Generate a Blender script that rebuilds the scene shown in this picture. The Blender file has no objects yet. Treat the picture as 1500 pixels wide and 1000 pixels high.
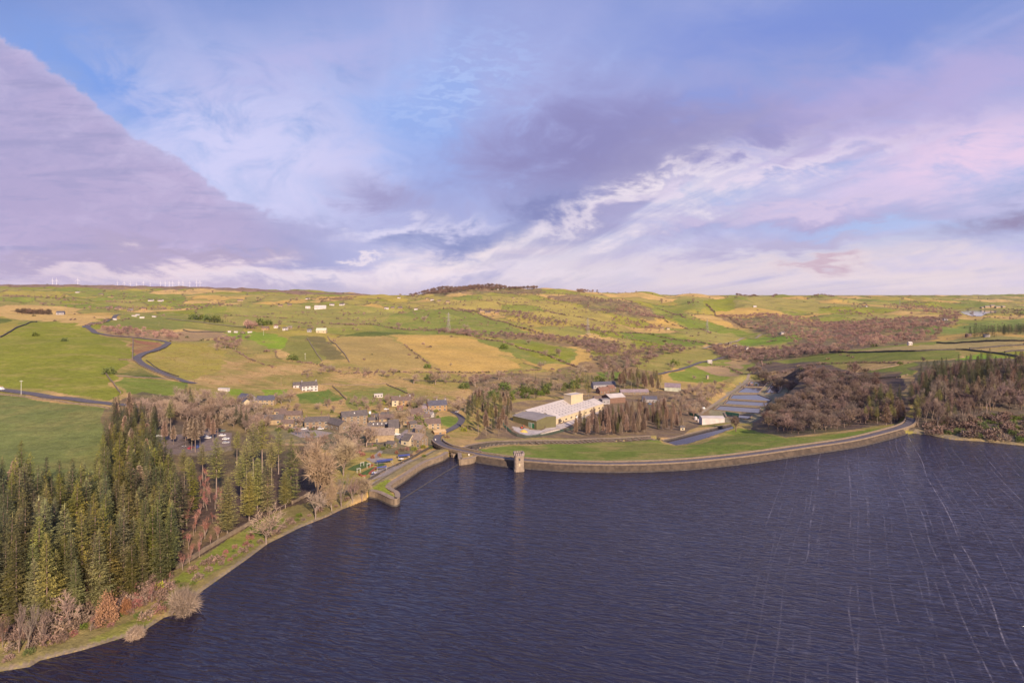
import bpy, math, random
import numpy as np
from mathutils import Vector
R = math.radians
random.seed(7); rng = np.random.default_rng(7)
S = bpy.context.scene
COL = S.collection
# ---------------------------------------------------------------- camera
HC, FP, CX, HY = 100.0, 850.0, 750.0, 432.0        # drone height over the water, focal length in photo pixels, horizon row
cam = bpy.data.cameras.new('camera'); camo = bpy.data.objects.new('camera', cam); COL.objects.link(camo)
camo.location = (0, 0, HC); camo.rotation_euler = (R(90), 0, 0)
cam.sensor_width = 36; cam.lens = FP/1500*36; cam.shift_y = -(500-HY)/1500
cam.clip_start = 1; cam.clip_end = 200000
S.camera = camo
S.view_settings.view_transform = 'Standard'; S.view_settings.look = 'None'
EXPO = 0.80
S.view_settings.exposure = EXPO; S.view_settings.gamma = 1
# ---------------------------------------------------------------- node helpers
class NT:
    def __init__(s, nt): s.t = nt
    def n(s, typ, **kw):
        o = s.t.nodes.new(typ)
        for k, v in kw.items(): setattr(o, k, v)
        return o
    def put(s, sock, v):
        if isinstance(v, bpy.types.NodeSocket): s.t.links.new(v, sock)
        elif isinstance(v, (tuple, list)) and sock.type == 'RGBA' and len(v) == 3: sock.default_value = (*v, 1)
        else: sock.default_value = v
    def m(s, op, a, b=0.0, c=0.0, clamp=False):
        o = s.n('ShaderNodeMath', operation=op, use_clamp=clamp)
        for i, v in enumerate((a, b, c)): s.put(o.inputs[i], v)
        return o.outputs[0]
    def mix(s, f, a, b, mode='MIX'):
        o = s.n('ShaderNodeMix', data_type='RGBA', blend_type=mode)
        s.put(o.inputs[0], f); s.put(o.inputs[6], a); s.put(o.inputs[7], b)
        return o.outputs[2]
    def ss(s, v, lo, hi, a=0.0, b=1.0):
        o = s.n('ShaderNodeMapRange', interpolation_type='SMOOTHSTEP')
        for i, x in enumerate((v, lo, hi, a, b)): s.put(o.inputs[i], x)
        return o.outputs[0]
    def lin(s, v, lo, hi, a=0.0, b=1.0):
        o = s.n('ShaderNodeMapRange')
        for i, x in enumerate((v, lo, hi, a, b)): s.put(o.inputs[i], x)
        return o.outputs[0]
    def xyz(s, x, y, z):
        o = s.n('ShaderNodeCombineXYZ')
        for i, v in enumerate((x, y, z)): s.put(o.inputs[i], v)
        return o.outputs[0]
    def noise(s, vec, scale=1.0, det=4.0, rough=0.55, dist=0.0):
        o = s.n('ShaderNodeTexNoise')
        if vec is not None: s.put(o.inputs['Vector'], vec)
        for k, v in (('Scale', scale), ('Detail', det), ('Roughness', rough), ('Distortion', dist)): o.inputs[k].default_value = v
        return o.outputs[0]
    def ramp(s, v, stops):
        o = s.n('ShaderNodeValToRGB'); cr = o.color_ramp
        while len(cr.elements) < len(stops): cr.elements.new(0.5)
        for e, (p, c) in zip(cr.elements, stops): e.position = p; e.color = (*c, 1)
        s.put(o.inputs[0], v)
        return o.outputs[0]
# ---------------------------------------------------------------- sky
SUN_EL, SUN_AZ = R(27), R(154)        # azimuth clockwise from +Y: low, right behind the drone
W = bpy.data.worlds.new('World'); S.world = W; W.use_nodes = True
W.node_tree.nodes.clear(); k = NT(W.node_tree)
SKY_K = 0.1
def build_sky():
    out = k.n('ShaderNodeOutputWorld'); bg = k.n('ShaderNodeBackground'); bg.inputs[1].default_value = SKY_K
    k.t.links.new(bg.outputs[0], out.inputs[0])
    sky = k.n('ShaderNodeTexSky', sky_type='NISHITA', sun_disc=False, sun_elevation=SUN_EL, sun_rotation=SUN_AZ)
    tc = k.n('ShaderNodeTexCoord'); sp = k.n('ShaderNodeSeparateXYZ'); k.t.links.new(tc.outputs['Generated'], sp.inputs[0])
    x, y, z = sp.outputs
    yy = k.m('MAXIMUM', y, 0.2)
    a = k.m('MULTIPLY', k.m('DIVIDE', x, yy), 8.5); b = k.m('MULTIPLY', k.m('DIVIDE', z, yy), 8.5)
    # cloud deck coordinates: a flat layer seen in perspective
    zz = k.m('ADD', k.m('MAXIMUM', z, 0.0), 0.10)
    u = k.m('DIVIDE', x, zz); v = k.m('DIVIDE', y, zz)
    ca, sa = math.cos(R(12)), math.sin(R(12))
    ur = k.m('ADD', k.m('MULTIPLY', u, ca), k.m('MULTIPLY', v, sa)); vr = k.m('SUBTRACT', k.m('MULTIPLY', v, ca), k.m('MULTIPLY', u, sa))
    st1 = k.noise(k.xyz(k.m('MULTIPLY', ur, 1.25), k.m('MULTIPLY', vr, 0.15), 3.1), 1.0, 6, 0.58, 0.12)
    st2 = k.noise(k.xyz(k.m('MULTIPLY', ur, 0.55), k.m('MULTIPLY', vr, 0.17), 9.7), 1.0, 5, 0.55, 0.15)
    fine = k.noise(k.xyz(k.m('MULTIPLY', a, .55), k.m('MULTIPLY', b, 1.5), 1.7), 1.4, 8, 0.62, 0.4)
    puff = k.noise(k.xyz(a, b, 0.3), 2.2, 8, 0.6, 0.2)
    puff2 = k.noise(k.xyz(a, k.m('MULTIPLY', b, 1.6), 6.3), 1.0, 8, 0.62, 0.6)
    mic = k.noise(k.xyz(k.m('MULTIPLY', a, .7), k.m('MULTIPLY', b, 1.8), 4.4), 5.0, 6, 0.6, 0.8)
    lowb = k.noise(k.xyz(k.m('MULTIPLY', a, .35), k.m('MULTIPLY', b, 3.2), 2.2), 1.5, 6, 0.6, 0.3)
    def wob(n, amt): return k.m('MULTIPLY', k.m('SUBTRACT', n, 0.5), amt)
    aw = k.m('ADD', a, k.m('ADD', wob(puff2, 3.0), wob(st2, 2.2)))
    bw = k.m('ADD', b, k.m('ADD', wob(fine, 1.1), wob(st1, 0.9)))
    bk = k.m('MULTIPLY', b, 0.2)
    base = k.ramp(bk, [(0.0, (.76, .68, .77)), (0.06, (.70, .64, .78)), (0.22, (.45, .52, .82)), (0.5, (.27, .42, .80)), (0.9, (.18, .29, .68))])
    nm = k.mix(1.0, sky.outputs[0], (.09, .09, .09), 'MULTIPLY')
    c = k.mix(0.15, base, nm)
    def blob(px, py, rx, ry, rot, warp=1.0):
        ca, sa = math.cos(R(rot)), math.sin(R(rot))
        A, B = (aw, bw) if warp else (a, b)
        da = k.m('SUBTRACT', A, (px-CX)/100); db = k.m('SUBTRACT', B, (HY-py)/100)
        p = k.m('ADD', k.m('MULTIPLY', da, ca*100/rx), k.m('MULTIPLY', db, sa*100/rx))
        q = k.m('ADD', k.m('MULTIPLY', da, -sa*100/ry), k.m('MULTIPLY', db, ca*100/ry))
        r2 = k.m('ADD', k.m('MULTIPLY', p, p), k.m('MULTIPLY', q, q))
        return k.m('EXPONENT', k.m('MULTIPLY', r2, -1.0))
    def lay(c, px, py, rx, ry, rot, col, st, tex=None, lo=.3, hi=.7):
        f = k.m('MULTIPLY', blob(px, py, rx, ry, rot), st)
        if tex is not None: f = k.m('MULTIPLY', f, k.ss(tex, lo, hi))
        return k.mix(f, c, col)
    # thin high veil, drawn out in streaks
    veil = k.m('MULTIPLY', k.ss(st2, .36, .66), k.ss(b, 5.5, 1.0, .45, .85))
    c = k.mix(veil, c, (.50, .49, .79))
    c = k.mix(k.m('MULTIPLY', k.ss(st1, .46, .72), .55), c, (.66, .60, .85))
    c = k.mix(k.m('MULTIPLY', k.ss(st1, .50, .36), k.ss(b, 3.6, .6, .0, .5)), c, (.34, .36, .66))
    c = lay(c, 330, 215, 260, 130, 0, (.66, .64, .90), .85, puff2, .25, .55)
    c = lay(c, 440, 90, 200, 60, 10, (.50, .48, .78), .7, fine)
    c = lay(c, 520, 250, 120, 60, -15, (.70, .64, .87), .7, fine, .3, .6)
    c = lay(c, 650, 190, 120, 120, 20, (.24, .42, .84), .75)
    c = lay(c, 700, 130, 110, 60, 20, (.42, .54, .88), .7, mic, .45, .6)
    c = lay(c, 110, 110, 110, 45, -35, (.18, .34, .78), .85)
    c = lay(c, 1170, 45, 230, 55, 5, (.19, .28, .68), .85)
    c = lay(c, 1150, 170, 330, 60, 8, (.40, .36, .68), .75)
    c = lay(c, 880, 215, 160, 75, 15, (.26, .255, .53), .95, puff2, .2, .5)
    c = lay(c, 1010, 200, 120, 30, 10, (.30, .285, .56), .7, fine, .3, .6)
    c = lay(c, 900, 232, 200, 55, 12, (.29, .275, .51), .62)
    c = lay(c, 1180, 180, 200, 28, 10, (.38, .34, .58), .6, fine, .28, .55)
    c = lay(c, 1050, 150, 60, 25, 0, (.24, .33, .72), .7)
    c = lay(c, 1080, 322, 330, 30, 5, (.38, .35, .60), .85, fine, .25, .6)
    c = lay(c, 1420, 215, 260, 50, 10, (.82, .62, .80), .95, fine, .25, .55)
    c = lay(c, 1150, 232, 220, 20, 12, (.66, .54, .78), .7, fine, .3, .6)
    c = lay(c, 1400, 120, 200, 50, 12, (.52, .44, .72), .7)
    c = lay(c, 840, 335, 290, 26, 17, (.93, .82, .85), .95, st1, .40, .58)
    c = lay(c, 900, 290, 340, 60, 18, (.37, .35, .57), .75, st1, .50, .40)
    c = lay(c, 1250, 270, 300, 60, 10, (.45, .39, .60), .6, st1, .50, .38)
    c = lay(c, 690, 385, 130, 20, 20, (.92, .80, .82), .9, st1, .36, .56)
    c = lay(c, 900, 300, 200, 12, 22, (.92, .82, .87), .9, fine, .32, .52)
    c = lay(c, 1080, 262, 220, 9, 14, (.78, .68, .82), .85, fine, .3, .5)
    c = lay(c, 1000, 365, 230, 22, 8, (.50, .46, .70), .7, fine, .3, .6)
    c = lay(c, 1170, 292, 160, 9, 9, (.68, .57, .76), .8, fine, .3, .5)
    c = lay(c, 790, 310, 95, 22, 10, (.25, .27, .53), .95, puff2, .2, .4)
    c = lay(c, 660, 348, 75, 24, 0, (.27, .31, .57), .95, fine, .2, .42)
    c = lay(c, 570, 285, 75, 26, -8, (.36, .34, .58), .9, fine, .2, .45)
    c = lay(c, 480, 330, 90, 16, -6, (.36, .36, .60), .7, fine, .25, .5)
    c = lay(c, 1250, 330, 170, 12, 0, (.40, .54, .86), .7)
    c = lay(c, 1250, 396, 480, 26, 0, (.84, .71, .73), .8)
    c = lay(c, 1180, 352, 260, 12, 3, (.50, .45, .64), .7, fine, .3, .55)
    c = lay(c, 1480, 312, 80, 26, 15, (.33, .28, .46), .95, puff2, .25, .5)
    # the broad bank with a sharp slanting edge
    cr = k.n('ShaderNodeFloatCurve'); cu = cr.mapping.curves[0]
    pts = [(-300, 0), (0, 52), (60, 84), (170, 172), (270, 238), (340, 286), (410, 316), (500, 338), (560, 352), (640, 380), (760, 432)]
    P = [((p+300)/1060, (HY-q)/500) for p, q in pts]
    while len(cu.points) < len(P): cu.points.new(.5, .5)
    for cp, (p, q) in zip(cu.points, P): cp.location = (p, q)
    cr.mapping.update()
    k.put(cr.inputs['Value'], k.lin(a, (-300-CX)/100, (760-CX)/100))
    edge = k.m('MULTIPLY', cr.outputs[0], 5.0)
    d = k.m('ADD', k.m('SUBTRACT', edge, b), k.m('ADD', wob(puff, .46), wob(mic, .22)))
    msk = k.ss(d, -.02, .10)
    msk = k.m('MULTIPLY', msk, k.ss(a, -1.4, -3.2))
    cl = k.mix(k.ss(b, .2, 3.2), (.49, .405, .62), (.42, .385, .63))
    cl = k.mix(k.m('MULTIPLY', k.ss(fine, .38, .68), .55), cl, (.55, .455, .68))
    cl = k.mix(k.m('MULTIPLY', k.ss(lowb, .48, .66), .7), cl, (.36, .34, .57))
    cl = k.mix(k.m('MULTIPLY', k.ss(puff2, .50, .68), .45), cl, (.60, .52, .74))
    cl = k.mix(k.m('MULTIPLY', k.ss(mic, .50, .66), .28), cl, (.37, .35, .58))
    cl = k.mix(k.m('MULTIPLY', k.ss(a, -4.5, -2.2), .85), cl, (.33, .38, .65))
    cl = k.mix(k.m('MULTIPLY', k.ss(d, .35, 0.0), .35), cl, (.60, .56, .80))
    c = k.mix(k.m('MULTIPLY', msk, .93), c, cl)
    def lay2(c, px, py, rx, ry, rot, col, st, tex, lo, hi):
        return lay(c, px, py, rx, ry, rot, col, st, tex, lo, hi)
    c = lay(c, 250, 395, 420, 15, 1, (.88, .72, .77), .85, lowb, .36, .56)
    c = lay(c, 275, 371, 120, 9, -2, (.48, .40, .57), .9)
    c = lay(c, 90, 383, 170, 11, 2, (.46, .39, .58), .85)
    c = lay(c, 600, 332, 70, 10, 8, (.72, .68, .86), .85, fine, .3, .5)
    c = lay(c, 545, 375, 30, 4, 0, (.84, .74, .82), .9)
    c = lay(c, 1190, 385, 55, 9, 3, (.62, .46, .56), .9)
    c = lay(c, 500, 405, 330, 9, 0, (.88, .77, .84), .8)
    c = lay(c, 330, 416, 500, 6, 0, (.66, .60, .76), .6, lowb, .4, .6)
    haze_band = k.ss(b, .35, -.02)
    c = k.mix(k.m('MULTIPLY', haze_band, .6), c, k.mix(k.ss(a, -6, 7), (.70, .58, .70), (.92, .78, .76)))
    gm_ = k.n('ShaderNodeGamma'); k.put(gm_.inputs[0], c); gm_.inputs[1].default_value = 1.13; hs_ = k.n('ShaderNodeHueSaturation'); hs_.inputs['Saturation'].default_value = .92; k.put(hs_.inputs['Color'], gm_.outputs[0]); c = hs_.outputs[0]
    g = 1.07/(SKY_K*2**EXPO)
    k.put(bg.inputs[0], k.mix(1.0, c, (g, g, g), 'MULTIPLY'))
build_sky()
sl = bpy.data.lights.new('sun', 'SUN'); sl.energy = 4.2; sl.angle = R(1.2); sl.color = (1, .80, .60)
so = bpy.data.objects.new('sun', sl); COL.objects.link(so)
sd = Vector((math.sin(SUN_AZ)*math.cos(SUN_EL), math.cos(SUN_AZ)*math.cos(SUN_EL), math.sin(SUN_EL)))
so.rotation_euler = sd.to_track_quat('Z', 'Y').to_euler()
# ---------------------------------------------------------------- small helpers
def tag(o, label=None, cat=None, group=None, kind=None):
    if label: o['label'] = label
    if cat: o['category'] = cat
    if group: o['group'] = group
    if kind: o['kind'] = kind
    return o
def thing(name, label, cat, loc=(0, 0, 0), rz=0, group=None):
    o = bpy.data.objects.new(name, None); COL.objects.link(o); o.empty_display_size = .5
    o.location = loc; o.rotation_euler = (0, 0, rz)
    return tag(o, label, cat, group)
def link(name, me, parent=None):
    o = bpy.data.objects.new(name, me); COL.objects.link(o)
    if parent is not None: o.parent = parent
    return o
def np_mesh(name, V, T, mats, smooth=False, col=None):
    V = np.asarray(V, np.float32); T = np.asarray(T, np.int32); n, w = T.shape
    me = bpy.data.meshes.new(name)
    me.vertices.add(len(V)); me.vertices.foreach_set('co', V.ravel())
    me.loops.add(n*w); me.loops.foreach_set('vertex_index', T.ravel())
    me.polygons.add(n); me.polygons.foreach_set('loop_start', np.arange(0, n*w, w, dtype=np.int32)); me.polygons.foreach_set('loop_total', np.full(n, w, np.int32))
    if smooth: me.polygons.foreach_set('use_smooth', np.ones(n, bool))
    if col is not None:
        at = me.color_attributes.new('Col', 'FLOAT_COLOR', 'POINT'); at.data.foreach_set('color', np.asarray(col, np.float32).ravel())
    for m in (mats if isinstance(mats, (list, tuple)) else [mats]): me.materials.append(m)
    me.update(calc_edges=True); me.validate()
    return me
class MB:
    def __init__(s): s.v = []; s.f = []; s.mi = []
    def face(s, pts, mi=0):
        b = len(s.v); s.v += [tuple(p) for p in pts]; s.f.append(tuple(range(b, b+len(pts)))); s.mi.append(mi)
    def hexa(s, p, mi=0):      # p: 4 bottom then 4 top, counter clockwise from above
        b = len(s.v); s.v += [tuple(q) for q in p]
        for f in ((3, 2, 1, 0), (4, 5, 6, 7), (0, 1, 5, 4), (1, 2, 6, 5), (2, 3, 7, 6), (3, 0, 4, 7)): s.f.append(tuple(b+i for i in f)); s.mi.append(mi)
        return s
    def box(s, x0, x1, y0, y1, z0, z1, mi=0):
        return s.hexa([(x0, y0, z0), (x1, y0, z0), (x1, y1, z0), (x0, y1, z0), (x0, y0, z1), (x1, y0, z1), (x1, y1, z1), (x0, y1, z1)], mi)
    def bar(s, p, q, r, r2=None, n=4, mi=0):
        p = Vector(p); q = Vector(q); d = (q-p).normalized(); r2 = r if r2 is None else r2
        e = d.cross(Vector((0, 0, 1)));
        if e.length < 1e-3: e = d.cross(Vector((1, 0, 0)))
        e.normalize(); g = d.cross(e); b = len(s.v)
        for c, rr in ((p, r), (q, r2)):
            for i in range(n): t = 2*math.pi*i/n+.4; s.v.append(tuple(c+(e*math.cos(t)+g*math.sin(t))*rr))
        for i in range(n): j = (i+1) % n; s.f.append((b+i, b+j, b+n+j, b+n+i)); s.mi.append(mi)
        s.f.append(tuple(b+n+i for i in range(n))); s.mi.append(mi); s.f.append(tuple(b+n-1-i for i in range(n))); s.mi.append(mi)
        return s
    def prism(s, poly, z0, z1, mi=0):
        n = len(poly); b = len(s.v)
        s.v += [(p[0], p[1], z0) for p in poly]+[(p[0], p[1], z1) for p in poly]
        s.f.append(tuple(b+n+i for i in range(n))); s.mi.append(mi)
        for i in range(n): j = (i+1) % n; s.f.append((b+i, b+j, b+n+j, b+n+i)); s.mi.append(mi)
        return s
    def build(s, name, mats, parent=None, smooth=False):
        me = bpy.data.meshes.new(name); me.from_pydata(s.v, [], s.f)
        mats = mats if isinstance(mats, (list, tuple)) else [mats]
        for m in mats: me.materials.append(m)
        if len(mats) > 1: me.polygons.foreach_set('material_index', s.mi)
        if smooth: me.polygons.foreach_set('use_smooth', [True]*len(s.f))
        me.update()
        return link(name, me, parent)
MATS = {}
def mat(name, c1, c2=None, rough=.85, scale=1.0, rnd=0.0, island=0.0, metal=0.0, bump=0.0, spec=.3, attr=False, sub=0.0):
    """two-tone noise material, optional per-object / per-piece variation"""
    if name in MATS: return MATS[name]
    m = bpy.data.materials.new(name); m.use_nodes = True; q = NT(m.node_tree); p = m.node_tree.nodes['Principled BSDF']
    p.inputs['Roughness'].default_value = rough; p.inputs['Metallic'].default_value = metal; p.inputs['Specular IOR Level'].default_value = spec
    tc = q.n('ShaderNodeTexCoord'); n1 = q.noise(tc.outputs['Object'], scale, 5, .6)
    c2 = c2 or tuple(x*.72 for x in c1)
    f = q.ss(n1, .33, .67)
    c = q.mix(f, c1, c2)
    if attr:
        at = q.n('ShaderNodeVertexColor', layer_name='Col'); c = q.mix(1.0, c, at.outputs[0], 'MULTIPLY')
    if rnd or island:
        hs = q.n('ShaderNodeHueSaturation')
        val = 1.0
        if rnd:
            oi = q.n('ShaderNodeObjectInfo'); val = q.lin(oi.outputs['Random'], 0, 1, 1-rnd, 1+rnd)
            q.put(hs.inputs['Hue'], q.lin(q.m('FRACT', q.m('MULTIPLY', oi.outputs['Random'], 7.31)), 0, 1, .5-.05*rnd*2, .5+.012*rnd*2))
            q.put(hs.inputs['Saturation'], q.lin(q.m('FRACT', q.m('MULTIPLY', oi.outputs['Random'], 13.7)), 0, 1, 1-.6*rnd, 1+.3*rnd))
        if island:
            ge = q.n('ShaderNodeNewGeometry'); vi = q.lin(ge.outputs['Random Per Island'], 0, 1, 1-island, 1+island)
            val = q.m('MULTIPLY', val, vi)
        q.put(hs.inputs['Value'], val); q.put(hs.inputs['Color'], c); c = hs.outputs[0]
    q.put(p.inputs['Base Color'], c)
    if bump:
        bn = q.n('ShaderNodeBump'); bn.inputs['Strength'].default_value = bump; bn.inputs['Distance'].default_value = .15
        q.put(bn.inputs['Height'], q.noise(tc.outputs['Object'], scale*4, 5, .6)); q.put(p.inputs['Normal'], bn.outputs[0])
    MATS[name] = m
    return m
# ---------------------------------------------------------------- ground shape
def UX(px): return (np.asarray(px, float)-CX)/FP
def PT(px, py, z=0.0):
    Y = (HC-z)*FP/(py-HY); return (float(UX(px))*Y, Y)
ANCH = {
 -320: [(975, 160), (650, 330), (572, 450), (500, 700), (478, 850), (460, 1100), (446, 1800), (436, 3000), (419, 5600)],
 0: [(975, 156), (740, 240), (650, 330), (572, 450), (500, 700), (478, 850), (460, 1100), (445, 1800), (435, 3000), (418, 5500)],
 150: [(945, 166), (680, 305), (590, 420), (550, 520), (482, 850), (466, 1100), (446, 2000), (435, 3200), (418, 5500)],
 300: [(860, 199), (655, 368), (575, 500), (545, 620), (500, 880), (470, 1200), (451, 1900), (436, 3300), (421, 5500)],
 450: [(760, 259), (690, 328), (620, 440), (565, 600), (530, 760), (485, 1050), (465, 1300), (450, 1700), (440, 2600), (432, 4500), (425, 5600)],
 600: [(715, 295), (670, 350), (640, 400), (596, 520), (570, 630), (545, 740), (500, 1000), (470, 1350), (450, 1800), (438, 2500), (432, 3100)],
 645: [(700, 310), (662, 362), (640, 405), (598, 530), (570, 645), (543, 765), (500, 1030), (470, 1380), (451, 1800), (437, 2350), (428, 2650), (424.5, 2820)],
 690: [(680, 335), (655, 395), (635, 440), (598, 545), (570, 660), (541, 795), (500, 1065), (470, 1410), (452, 1780), (438, 2280), (427, 2620), (420, 2860)],
 790: [(673, 340), (647, 430), (633, 480), (600, 570), (570, 690), (540, 835), (500, 1140), (471, 1460), (456, 1770), (441, 2220), (429, 2620), (420, 2880)],
 835: [(676, 336), (646, 438), (632, 500), (600, 580), (570, 705), (540, 855), (500, 1190), (474, 1470), (457, 1800), (443, 2230), (431, 2660), (426.5, 3000)],
 750: [(672, 342), (648, 425), (635, 469), (600, 560), (570, 680), (540, 820), (500, 1100), (470, 1450), (455, 1750), (440, 2200), (428, 2600), (419, 2900)],
 900: [(680, 332), (645, 447), (600, 597), (570, 720), (540, 880), (500, 1250), (480, 1500), (460, 1850), (445, 2250), (435, 2700), (428, 3100)],
 1050: [(670, 347), (640, 474), (610, 585), (558, 830), (545, 950), (520, 1150), (500, 1400), (480, 1750), (460, 2200), (445, 2800), (436, 3300), (432, 3700)],
 1200: [(652, 374), (625, 476), (600, 545), (560, 665), (530, 850), (515, 1000), (500, 1300), (480, 1800), (460, 2600), (445, 3300), (437, 4200), (432.5, 4700)],
 1350: [(640, 409), (620, 440), (540, 620), (520, 750), (500, 1000), (490, 1200), (470, 1900), (455, 2900), (445, 4000), (437, 5500), (433, 7000)],
 1500: [(655, 381), (640, 402), (560, 520), (525, 640), (500, 850), (480, 1400), (462, 2500), (455.5, 3300), (447, 4500), (439, 6500), (431, 8000)],
 1821: [(700, 317), (640, 402), (560, 520), (520, 680), (500, 850), (478, 1500), (460, 2600), (445, 4500), (438, 6500), (430, 8000)],
}
YG = np.concatenate([np.geomspace(100, 9000, 780), np.geomspace(9000, 60000, 22)[1:]])
PXG = np.arange(-320, 1821.1, 2.2); UG = UX(PXG); NU, NY = len(PXG), len(YG)
def blur(A, sig, ax):
    r = int(sig*3); w = np.exp(-.5*(np.arange(-r, r+1)/sig)**2); w /= w.sum()
    pad = [(0, 0)]*A.ndim; pad[ax] = (r, r); P = np.pad(A, pad, mode='edge'); out = np.zeros_like(A)
    for i, ww in enumerate(w):
        sl_ = [slice(None)]*A.ndim; sl_[ax] = slice(i, i+A.shape[ax]); out += ww*P[tuple(sl_)]
    return out
ks = sorted(ANCH); tabs = []
for px in ks:
    an = [(Y, HC-(py-HY)*Y/FP) for py, Y in ANCH[px]]
    yt, zt = an[-1]; an += [(yt*1.35, min(zt-35, 85)), (13000, 76), (30000, 82), (60000, 88)]
    tabs.append(np.interp(np.log(YG), np.log([q[0] for q in an]), [q[1] for q in an]))
tabs = blur(np.array(tabs), 5, 1)
ZG = np.empty((NU, NY))
for j in range(NY): ZG[:, j] = np.interp(PXG, ks, tabs[:, j])
ZG = blur(ZG, 9, 0)
XX = UG[:, None]*YG[None, :]; YY = np.broadcast_to(YG[None, :], XX.shape)
def sinoise(x, y, wl, seed, n=7):
    g = np.random.default_rng(seed); o = 0
    for _ in range(n):
        t = g.uniform(0, 2*math.pi); f = 2*math.pi/(wl*g.uniform(.6, 1.6)); o = o+np.sin((x*math.cos(t)+y*math.sin(t))*f+g.uniform(0, 6.28))
    return o/math.sqrt(n)
amp = np.clip((YY-480)/1300, 0, 1)*np.clip((11000-YY)/3000, 0, 1)
ZG = ZG+amp*(7.5*sinoise(XX, YY, 330, 1)+3.0*sinoise(XX, YY, 125, 2))+np.clip((YY-2500)/3000, 0, 1)*np.clip((10000-YY)/2500, 0, 1)*7*sinoise(XX, YY, 1500, 3)
ZG += .25*sinoise(XX, YY, 28, 4)*np.clip((YY-100)/200, 0, 1)
def inpoly(x, y, poly):
    r = np.zeros(np.shape(x), bool); n = len(poly)
    for i in range(n):
        x1, y1 = poly[i]; x2, y2 = poly[(i+1) % n]
        if y1 == y2: continue
        c = ((y1 > y) != (y2 > y)) & (x < (x2-x1)*(y-y1)/(y2-y1)+x1); r ^= c
    return r
def pdist(x, y, line):
    d = np.full(np.shape(x), 1e9)
    for (x1, y1), (x2, y2) in zip(line[:-1], line[1:]):
        dx, dy = x2-x1, y2-y1; t = np.clip(((x-x1)*dx+(y-y1)*dy)/(dx*dx+dy*dy+1e-9), 0, 1)
        d = np.minimum(d, (x-x1-t*dx)**2+(y-y1-t*dy)**2)
    return np.sqrt(d)
def smooth(line, n=4):        # Catmull-Rom through 2-D or 3-D points
    P = np.array(line, float); P = np.vstack([2*P[0]-P[1], P, 2*P[-1]-P[-2]]); o = []
    for i in range(1, len(P)-2):
        for t in np.arange(n)/n:
            o.append(.5*((2*P[i])+(P[i+1]-P[i-1])*t+(2*P[i-1]-5*P[i]+4*P[i+1]-P[i+2])*t*t+(3*P[i]-P[i-1]-3*P[i+1]+P[i+2])*t**3))
    o.append(P[-2]); return [tuple(q) for q in o]
def offs(line, d):            # offset of a plan polyline, + = to its left
    P = np.array(line, float)[:, :2]; T = np.gradient(P, axis=0); T /= np.linalg.norm(T, axis=1)[:, None]+1e-9
    return [tuple(q) for q in P+np.stack([-T[:, 1], T[:, 0]], 1)*d]
SH_L = [PT(*p) for p in [(-320, 1010), (-120, 990), (0, 983), (44, 976), (58, 967), (120, 952), (172, 936), (186, 932), (210, 924), (240, 904), (262, 898), (292, 868), (360, 820), (392, 796), (412, 786), (440, 772), (480, 756), (500, 746), (533, 732)]]
SPIT = [PT(*p) for p in [(540, 729), (553, 731.5), (569.6, 739.5), (576.6, 741.5), (582, 741), (585.5, 737.5), (584, 731), (577, 727), (571, 723)]]
CURV = [PT(*p) for p in [(571, 723), (573, 719.5), (578, 715.5), (592, 706.5), (606, 696.5), (620, 687), (634, 681), (648, 676), (657, 670)]]
ISLE = [PT(*p) for p in [(671, 671), (672, 679.5), (676, 681), (690, 679), (699, 675.5)]]
CREST_PX = [(640, 645), (645, 650), (655, 655), (664, 657.5), (680, 661), (700, 665), (736, 670.5), (772, 674), (820, 677.3), (870, 678.8), (900, 679), (950, 678), (1000, 675.5), (1050, 671), (1100, 665.2), (1180, 654), (1244, 644.5), (1287, 634.5), (1319, 625.5), (1332, 619), (1334, 611), (1329, 604)]
CZ = 3.2
DROAD = [PT(p, q, CZ) for p, q in CREST_PX]
DAMC = smooth(DROAD[4:19], 5)                     # crest line of the dam itself
DFRONT = offs(DAMC, -4.6)                         # top of the stone face
DWATER = offs(DAMC, -6.2)
SH_R = [PT(*p) for p in [(1338, 634.5), (1363, 637), (1393, 643.5), (1436, 646), (1500, 652.5), (1600, 664), (1821, 700)]]
i0 = next(i for i, q in enumerate(DWATER) if q[0] > ISLE[-1][0]+1)
DW = [q for q in DWATER[i0:] if q[0] < SH_R[0][0]-3]
LAKE = SH_L+SPIT[:-1]+CURV+[PT(660, 664), PT(663, 656), PT(690, 653.5), PT(690, 656.5), PT(677, 660)]+ISLE+DW+SH_R+[(420, 40), (-400, 40), (-330, 90)]
def grow(poly, d):
    a = sum(p[0]*q[1]-q[0]*p[1] for p, q in zip(poly, poly[1:]+poly[:1])); sg = -1 if a > 0 else 1; n = len(poly); o = []
    for i in range(n):
        tx, ty = poly[(i+1) % n][0]-poly[i-1][0], poly[(i+1) % n][1]-poly[i-1][1]; l = math.hypot(tx, ty)+1e-9
        o.append((poly[i][0]-ty/l*d*sg, poly[i][1]+tx/l*d*sg))
    return o
near = YG < 960; nj = int(near.sum()); xn, yn = XX[:, :nj], YY[:, :nj]
ins = inpoly(xn, yn, LAKE)
dn = np.minimum(pdist(xn, yn, SH_L), pdist(xn, yn, SH_R)); dwall = np.minimum(pdist(xn, yn, SPIT+CURV[1:]), pdist(xn, yn, ISLE)); dall = np.minimum(np.minimum(dn, dwall), pdist(xn, yn, DW))
Z = ZG[:, :nj].copy()
def sstep(v, a, b): t = np.clip((v-a)/(b-a), 0, 1); return t*t*(3-2*t)
side = pdist(xn, yn, DAMC)
wd = 1-sstep(side, 10, 105)
endt = 1-sstep(np.maximum(DAMC[0][0]-25-xn, xn-DAMC[-1][0]-10), 0, 25)
Z = Z*(1-wd*endt)+wd*endt*(CZ-.15-np.clip(side-5.5, 0, 200)*.135)
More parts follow.
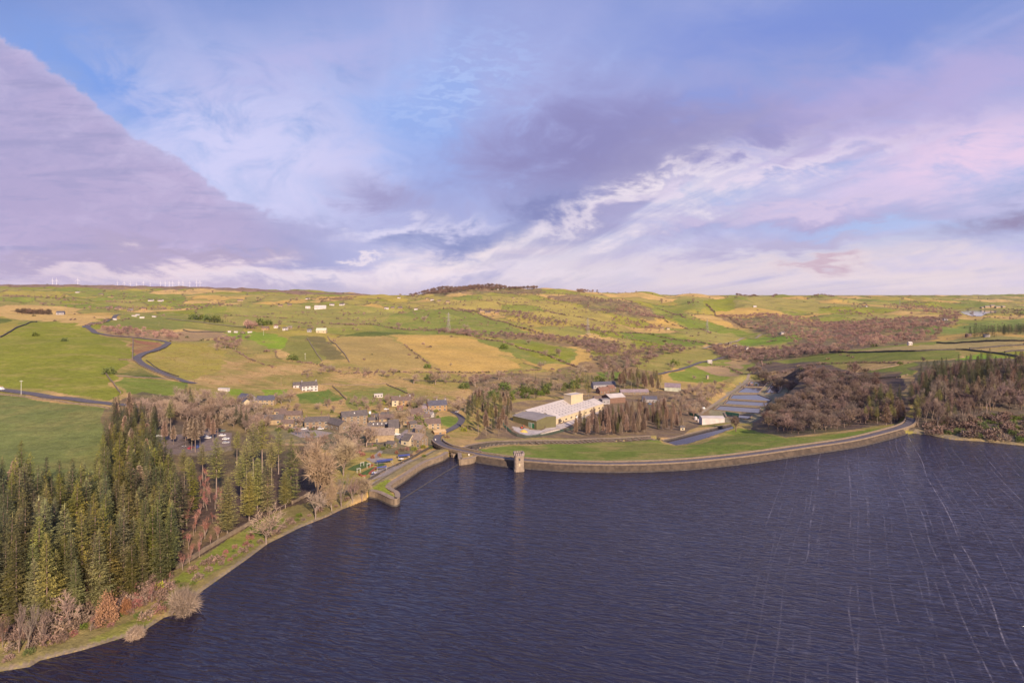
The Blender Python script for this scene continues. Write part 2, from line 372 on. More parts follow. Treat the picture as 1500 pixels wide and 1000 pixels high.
Z = np.where(dn < 40, np.minimum(Z, .34*dn), Z); Z = np.where((dn < 25), np.maximum(Z, np.minimum(.3*dn, .5+.03*dn)), Z)
Z = np.where(dwall < 16, Z*(sstep(dwall, 8, 16))+(1-sstep(dwall, 8, 16))*3.25, Z)
Z = np.where(ins, np.where(dn <= dall+1e-6, -.36*dn, -1.2-.3*dall), Z)
ddam = pdist(xn, yn, DW); Z = np.where((ddam < 2.6) | (dwall < 1.3), np.minimum(Z, -1.0), Z)     # room for the masonry
Z = np.where(ins, np.maximum(Z, -6), Z)
# filter beds: a levelled shelf in the valley floor
BED_Z = -23.0
BEDP = [PT(*p, BED_Z) for p in [(1026, 622), (1052, 592), (1085, 562), (1096, 556), (1160, 557), (1165, 575), (1140, 592), (1122, 612), (1080, 628)]]
bi = inpoly(xn, yn, BEDP); bd = pdist(xn, yn, BEDP+BEDP[:1]); wB = np.where(bi, 1, 1-sstep(bd, 0, 14)); Z = Z*(1-wB)+wB*BED_Z
ZG[:, :nj] = Z
def _bil(px, y, A):
    i = np.clip((px-PXG[0])/2.2, 0, NU-1.001); i0 = i.astype(int); fi = i-i0
    j0 = np.clip(np.searchsorted(YG, y)-1, 0, NY-2); fj = np.clip((y-YG[j0])/(YG[j0+1]-YG[j0]), 0, 1)
    return (A[i0, j0]*(1-fi)+A[i0+1, j0]*fi)*(1-fj)+(A[i0, j0+1]*(1-fi)+A[i0+1, j0+1]*fi)*fj
def TZ(x, y):
    x = np.asarray(x, float); y = np.asarray(y, float); return _bil(x/y*FP+CX, y, ZG)
_ys = np.geomspace(102, 9500, 2600)
def G(px, py):
    """the ground point seen there: ray cast against the terrain"""
    t = _bil(np.full(_ys.shape, float(px)), _ys, ZG); ray = HC-(py-HY)/FP*_ys; h = t-ray
    w = np.nonzero(h >= 0)[0]; i = int(w[0]) if len(w) else int(np.argmax(h[:2450]))
    if len(w) and i > 0: f = h[i-1]/(h[i-1]-h[i]); y = _ys[i-1]+(_ys[i]-_ys[i-1])*f
    else: y = _ys[i]
    x = (px-CX)/FP*y; return (float(x), float(y), float(TZ(x, y)))
def GP(pts): return [G(*p)[:2] for p in pts]
# lake far down the valley
FLZ = G(1430, 463)[2]-.5
FL = [PT(*p, FLZ) for p in [(1406, 456.5), (1416, 454.2), (1440, 453.6), (1462, 454.8), (1458, 457.5), (1444, 459), (1438, 463), (1424, 463), (1413, 460)]]
far = (XX > min(q[0] for q in FL)-200) & (XX < max(q[0] for q in FL)+200) & (YY > min(q[1] for q in FL)-200) & (YY < max(q[1] for q in FL)+300)
fi_ = inpoly(XX, YY, FL); fd_ = np.where(far, pdist(XX, YY, FL+FL[:1]), 1e6)
ZG = np.where(far & fi_, FLZ-2, np.where(far & ~fi_, np.clip(ZG, FLZ+.5, FLZ+.5+.06*fd_), ZG))
fr_ = (XX > UX(1390)*YY) & (XX < UX(1480)*YY) & (YY > 1900) & (YY < FL[6][1]) & ~fi_; ZG = np.where(fr_, np.minimum(ZG, HC-(HC-FLZ)*YY/FL[6][1]-2.0), ZG)
# cut the cascade and the canal
CASC = smooth([G(*p)[:2] for p in [(688, 657), (700, 653.5), (724, 649.8), (760, 648.6), (800, 648.2), (850, 647.2), (900, 645), (940, 642.3), (958, 641)]], 4)
CANL_PX = [(968, 650), (1000, 641.5), (1030, 634.5), (1062, 628)]
CANZ = -14.6
CANP = [PT(*p, CANZ) for p in [(970, 647), (990, 653), (1005, 651), (1032, 642.5), (1062, 631.5), (1075, 627), (1071, 622.5), (1058, 625.5), (1030, 632), (1000, 639.5)]]
Z = ZG[:, :nj].copy()
cd = pdist(xn, yn, CANP+CANP[:1]); ci = inpoly(xn, yn, CANP)
w_ = 1-sstep(cd, 4, 30); Z = np.where(ci, CANZ-.4-.5*np.minimum(cd, 3), Z*(1-w_)+w_*np.clip(Z, CANZ+.5, CANZ+.6+.16*cd))
cz = pdist(xn, yn, CASC); Z = np.where((cz < 4.6), Z-3.0, Z)
ZG[:, :nj] = Z
# ---------------------------------------------------------------- land cover, one colour per ground vertex (linear albedo)
GREEN = (.205, .215, .030); BRIGHT = (.20, .275, .028); OLIVE = (.31, .255, .055); STRAW = (.48, .32, .12); GOLD = (.45, .295, .088)
BROWN = (.20, .125, .080); RUSSET = (.27, .130, .075); SOIL = (.105, .072, .055); HEATH = (.24, .155, .11); PALE = (.42, .33, .19); DKGR = (.10, .125, .03)
c0 = np.array(OLIVE)
def hash2(i, j, s):
    t = np.random.default_rng(s).random((64, 64)); return t[i % 64, j % 64]
wx = XX+18*sinoise(XX, YY, 260, 11); wy = YY+18*sinoise(XX, YY, 260, 12)
ca_, sa_ = math.cos(R(24)), math.sin(R(24))
A_ = (wx*ca_+wy*sa_); B_ = (-wx*sa_+wy*ca_)
far_s = np.clip(YY/1700, .75, 2.6)
# two cell sizes so that fields do not shrink to dots far away
def voro(a, b, s):
    ia = np.floor(a).astype(int); ib = np.floor(b).astype(int); d1 = np.full(a.shape, 9.); d2 = np.full(a.shape, 9.); idv = np.zeros(a.shape)
    for di in (-1, 0, 1):
        for dj in (-1, 0, 1):
            i, j = ia+di, ib+dj; d = np.hypot(i+.5+.7*(hash2(i, j, s)-.5)-a, j+.5+.7*(hash2(i, j, s+1)-.5)-b)
            h = hash2(i, j, s+2); c = d < d1
            d2 = np.where(c, d1, np.minimum(d2, d)); idv = np.where(c, h, idv); d1 = np.where(c, d, d1)
    return d2-d1, idv
e1, h1 = voro(A_/125, B_/150, 21); e2, h2 = voro(A_/330, B_/420, 31)
big = YY > 2600
E_ = np.where(big, e2*330, e1*125); H_ = np.where(big, h2, h1)
px_v = XX/YY*FP+CX
warm = np.exp(-((px_v-760)/230)**2)*np.exp(-((YY-1700)/1400)**2)
pal = np.array([GREEN, OLIVE, (.20, .215, .045), GOLD, (.26, .23, .07), (.175, .205, .04), STRAW, (.235, .215, .06)])
pali = np.clip((H_*8).astype(int), 0, 7)
CG = pal[pali]
CG = CG*(1-.35*warm[..., None])+np.array(GOLD)*(.35*warm[..., None])
moor = sstep(YY, 3600, 5200)*(px_v < 640)
mn = (sinoise(XX, YY, 900, 41) > .2)
CG = np.where((mn & (moor > .5))[..., None], np.array(HEATH), CG)
CG[..., 0] *= 1.0
CG = np.where(((YY > 4700) & (px_v < 650) & (sinoise(XX, YY, 1300, 42) > -.3))[..., None], np.array((.20, .125, .095)), CG)
# rough pasture near the village
rough = sinoise(XX, YY, 90, 51)*.6+sinoise(XX, YY*2.2, 34, 52)*.5
mixr = sstep(rough, -.7, .8)[..., None]
nearc = np.array((.25, .21, .058))*(1-mixr)+np.array((.44, .285, .12))*mixr
wn = (1-sstep(YY, 700, 900))[..., None]; CG = CG*(1-wn)+nearc*wn
PATCH = np.full(XX.shape, .55)
CG = np.where((E_ < np.clip(YY*.0021, 1.5, 9))[..., None] & (YY > 760)[..., None], CG*.2+.8*np.array((.105, .08, .05)), CG)
jx = XX+np.clip(YY/260, .4, 6)*sinoise(XX, YY, 45, 61); jy = YY+np.clip(YY/160, .4, 8)*sinoise(XX, YY, 45, 62)
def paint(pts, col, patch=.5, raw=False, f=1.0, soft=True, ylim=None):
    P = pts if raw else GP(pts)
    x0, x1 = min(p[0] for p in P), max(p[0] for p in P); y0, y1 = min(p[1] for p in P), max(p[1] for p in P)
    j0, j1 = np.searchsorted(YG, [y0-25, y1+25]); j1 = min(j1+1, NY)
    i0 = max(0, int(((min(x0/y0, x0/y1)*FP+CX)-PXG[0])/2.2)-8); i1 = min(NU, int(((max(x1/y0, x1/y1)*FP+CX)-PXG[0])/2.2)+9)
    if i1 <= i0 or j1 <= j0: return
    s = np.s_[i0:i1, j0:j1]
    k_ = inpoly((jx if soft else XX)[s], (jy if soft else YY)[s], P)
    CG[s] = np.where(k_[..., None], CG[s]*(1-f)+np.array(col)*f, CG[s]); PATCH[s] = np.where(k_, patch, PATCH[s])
FIELDS = [
 ([(-320, 480), (0, 494), (20, 482), (40, 474), (55, 471), (90, 475), (124, 481), (145, 490), (190, 503), (195, 526), (165, 545), (165, 565), (176, 577), (160, 586), (100, 578), (0, 563), (-320, 545)], GREEN, .45),
 ([(-320, 464), (0, 463), (36, 470), (22, 480), (0, 492), (-320, 480)], OLIVE, .6),
 ([(0, 465), (25, 469), (0, 474), (-100, 470)], DKGR, .4),
 ([(-320, 565), (0, 577), (100, 591), (162, 598), (160, 640), (150, 690), (0, 760), (-320, 800)], (.150, .170, .052), .25),
 ([(-320, 470), (0, 459), (100, 461), (158, 464), (140, 472), (120, 478), (55, 470), (0, 464), (-320, 478)], STRAW, .3),
 ([(196, 496), (236, 503), (236, 509), (208, 519), (199, 526), (195, 518)], RUSSET, .8),
 ([(140, 480), (200, 482), (262, 486), (330, 482), (330, 493), (262, 500), (196, 496), (152, 491)], (.31, .21, .115), .6),
 ([(178, 461), (240, 463), (285, 468), (285, 482), (200, 481), (150, 476)], (.19, .20, .05), .4),
 ([(285, 466), (360, 478), (345, 488), (265, 480)], (.22, .21, .055), .5),
 ([(168, 548), (205, 540), (245, 553), (200, 551)], DKGR, .5), ([(172, 553), (230, 555), (275, 560), (262, 576), (215, 585), (180, 577)], (.165, .20, .035), .45),
 ([(212, 520), (250, 504), (300, 502), (330, 515), (330, 540), (270, 556), (228, 542), (212, 532)], OLIVE, .8),
 ([(330, 487), (372, 486), (398, 488), (425, 500), (412, 512), (395, 510), (376, 500), (340, 496)], BRIGHT, .35),
 ([(425, 492), (452, 492), (486, 520), (470, 533), (430, 528), (412, 510)], (.205, .195, .05), .4),
 ([(448, 493), (474, 492), (508, 526), (478, 529)], (.165, .140, .055), .3),
 ([(478, 493), (560, 491), (590, 505), (632, 538), (560, 546), (512, 530)], (.34, .245, .085), .35),
 ([(575, 490), (640, 491), (690, 500), (735, 522), (772, 539), (700, 546), (645, 541), (592, 506)], GOLD, .35),
 ([(600, 452), (660, 452), (720, 466), (775, 488), (700, 492), (640, 490), (560, 488), (540, 474)], (.185, .205, .045), .45),
 ([(500, 491), (545, 485), (600, 488), (560, 492)], DKGR, .3),
 ([(330, 446), (480, 450), (598, 455), (540, 478), (470, 482), (420, 476), (340, 462)], (.255, .235, .065), .5),
 ([(690, 495), (760, 497), (800, 503), (845, 512), (842, 530), (790, 534), (738, 516)], (.19, .205, .045), .5),
 ([(745, 502), (800, 503), (842, 514), (830, 530), (795, 528)], GREEN, .35),
 ([(610, 452), (690, 432), (770, 436), (860, 452), (905, 470), (840, 472), (740, 460), (670, 450)], (.33, .265, .075), .5),
 ([(660, 436), (705, 432), (708, 438), (672, 440)], (.19, .205, .045), .3), ([(735, 446), (790, 448), (800, 456), (745, 458)], (.20, .215, .045), .3),
 ([(780, 480), (830, 478), (880, 482), (850, 494), (800, 490)], (.25, .23, .06), .4), ([(858, 481), (905, 486), (925, 492), (880, 494)], GREEN, .4),
 ([(905, 487), (960, 488), (1048, 503), (1020, 508), (960, 506), (925, 500)], (.155, .195, .033), .35), ([(920, 496), (985, 506), (970, 512), (930, 507)], GREEN, .35),
 ([(958, 462), (1005, 466), (1062, 478), (1114, 487), (1095, 493), (1050, 488), (1000, 475)], (.165, .20, .036), .4),
 ([(1000, 484), (1072, 487), (1090, 494), (1052, 500), (1010, 494)], (.27, .24, .07), .4), ([(955, 444), (1000, 452), (1010, 468), (958, 464)], (.19, .205, .045), .4),
 ([(1080, 500), (1120, 493), (1175, 491), (1168, 500), (1090, 507)], (.15, .215, .03), .3), ([(1030, 440), (1075, 436), (1076, 455), (1050, 458), (1030, 450)], GREEN, .4),
 ([(985, 440), (1030, 438), (1030, 456), (1000, 455)], (.2, .21, .05), .4), ([(1050, 455), (1110, 450), (1150, 460), (1120, 463), (1045, 465)], GOLD, .5), ([(1090, 436), (1200, 440), (1200, 458), (1110, 449)], (.28, .24, .07), .5),
 ([(975, 547), (1012, 540), (1050, 545), (1068, 551), (1060, 558), (1020, 561), (985, 556)], (.185, .225, .035), .3),
 ([(1018, 536), (1060, 535), (1078, 545), (1086, 553), (1066, 551), (1030, 543)], (.36, .24, .13), .6), ([(1068, 522), (1105, 524), (1085, 540), (1068, 538)], (.34, .23, .12), .4),
 ([(930, 519), (1000, 517), (1058, 520), (1030, 529), (968, 546), (930, 540)], (.25, .225, .06), .6),
 ([(1155, 527), (1200, 518), (1260, 517), (1400, 513), (1412, 522), (1380, 527), (1250, 532), (1165, 537)], (.165, .185, .038), .3),
 ([(1240, 516), (1285, 510), (1340, 507), (1372, 503), (1500, 501), (1600, 501), (1600, 510), (1500, 506), (1418, 511), (1340, 514), (1240, 517)], (.34, .26, .105), .3),
 ([(1372, 502), (1400, 496), (1500, 494), (1600, 494), (1600, 500), (1500, 500)], (.27, .235, .08), .3), ([(1418, 512), (1500, 507), (1500, 515), (1470, 517)], (.33, .25, .10), .3),
 ([(1398, 526), (1440, 518), (1484, 524), (1474, 534), (1420, 530)], (.17, .28, .025), .2), ([(1430, 516), (1500, 514), (1600, 514), (1600, 530), (1490, 527)], GREEN, .3),
 ([(1262, 545), (1345, 530), (1335, 548), (1290, 558), (1262, 556)], (.165, .19, .04), .3), ([(1340, 490), (1400, 480), (1440, 471), (1500, 466), (1500, 480), (1420, 486), (1370, 492)], (.16, .20, .05), .3),
 ([(440, 577), (480, 570), (500, 582), (470, 592), (438, 590)], (.13, .18, .035), .4), ([(382, 570), (420, 570), (420, 580), (385, 580)], BRIGHT, .3), ([(332, 570), (352, 569), (356, 578), (338, 580)], BRIGHT, .3),
 ([(500, 575), (560, 566), (598, 570), (585, 580), (560, 592), (520, 600), (505, 585)], (.20, .205, .05), .5),
 ([(642, 612), (662, 610), (673, 613), (674, 619), (658, 627), (646, 622)], (.155, .205, .035), .3),
 ([(870, 545), (910, 545), (905, 556), (880, 556)], (.14, .19, .035), .3),
]
WOODS = [  # leaf litter and scrub floors
 [(590, 434), (620, 425), (690, 421), (790, 420), (800, 429), (700, 431), (650, 433)],
 [(1046, 464), (1140, 462), (1200, 466), (1260, 480), (1280, 510), (1200, 515), (1140, 495), (1110, 485)], [(1040, 503), (1100, 512), (1200, 506), (1240, 516), (1160, 526), (1090, 532), (1050, 526)],
 [(1200, 474), (1300, 468), (1400, 464), (1370, 500), (1240, 515)], [(800, 432), (880, 438), (958, 452), (960, 470), (900, 460), (850, 446)],
 [(650, 482), (740, 489), (860, 496), (900, 502), (900, 520), (840, 508), (720, 494)], [(690, 548), (800, 545), (870, 525), (970, 510), (975, 545), (900, 575), (800, 580), (690, 590)],
]
for p in WOODS: paint(p, (.15, .105, .08), .8, f=.75)
for p, c, t in FIELDS: paint(p, c, t)
# ground under the plantation, the car park, village, works, right bank wood
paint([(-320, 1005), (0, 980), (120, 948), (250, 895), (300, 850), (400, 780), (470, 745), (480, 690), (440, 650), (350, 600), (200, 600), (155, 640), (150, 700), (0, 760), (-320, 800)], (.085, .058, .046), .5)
paint([(-320, 1008), (0, 981), (60, 965), (130, 947), (200, 920), (262, 895), (292, 866), (360, 818), (412, 785), (480, 755), (535, 730), (470, 728), (420, 742), (340, 785), (258, 836), (180, 895), (60, 935), (-320, 980)], (.20, .165, .065), .9)
paint([(255, 850), (330, 790), (400, 755), (420, 765), (350, 815), (290, 855)], (.19, .21, .04), .8); paint([(130, 935), (195, 905), (240, 890), (200, 925), (150, 938)], (.20, .20, .045), .9)
paint([(225, 665), (232, 640), (300, 632), (345, 640), (340, 660), (300, 668)], (.17, .125, .11), .5)
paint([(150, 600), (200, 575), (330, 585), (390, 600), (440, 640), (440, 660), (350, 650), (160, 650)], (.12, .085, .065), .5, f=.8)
paint([(390, 625), (470, 612), (600, 600), (640, 598), (645, 640), (600, 668), (530, 660), (400, 650)], (.165, .145, .085), .8)
paint([(580, 640), (600, 628), (618, 640), (600, 652)], (.25, .21, .21), .2)
paint([(690, 645), (740, 590), (900, 575), (1000, 570), (1060, 600), (1000, 640), (900, 643), (800, 646)], (.185, .13, .085), .7)
paint([(688, 646), (720, 641), (800, 641), (900, 640), (960, 637), (960, 642), (800, 648), (724, 650)], (.33, .26, .09), .6)
paint([(752, 624), (790, 630), (812, 622), (850, 610), (890, 597), (880, 606), (842, 618), (800, 634), (776, 638), (756, 630)], (.46, .40, .37), .2)
paint(BEDP, (.24, .205, .13), .6, raw=True)
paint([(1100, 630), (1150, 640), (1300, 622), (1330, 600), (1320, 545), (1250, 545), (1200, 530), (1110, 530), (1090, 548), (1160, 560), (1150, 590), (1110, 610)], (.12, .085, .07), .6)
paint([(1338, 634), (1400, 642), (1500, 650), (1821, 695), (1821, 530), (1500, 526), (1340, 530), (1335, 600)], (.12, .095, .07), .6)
paint([(1345, 637), (1400, 643), (1500, 651), (1500, 643), (1420, 636), (1350, 630)], (.22, .175, .11), .8)
# downstream face of the dam: mown grass
DG = [(q[0], q[1]) for q in offs(DAMC, 4.5)]+[G(*p)[:2] for p in [(1300, 625), (1220, 636), (1150, 642), (1105, 630), (1085, 627), (1062, 633), (1005, 653), (985, 654), (962, 643), (900, 648), (800, 651), (740, 653), (712, 657)]]
paint(DG, (.165, .205, .035), .75, raw=True, soft=False)
paint([G(*p)[:2] for p in [(850, 652), (960, 650), (1030, 655), (960, 662), (880, 660)]], (.24, .215, .06), .9, raw=True, f=.6)
paint([PT(*p, 3.2) for p in [(538, 718), (552, 703), (566, 697), (573, 705), (569, 713), (572, 722), (582, 727), (585, 734), (578, 738), (556, 728), (540, 724)]], (.22, .245, .035), .3, raw=True, soft=False)
paint([PT(*p, 3.2) for p in [(536, 712), (560, 698), (600, 676), (648, 652), (652, 658), (610, 680), (577, 700), (562, 704), (545, 714)]], (.25, .20, .10), .6, raw=True, soft=False)
paint([PT(*p, 3.2) for p in [(676, 672), (690, 671), (694, 673), (684, 676), (677, 676)]], (.19, .20, .05), .6, raw=True, soft=False)
kk_ = np.zeros(XX.shape, bool); kk_[:, :nj] = (dn < 1.4) & ~ins & (dall > dn-.01); CG = np.where(kk_[..., None], np.array((.21, .165, .115)), CG)
# fade of fine mottling, extra speckle
CG *= (1+.07*sinoise(XX, YY, 14, 71)*np.clip(1-YY/900, 0, 1)+.05*sinoise(XX, YY, 60, 72))[..., None]
gm = bpy.data.materials.new('ground'); gm.use_nodes = True; q = NT(gm.node_tree); pb = gm.node_tree.nodes['Principled BSDF']
pb.inputs['Roughness'].default_value = .95; pb.inputs['Specular IOR Level'].default_value = .1
at = q.n('ShaderNodeVertexColor', layer_name='Col'); ge = q.n('ShaderNodeNewGeometry'); pos = ge.outputs['Position']
n1 = q.noise(pos, .035, 6, .62, .4); n2 = q.noise(pos, .22, 5, .65); n3 = q.noise(pos, 1.1, 4, .7); n4 = q.noise(pos, .007, 5, .6)
amt = at.outputs[1]
c = at.outputs[0]
c = q.mix(q.m('MULTIPLY', q.m('MULTIPLY', q.ss(n1, .46, .66), amt), .75), c, (.37, .265, .10))
c = q.mix(q.m('MULTIPLY', q.m('MULTIPLY', q.ss(n2, .55, .75), amt), .55), c, (.17, .105, .06))
c = q.mix(q.m('MULTIPLY', q.m('MULTIPLY', q.ss(n4, .5, .7), amt), .5), c, (.15, .18, .035))
v = q.m('MULTIPLY', q.lin(n2, .25, .75, .72, 1.28), q.lin(n3, .25, .75, .70, 1.30))
c = q.mix(1.0, c, q.xyz(v, v, v), 'MULTIPLY')
q.put(pb.inputs['Base Color'], c)
bn = q.n('ShaderNodeBump'); bn.inputs['Strength'].default_value = .7; bn.inputs['Distance'].default_value = .6
q.put(bn.inputs['Height'], q.m('ADD', n3, q.m('MULTIPLY', n2, 2.0))); q.put(pb.inputs['Normal'], bn.outputs[0])
VV = np.stack([XX, YY, ZG], -1).reshape(-1, 3)
ii, jj = np.meshgrid(np.arange(NU-1), np.arange(NY-1), indexing='ij'); b0 = (ii*NY+jj).ravel()
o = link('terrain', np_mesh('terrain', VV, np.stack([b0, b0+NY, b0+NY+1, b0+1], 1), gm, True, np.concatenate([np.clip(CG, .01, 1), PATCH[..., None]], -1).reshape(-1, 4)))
tag(o, kind='structure')
# ---------------------------------------------------------------- water
wm = bpy.data.materials.new('lake_water'); wm.use_nodes = True; q = NT(wm.node_tree); pb = wm.node_tree.nodes['Principled BSDF']
ge = q.n('ShaderNodeNewGeometry'); sp = q.n('ShaderNodeSeparateXYZ'); q.t.links.new(ge.outputs['Position'], sp.inputs[0])
cr_ = q.m('SUBTRACT', q.m('MULTIPLY', sp.outputs[0], .87), q.m('MULTIPLY', sp.outputs[1], .49))
wd_ = q.m('ADD', q.m('MULTIPLY', sp.outputs[0], .49), q.m('MULTIPLY', sp.outputs[1], .87))
c2_ = q.m('SUBTRACT', q.m('MULTIPLY', sp.outputs[0], .97), q.m('MULTIPLY', sp.outputs[1], .24)); w2_ = q.m('ADD', q.m('MULTIPLY', sp.outputs[0], .24), q.m('MULTIPLY', sp.outputs[1], .97))
wv1 = q.noise(q.xyz(q.m('MULTIPLY', c2_, .13), q.m('MULTIPLY', w2_, .52), 0.0), 1, 3, .5, .7)
wv2 = q.noise(q.xyz(q.m('MULTIPLY', cr_, .30), q.m('MULTIPLY', wd_, 1.0), 3.0), 1, 3, .55, .4)
def ridge(n_): return q.m('POWER', q.m('SUBTRACT', 1.0, q.m('ABSOLUTE', q.m('SUBTRACT', q.m('MULTIPLY', n_, 2.0), 1.0))), 2.0)
wv1 = q.m('ADD', q.m('MULTIPLY', ridge(q.noise(q.xyz(q.m('MULTIPLY', c2_, .11), q.m('MULTIPLY', w2_, .50), 0.0), 1, 2, .5, .6)), .36), q.m('MULTIPLY', wv1, .30))
wl = q.noise(ge.outputs['Position'], .012, 3, .5)
bn = q.n('ShaderNodeBump'); bn.inputs['Strength'].default_value = 1.0; bn.inputs['Distance'].default_value = 1.2
calm = q.ss(wl, .32, .6, .7, 1.15)
q.put(bn.inputs['Height'], q.m('MULTIPLY', q.m('ADD', q.m('MULTIPLY', wv1, 1.0), q.m('MULTIPLY', wv2, .12)), calm))
q.put(pb.inputs['Normal'], bn.outputs[0])
pb.inputs['Roughness'].default_value = .10; pb.inputs['IOR'].default_value = 1.5
# wind streaks of foam
fn = q.noise(q.xyz(q.m('MULTIPLY', cr_, .050), q.m('MULTIPLY', wd_, .0032), 5.0), 1, 2, .4, 0)
fl = q.ss(q.m('ABSOLUTE', q.m('SUBTRACT', fn, .5)), .0075, .001)
fn2 = q.noise(q.xyz(q.m('MULTIPLY', cr_, .085), q.m('MULTIPLY', wd_, .0050), 8.0), 1, 2, .4, 0)
fl2 = q.m('MULTIPLY', q.ss(q.m('ABSOLUTE', q.m('SUBTRACT', fn2, .52)), .008, .001), .55)
br = q.noise(q.xyz(q.m('MULTIPLY', cr_, .5), q.m('MULTIPLY', wd_, .09), 1.0), 1, 5, .7)
br2 = q.noise(ge.outputs['Position'], 1.6, 4, .7)
def lanes(w, sd, wid, cov):
    wob_ = q.m('MULTIPLY', q.m('SUBTRACT', q.noise(q.xyz(q.m('MULTIPLY', cr_, .004), q.m('MULTIPLY', wd_, .0075), sd), 1, 2, .5), .5), 12.0)
    cw = q.m('DIVIDE', q.m('ADD', cr_, wob_), w); cell = q.m('FLOOR', cw); fr = q.m('FRACT', cw)
    wn_ = q.n('ShaderNodeTexWhiteNoise', noise_dimensions='2D'); q.put(wn_.inputs['Vector'], q.xyz(cell, sd, 0)); r_ = wn_.outputs[0]
    d_ = q.m('MULTIPLY', q.m('ABSOLUTE', q.m('SUBTRACT', fr, q.lin(r_, 0, 1, .2, .8))), w)
    seg = q.noise(q.xyz(q.m('MULTIPLY', cell, 7.3), q.m('MULTIPLY', wd_, .010), sd), 1, 5, .66)
    return q.m('MULTIPLY', q.m('MULTIPLY', q.ss(d_, wid, .08), q.ss(seg, cov, cov+.13)), q.lin(q.m('FRACT', q.m('MULTIPLY', r_, 9.7)), 0, 1, .3, 1))
fm = q.m('MULTIPLY', q.m('MAXIMUM', q.m('MAXIMUM', lanes(17.0, 1.0, .40, .46), q.m('MULTIPLY', lanes(9.0, 7.0, .42, .45), .55)), q.m('MULTIPLY', lanes(4.5, 4.0, .36, .42), .42)), q.m('MULTIPLY', q.ss(br, .36, .60), q.ss(br2, .34, .56)))
fm = q.m('MULTIPLY', fm, q.ss(cr_, -60, 30))
fm = q.m('MULTIPLY', q.m('MULTIPLY', fm, q.ss(wv2, .30, .56)), .52)
q.put(pb.inputs['Base Color'], q.mix(fm, (.017, .014, .029), (.62, .56, .60)))
q.put(pb.inputs['Roughness'], q.m('ADD', q.m('MULTIPLY', fm, .6), .16))
def flat(name, poly, z, m, kind='structure'):
    b = MB(); b.face([(x, y, z) for x, y in poly]); o = b.build(name, m); return tag(o, kind=kind)
flat('lake_water', grow(LAKE, 1.2), 0.0, wm)
cm = bpy.data.materials.new('calm_water'); cm.use_nodes = True; q = NT(cm.node_tree); pb = cm.node_tree.nodes['Principled BSDF']
pb.inputs['Base Color'].default_value = (.045, .042, .055, 1); pb.inputs['Roughness'].default_value = .07; pb.inputs['IOR'].default_value = 1.33
ge = q.n('ShaderNodeNewGeometry'); bn = q.n('ShaderNodeBump'); bn.inputs['Strength'].default_value = .5; bn.inputs['Distance'].default_value = .015
q.put(bn.inputs['Height'], q.noise(ge.outputs['Position'], .8, 4, .55)); q.put(pb.inputs['Normal'], bn.outputs[0])
flat('canal_water', CANP, CANZ, cm)
flat('distant_lake_water', FL, FLZ, cm)
# ---------------------------------------------------------------- roads
asph = mat('asphalt', (.125, .108, .118), (.09, .078, .086), .9, .35)
asph2 = mat('pale_track', (.30, .24, .17), (.22, .17, .12), .95, .3)
def lift(line, dz=.2):
    return [(x, y, float(TZ(x, y))+dz) for x, y in line]
def dens(line, step=4.0):
    o = [line[0]]
    for a, b in zip(line[:-1], line[1:]):
        n = max(1, int(math.dist(a[:2], b[:2])/step))
        for i in range(1, n+1): o.append(tuple(a[k]+(b[k]-a[k])*i/n for k in range(len(a))))
    return o
def ribbon(name, line, w, m, dz=.2, z=None, kind='structure', nx=4):
    line = dens([q[:2] for q in line], 3.0 if line[0][1] < 800 else 8.0)
    L = [offs(line, w*(.5-i/nx)) for i in range(nx+1)]
    V = []; T = []
    for i in range(len(line)):
        zs = [float(TZ(*L[c_][i])) for c_ in range(nx+1)] if z is None else None
        zc = None if zs is None else sum(zs)/len(zs)
        for c_ in range(nx+1):
            x, y = L[c_][i]; V.append((x, y, z if z is not None else max(zs[c_], zc)+dz))
    for i in range(len(line)-1):
        for c_ in range(nx): a = i*(nx+1)+c_; T.append((a, a+1, a+nx+2, a+nx+1))
    return tag(link(name, np_mesh(name, V, T, m, True)), kind=kind)
VIL = [G(*p)[:2] for p in [(663, 603), (672, 608.5), (676.5, 614), (674, 620), (668, 625), (655, 631.5), (646, 636.5), (641, 641)]]
ribbon('dam_road', smooth(DROAD, 3), 5.6, asph, z=CZ+.06)
ribbon('village_road', smooth(VIL+[DROAD[0], DROAD[1]], 4), 5.4, asph, .25)
ribbon('main_road', [G(*p)[:2] for p in [(-320, 545), (-150, 556), (0, 571), (40, 576), (100, 584), (165, 592), (215, 597), (265, 600)]], 8, asph, .3)
RD3 = smooth([G(*p)[:2] for p in [(176, 460.5), (168, 464), (158, 469), (142, 473), (128, 477.5), (134, 483), (141, 488), (160, 491.5), (196, 494.5), (228, 498), (246, 502), (240, 508), (226, 514), (209, 519), (201, 525), (208, 533.5), (230, 544), (260, 555.5), (285, 562)]], 4)
ribbon('winding_road', RD3, 7.5, asph, .5)
ribbon('valley_road', [G(*p)[:2] for p in [(958, 550), (975, 546), (1010, 537), (1035, 529.5), (1062, 523)]], 7, asph, .4)
ribbon('earth_track', [G(*p)[:2] for p in [(1030, 511), (1066, 503), (1100, 496), (1116, 490)]], 7, asph2, .8)
ribbon('stone_track', [G(*p)[:2] for p in [(243, 467), (262, 469), (300, 473), (358, 479)]], 6, asph2, .8)
ribbon('grass_track', [G(*p)[:2] for p in [(172, 551), (200, 552.5), (228, 553.5), (258, 555)]], 3.5, asph2, .3)
ribbon('bed_path', [PT(*p, BED_Z) for p in [(1020, 612), (1048, 592), (1072, 574.5), (1090, 561), (1098, 553)]], 4, asph2, .25)
ribbon('lake_path', [PT(*p, 3.2) for p in [(480, 716), (510, 716), (540, 711), (560, 698.5), (600, 676.5), (646, 652.5)]], 2.2, mat('path_dirt', (.30, .24, .17), (.22, .175, .125), .95, .5), .15)
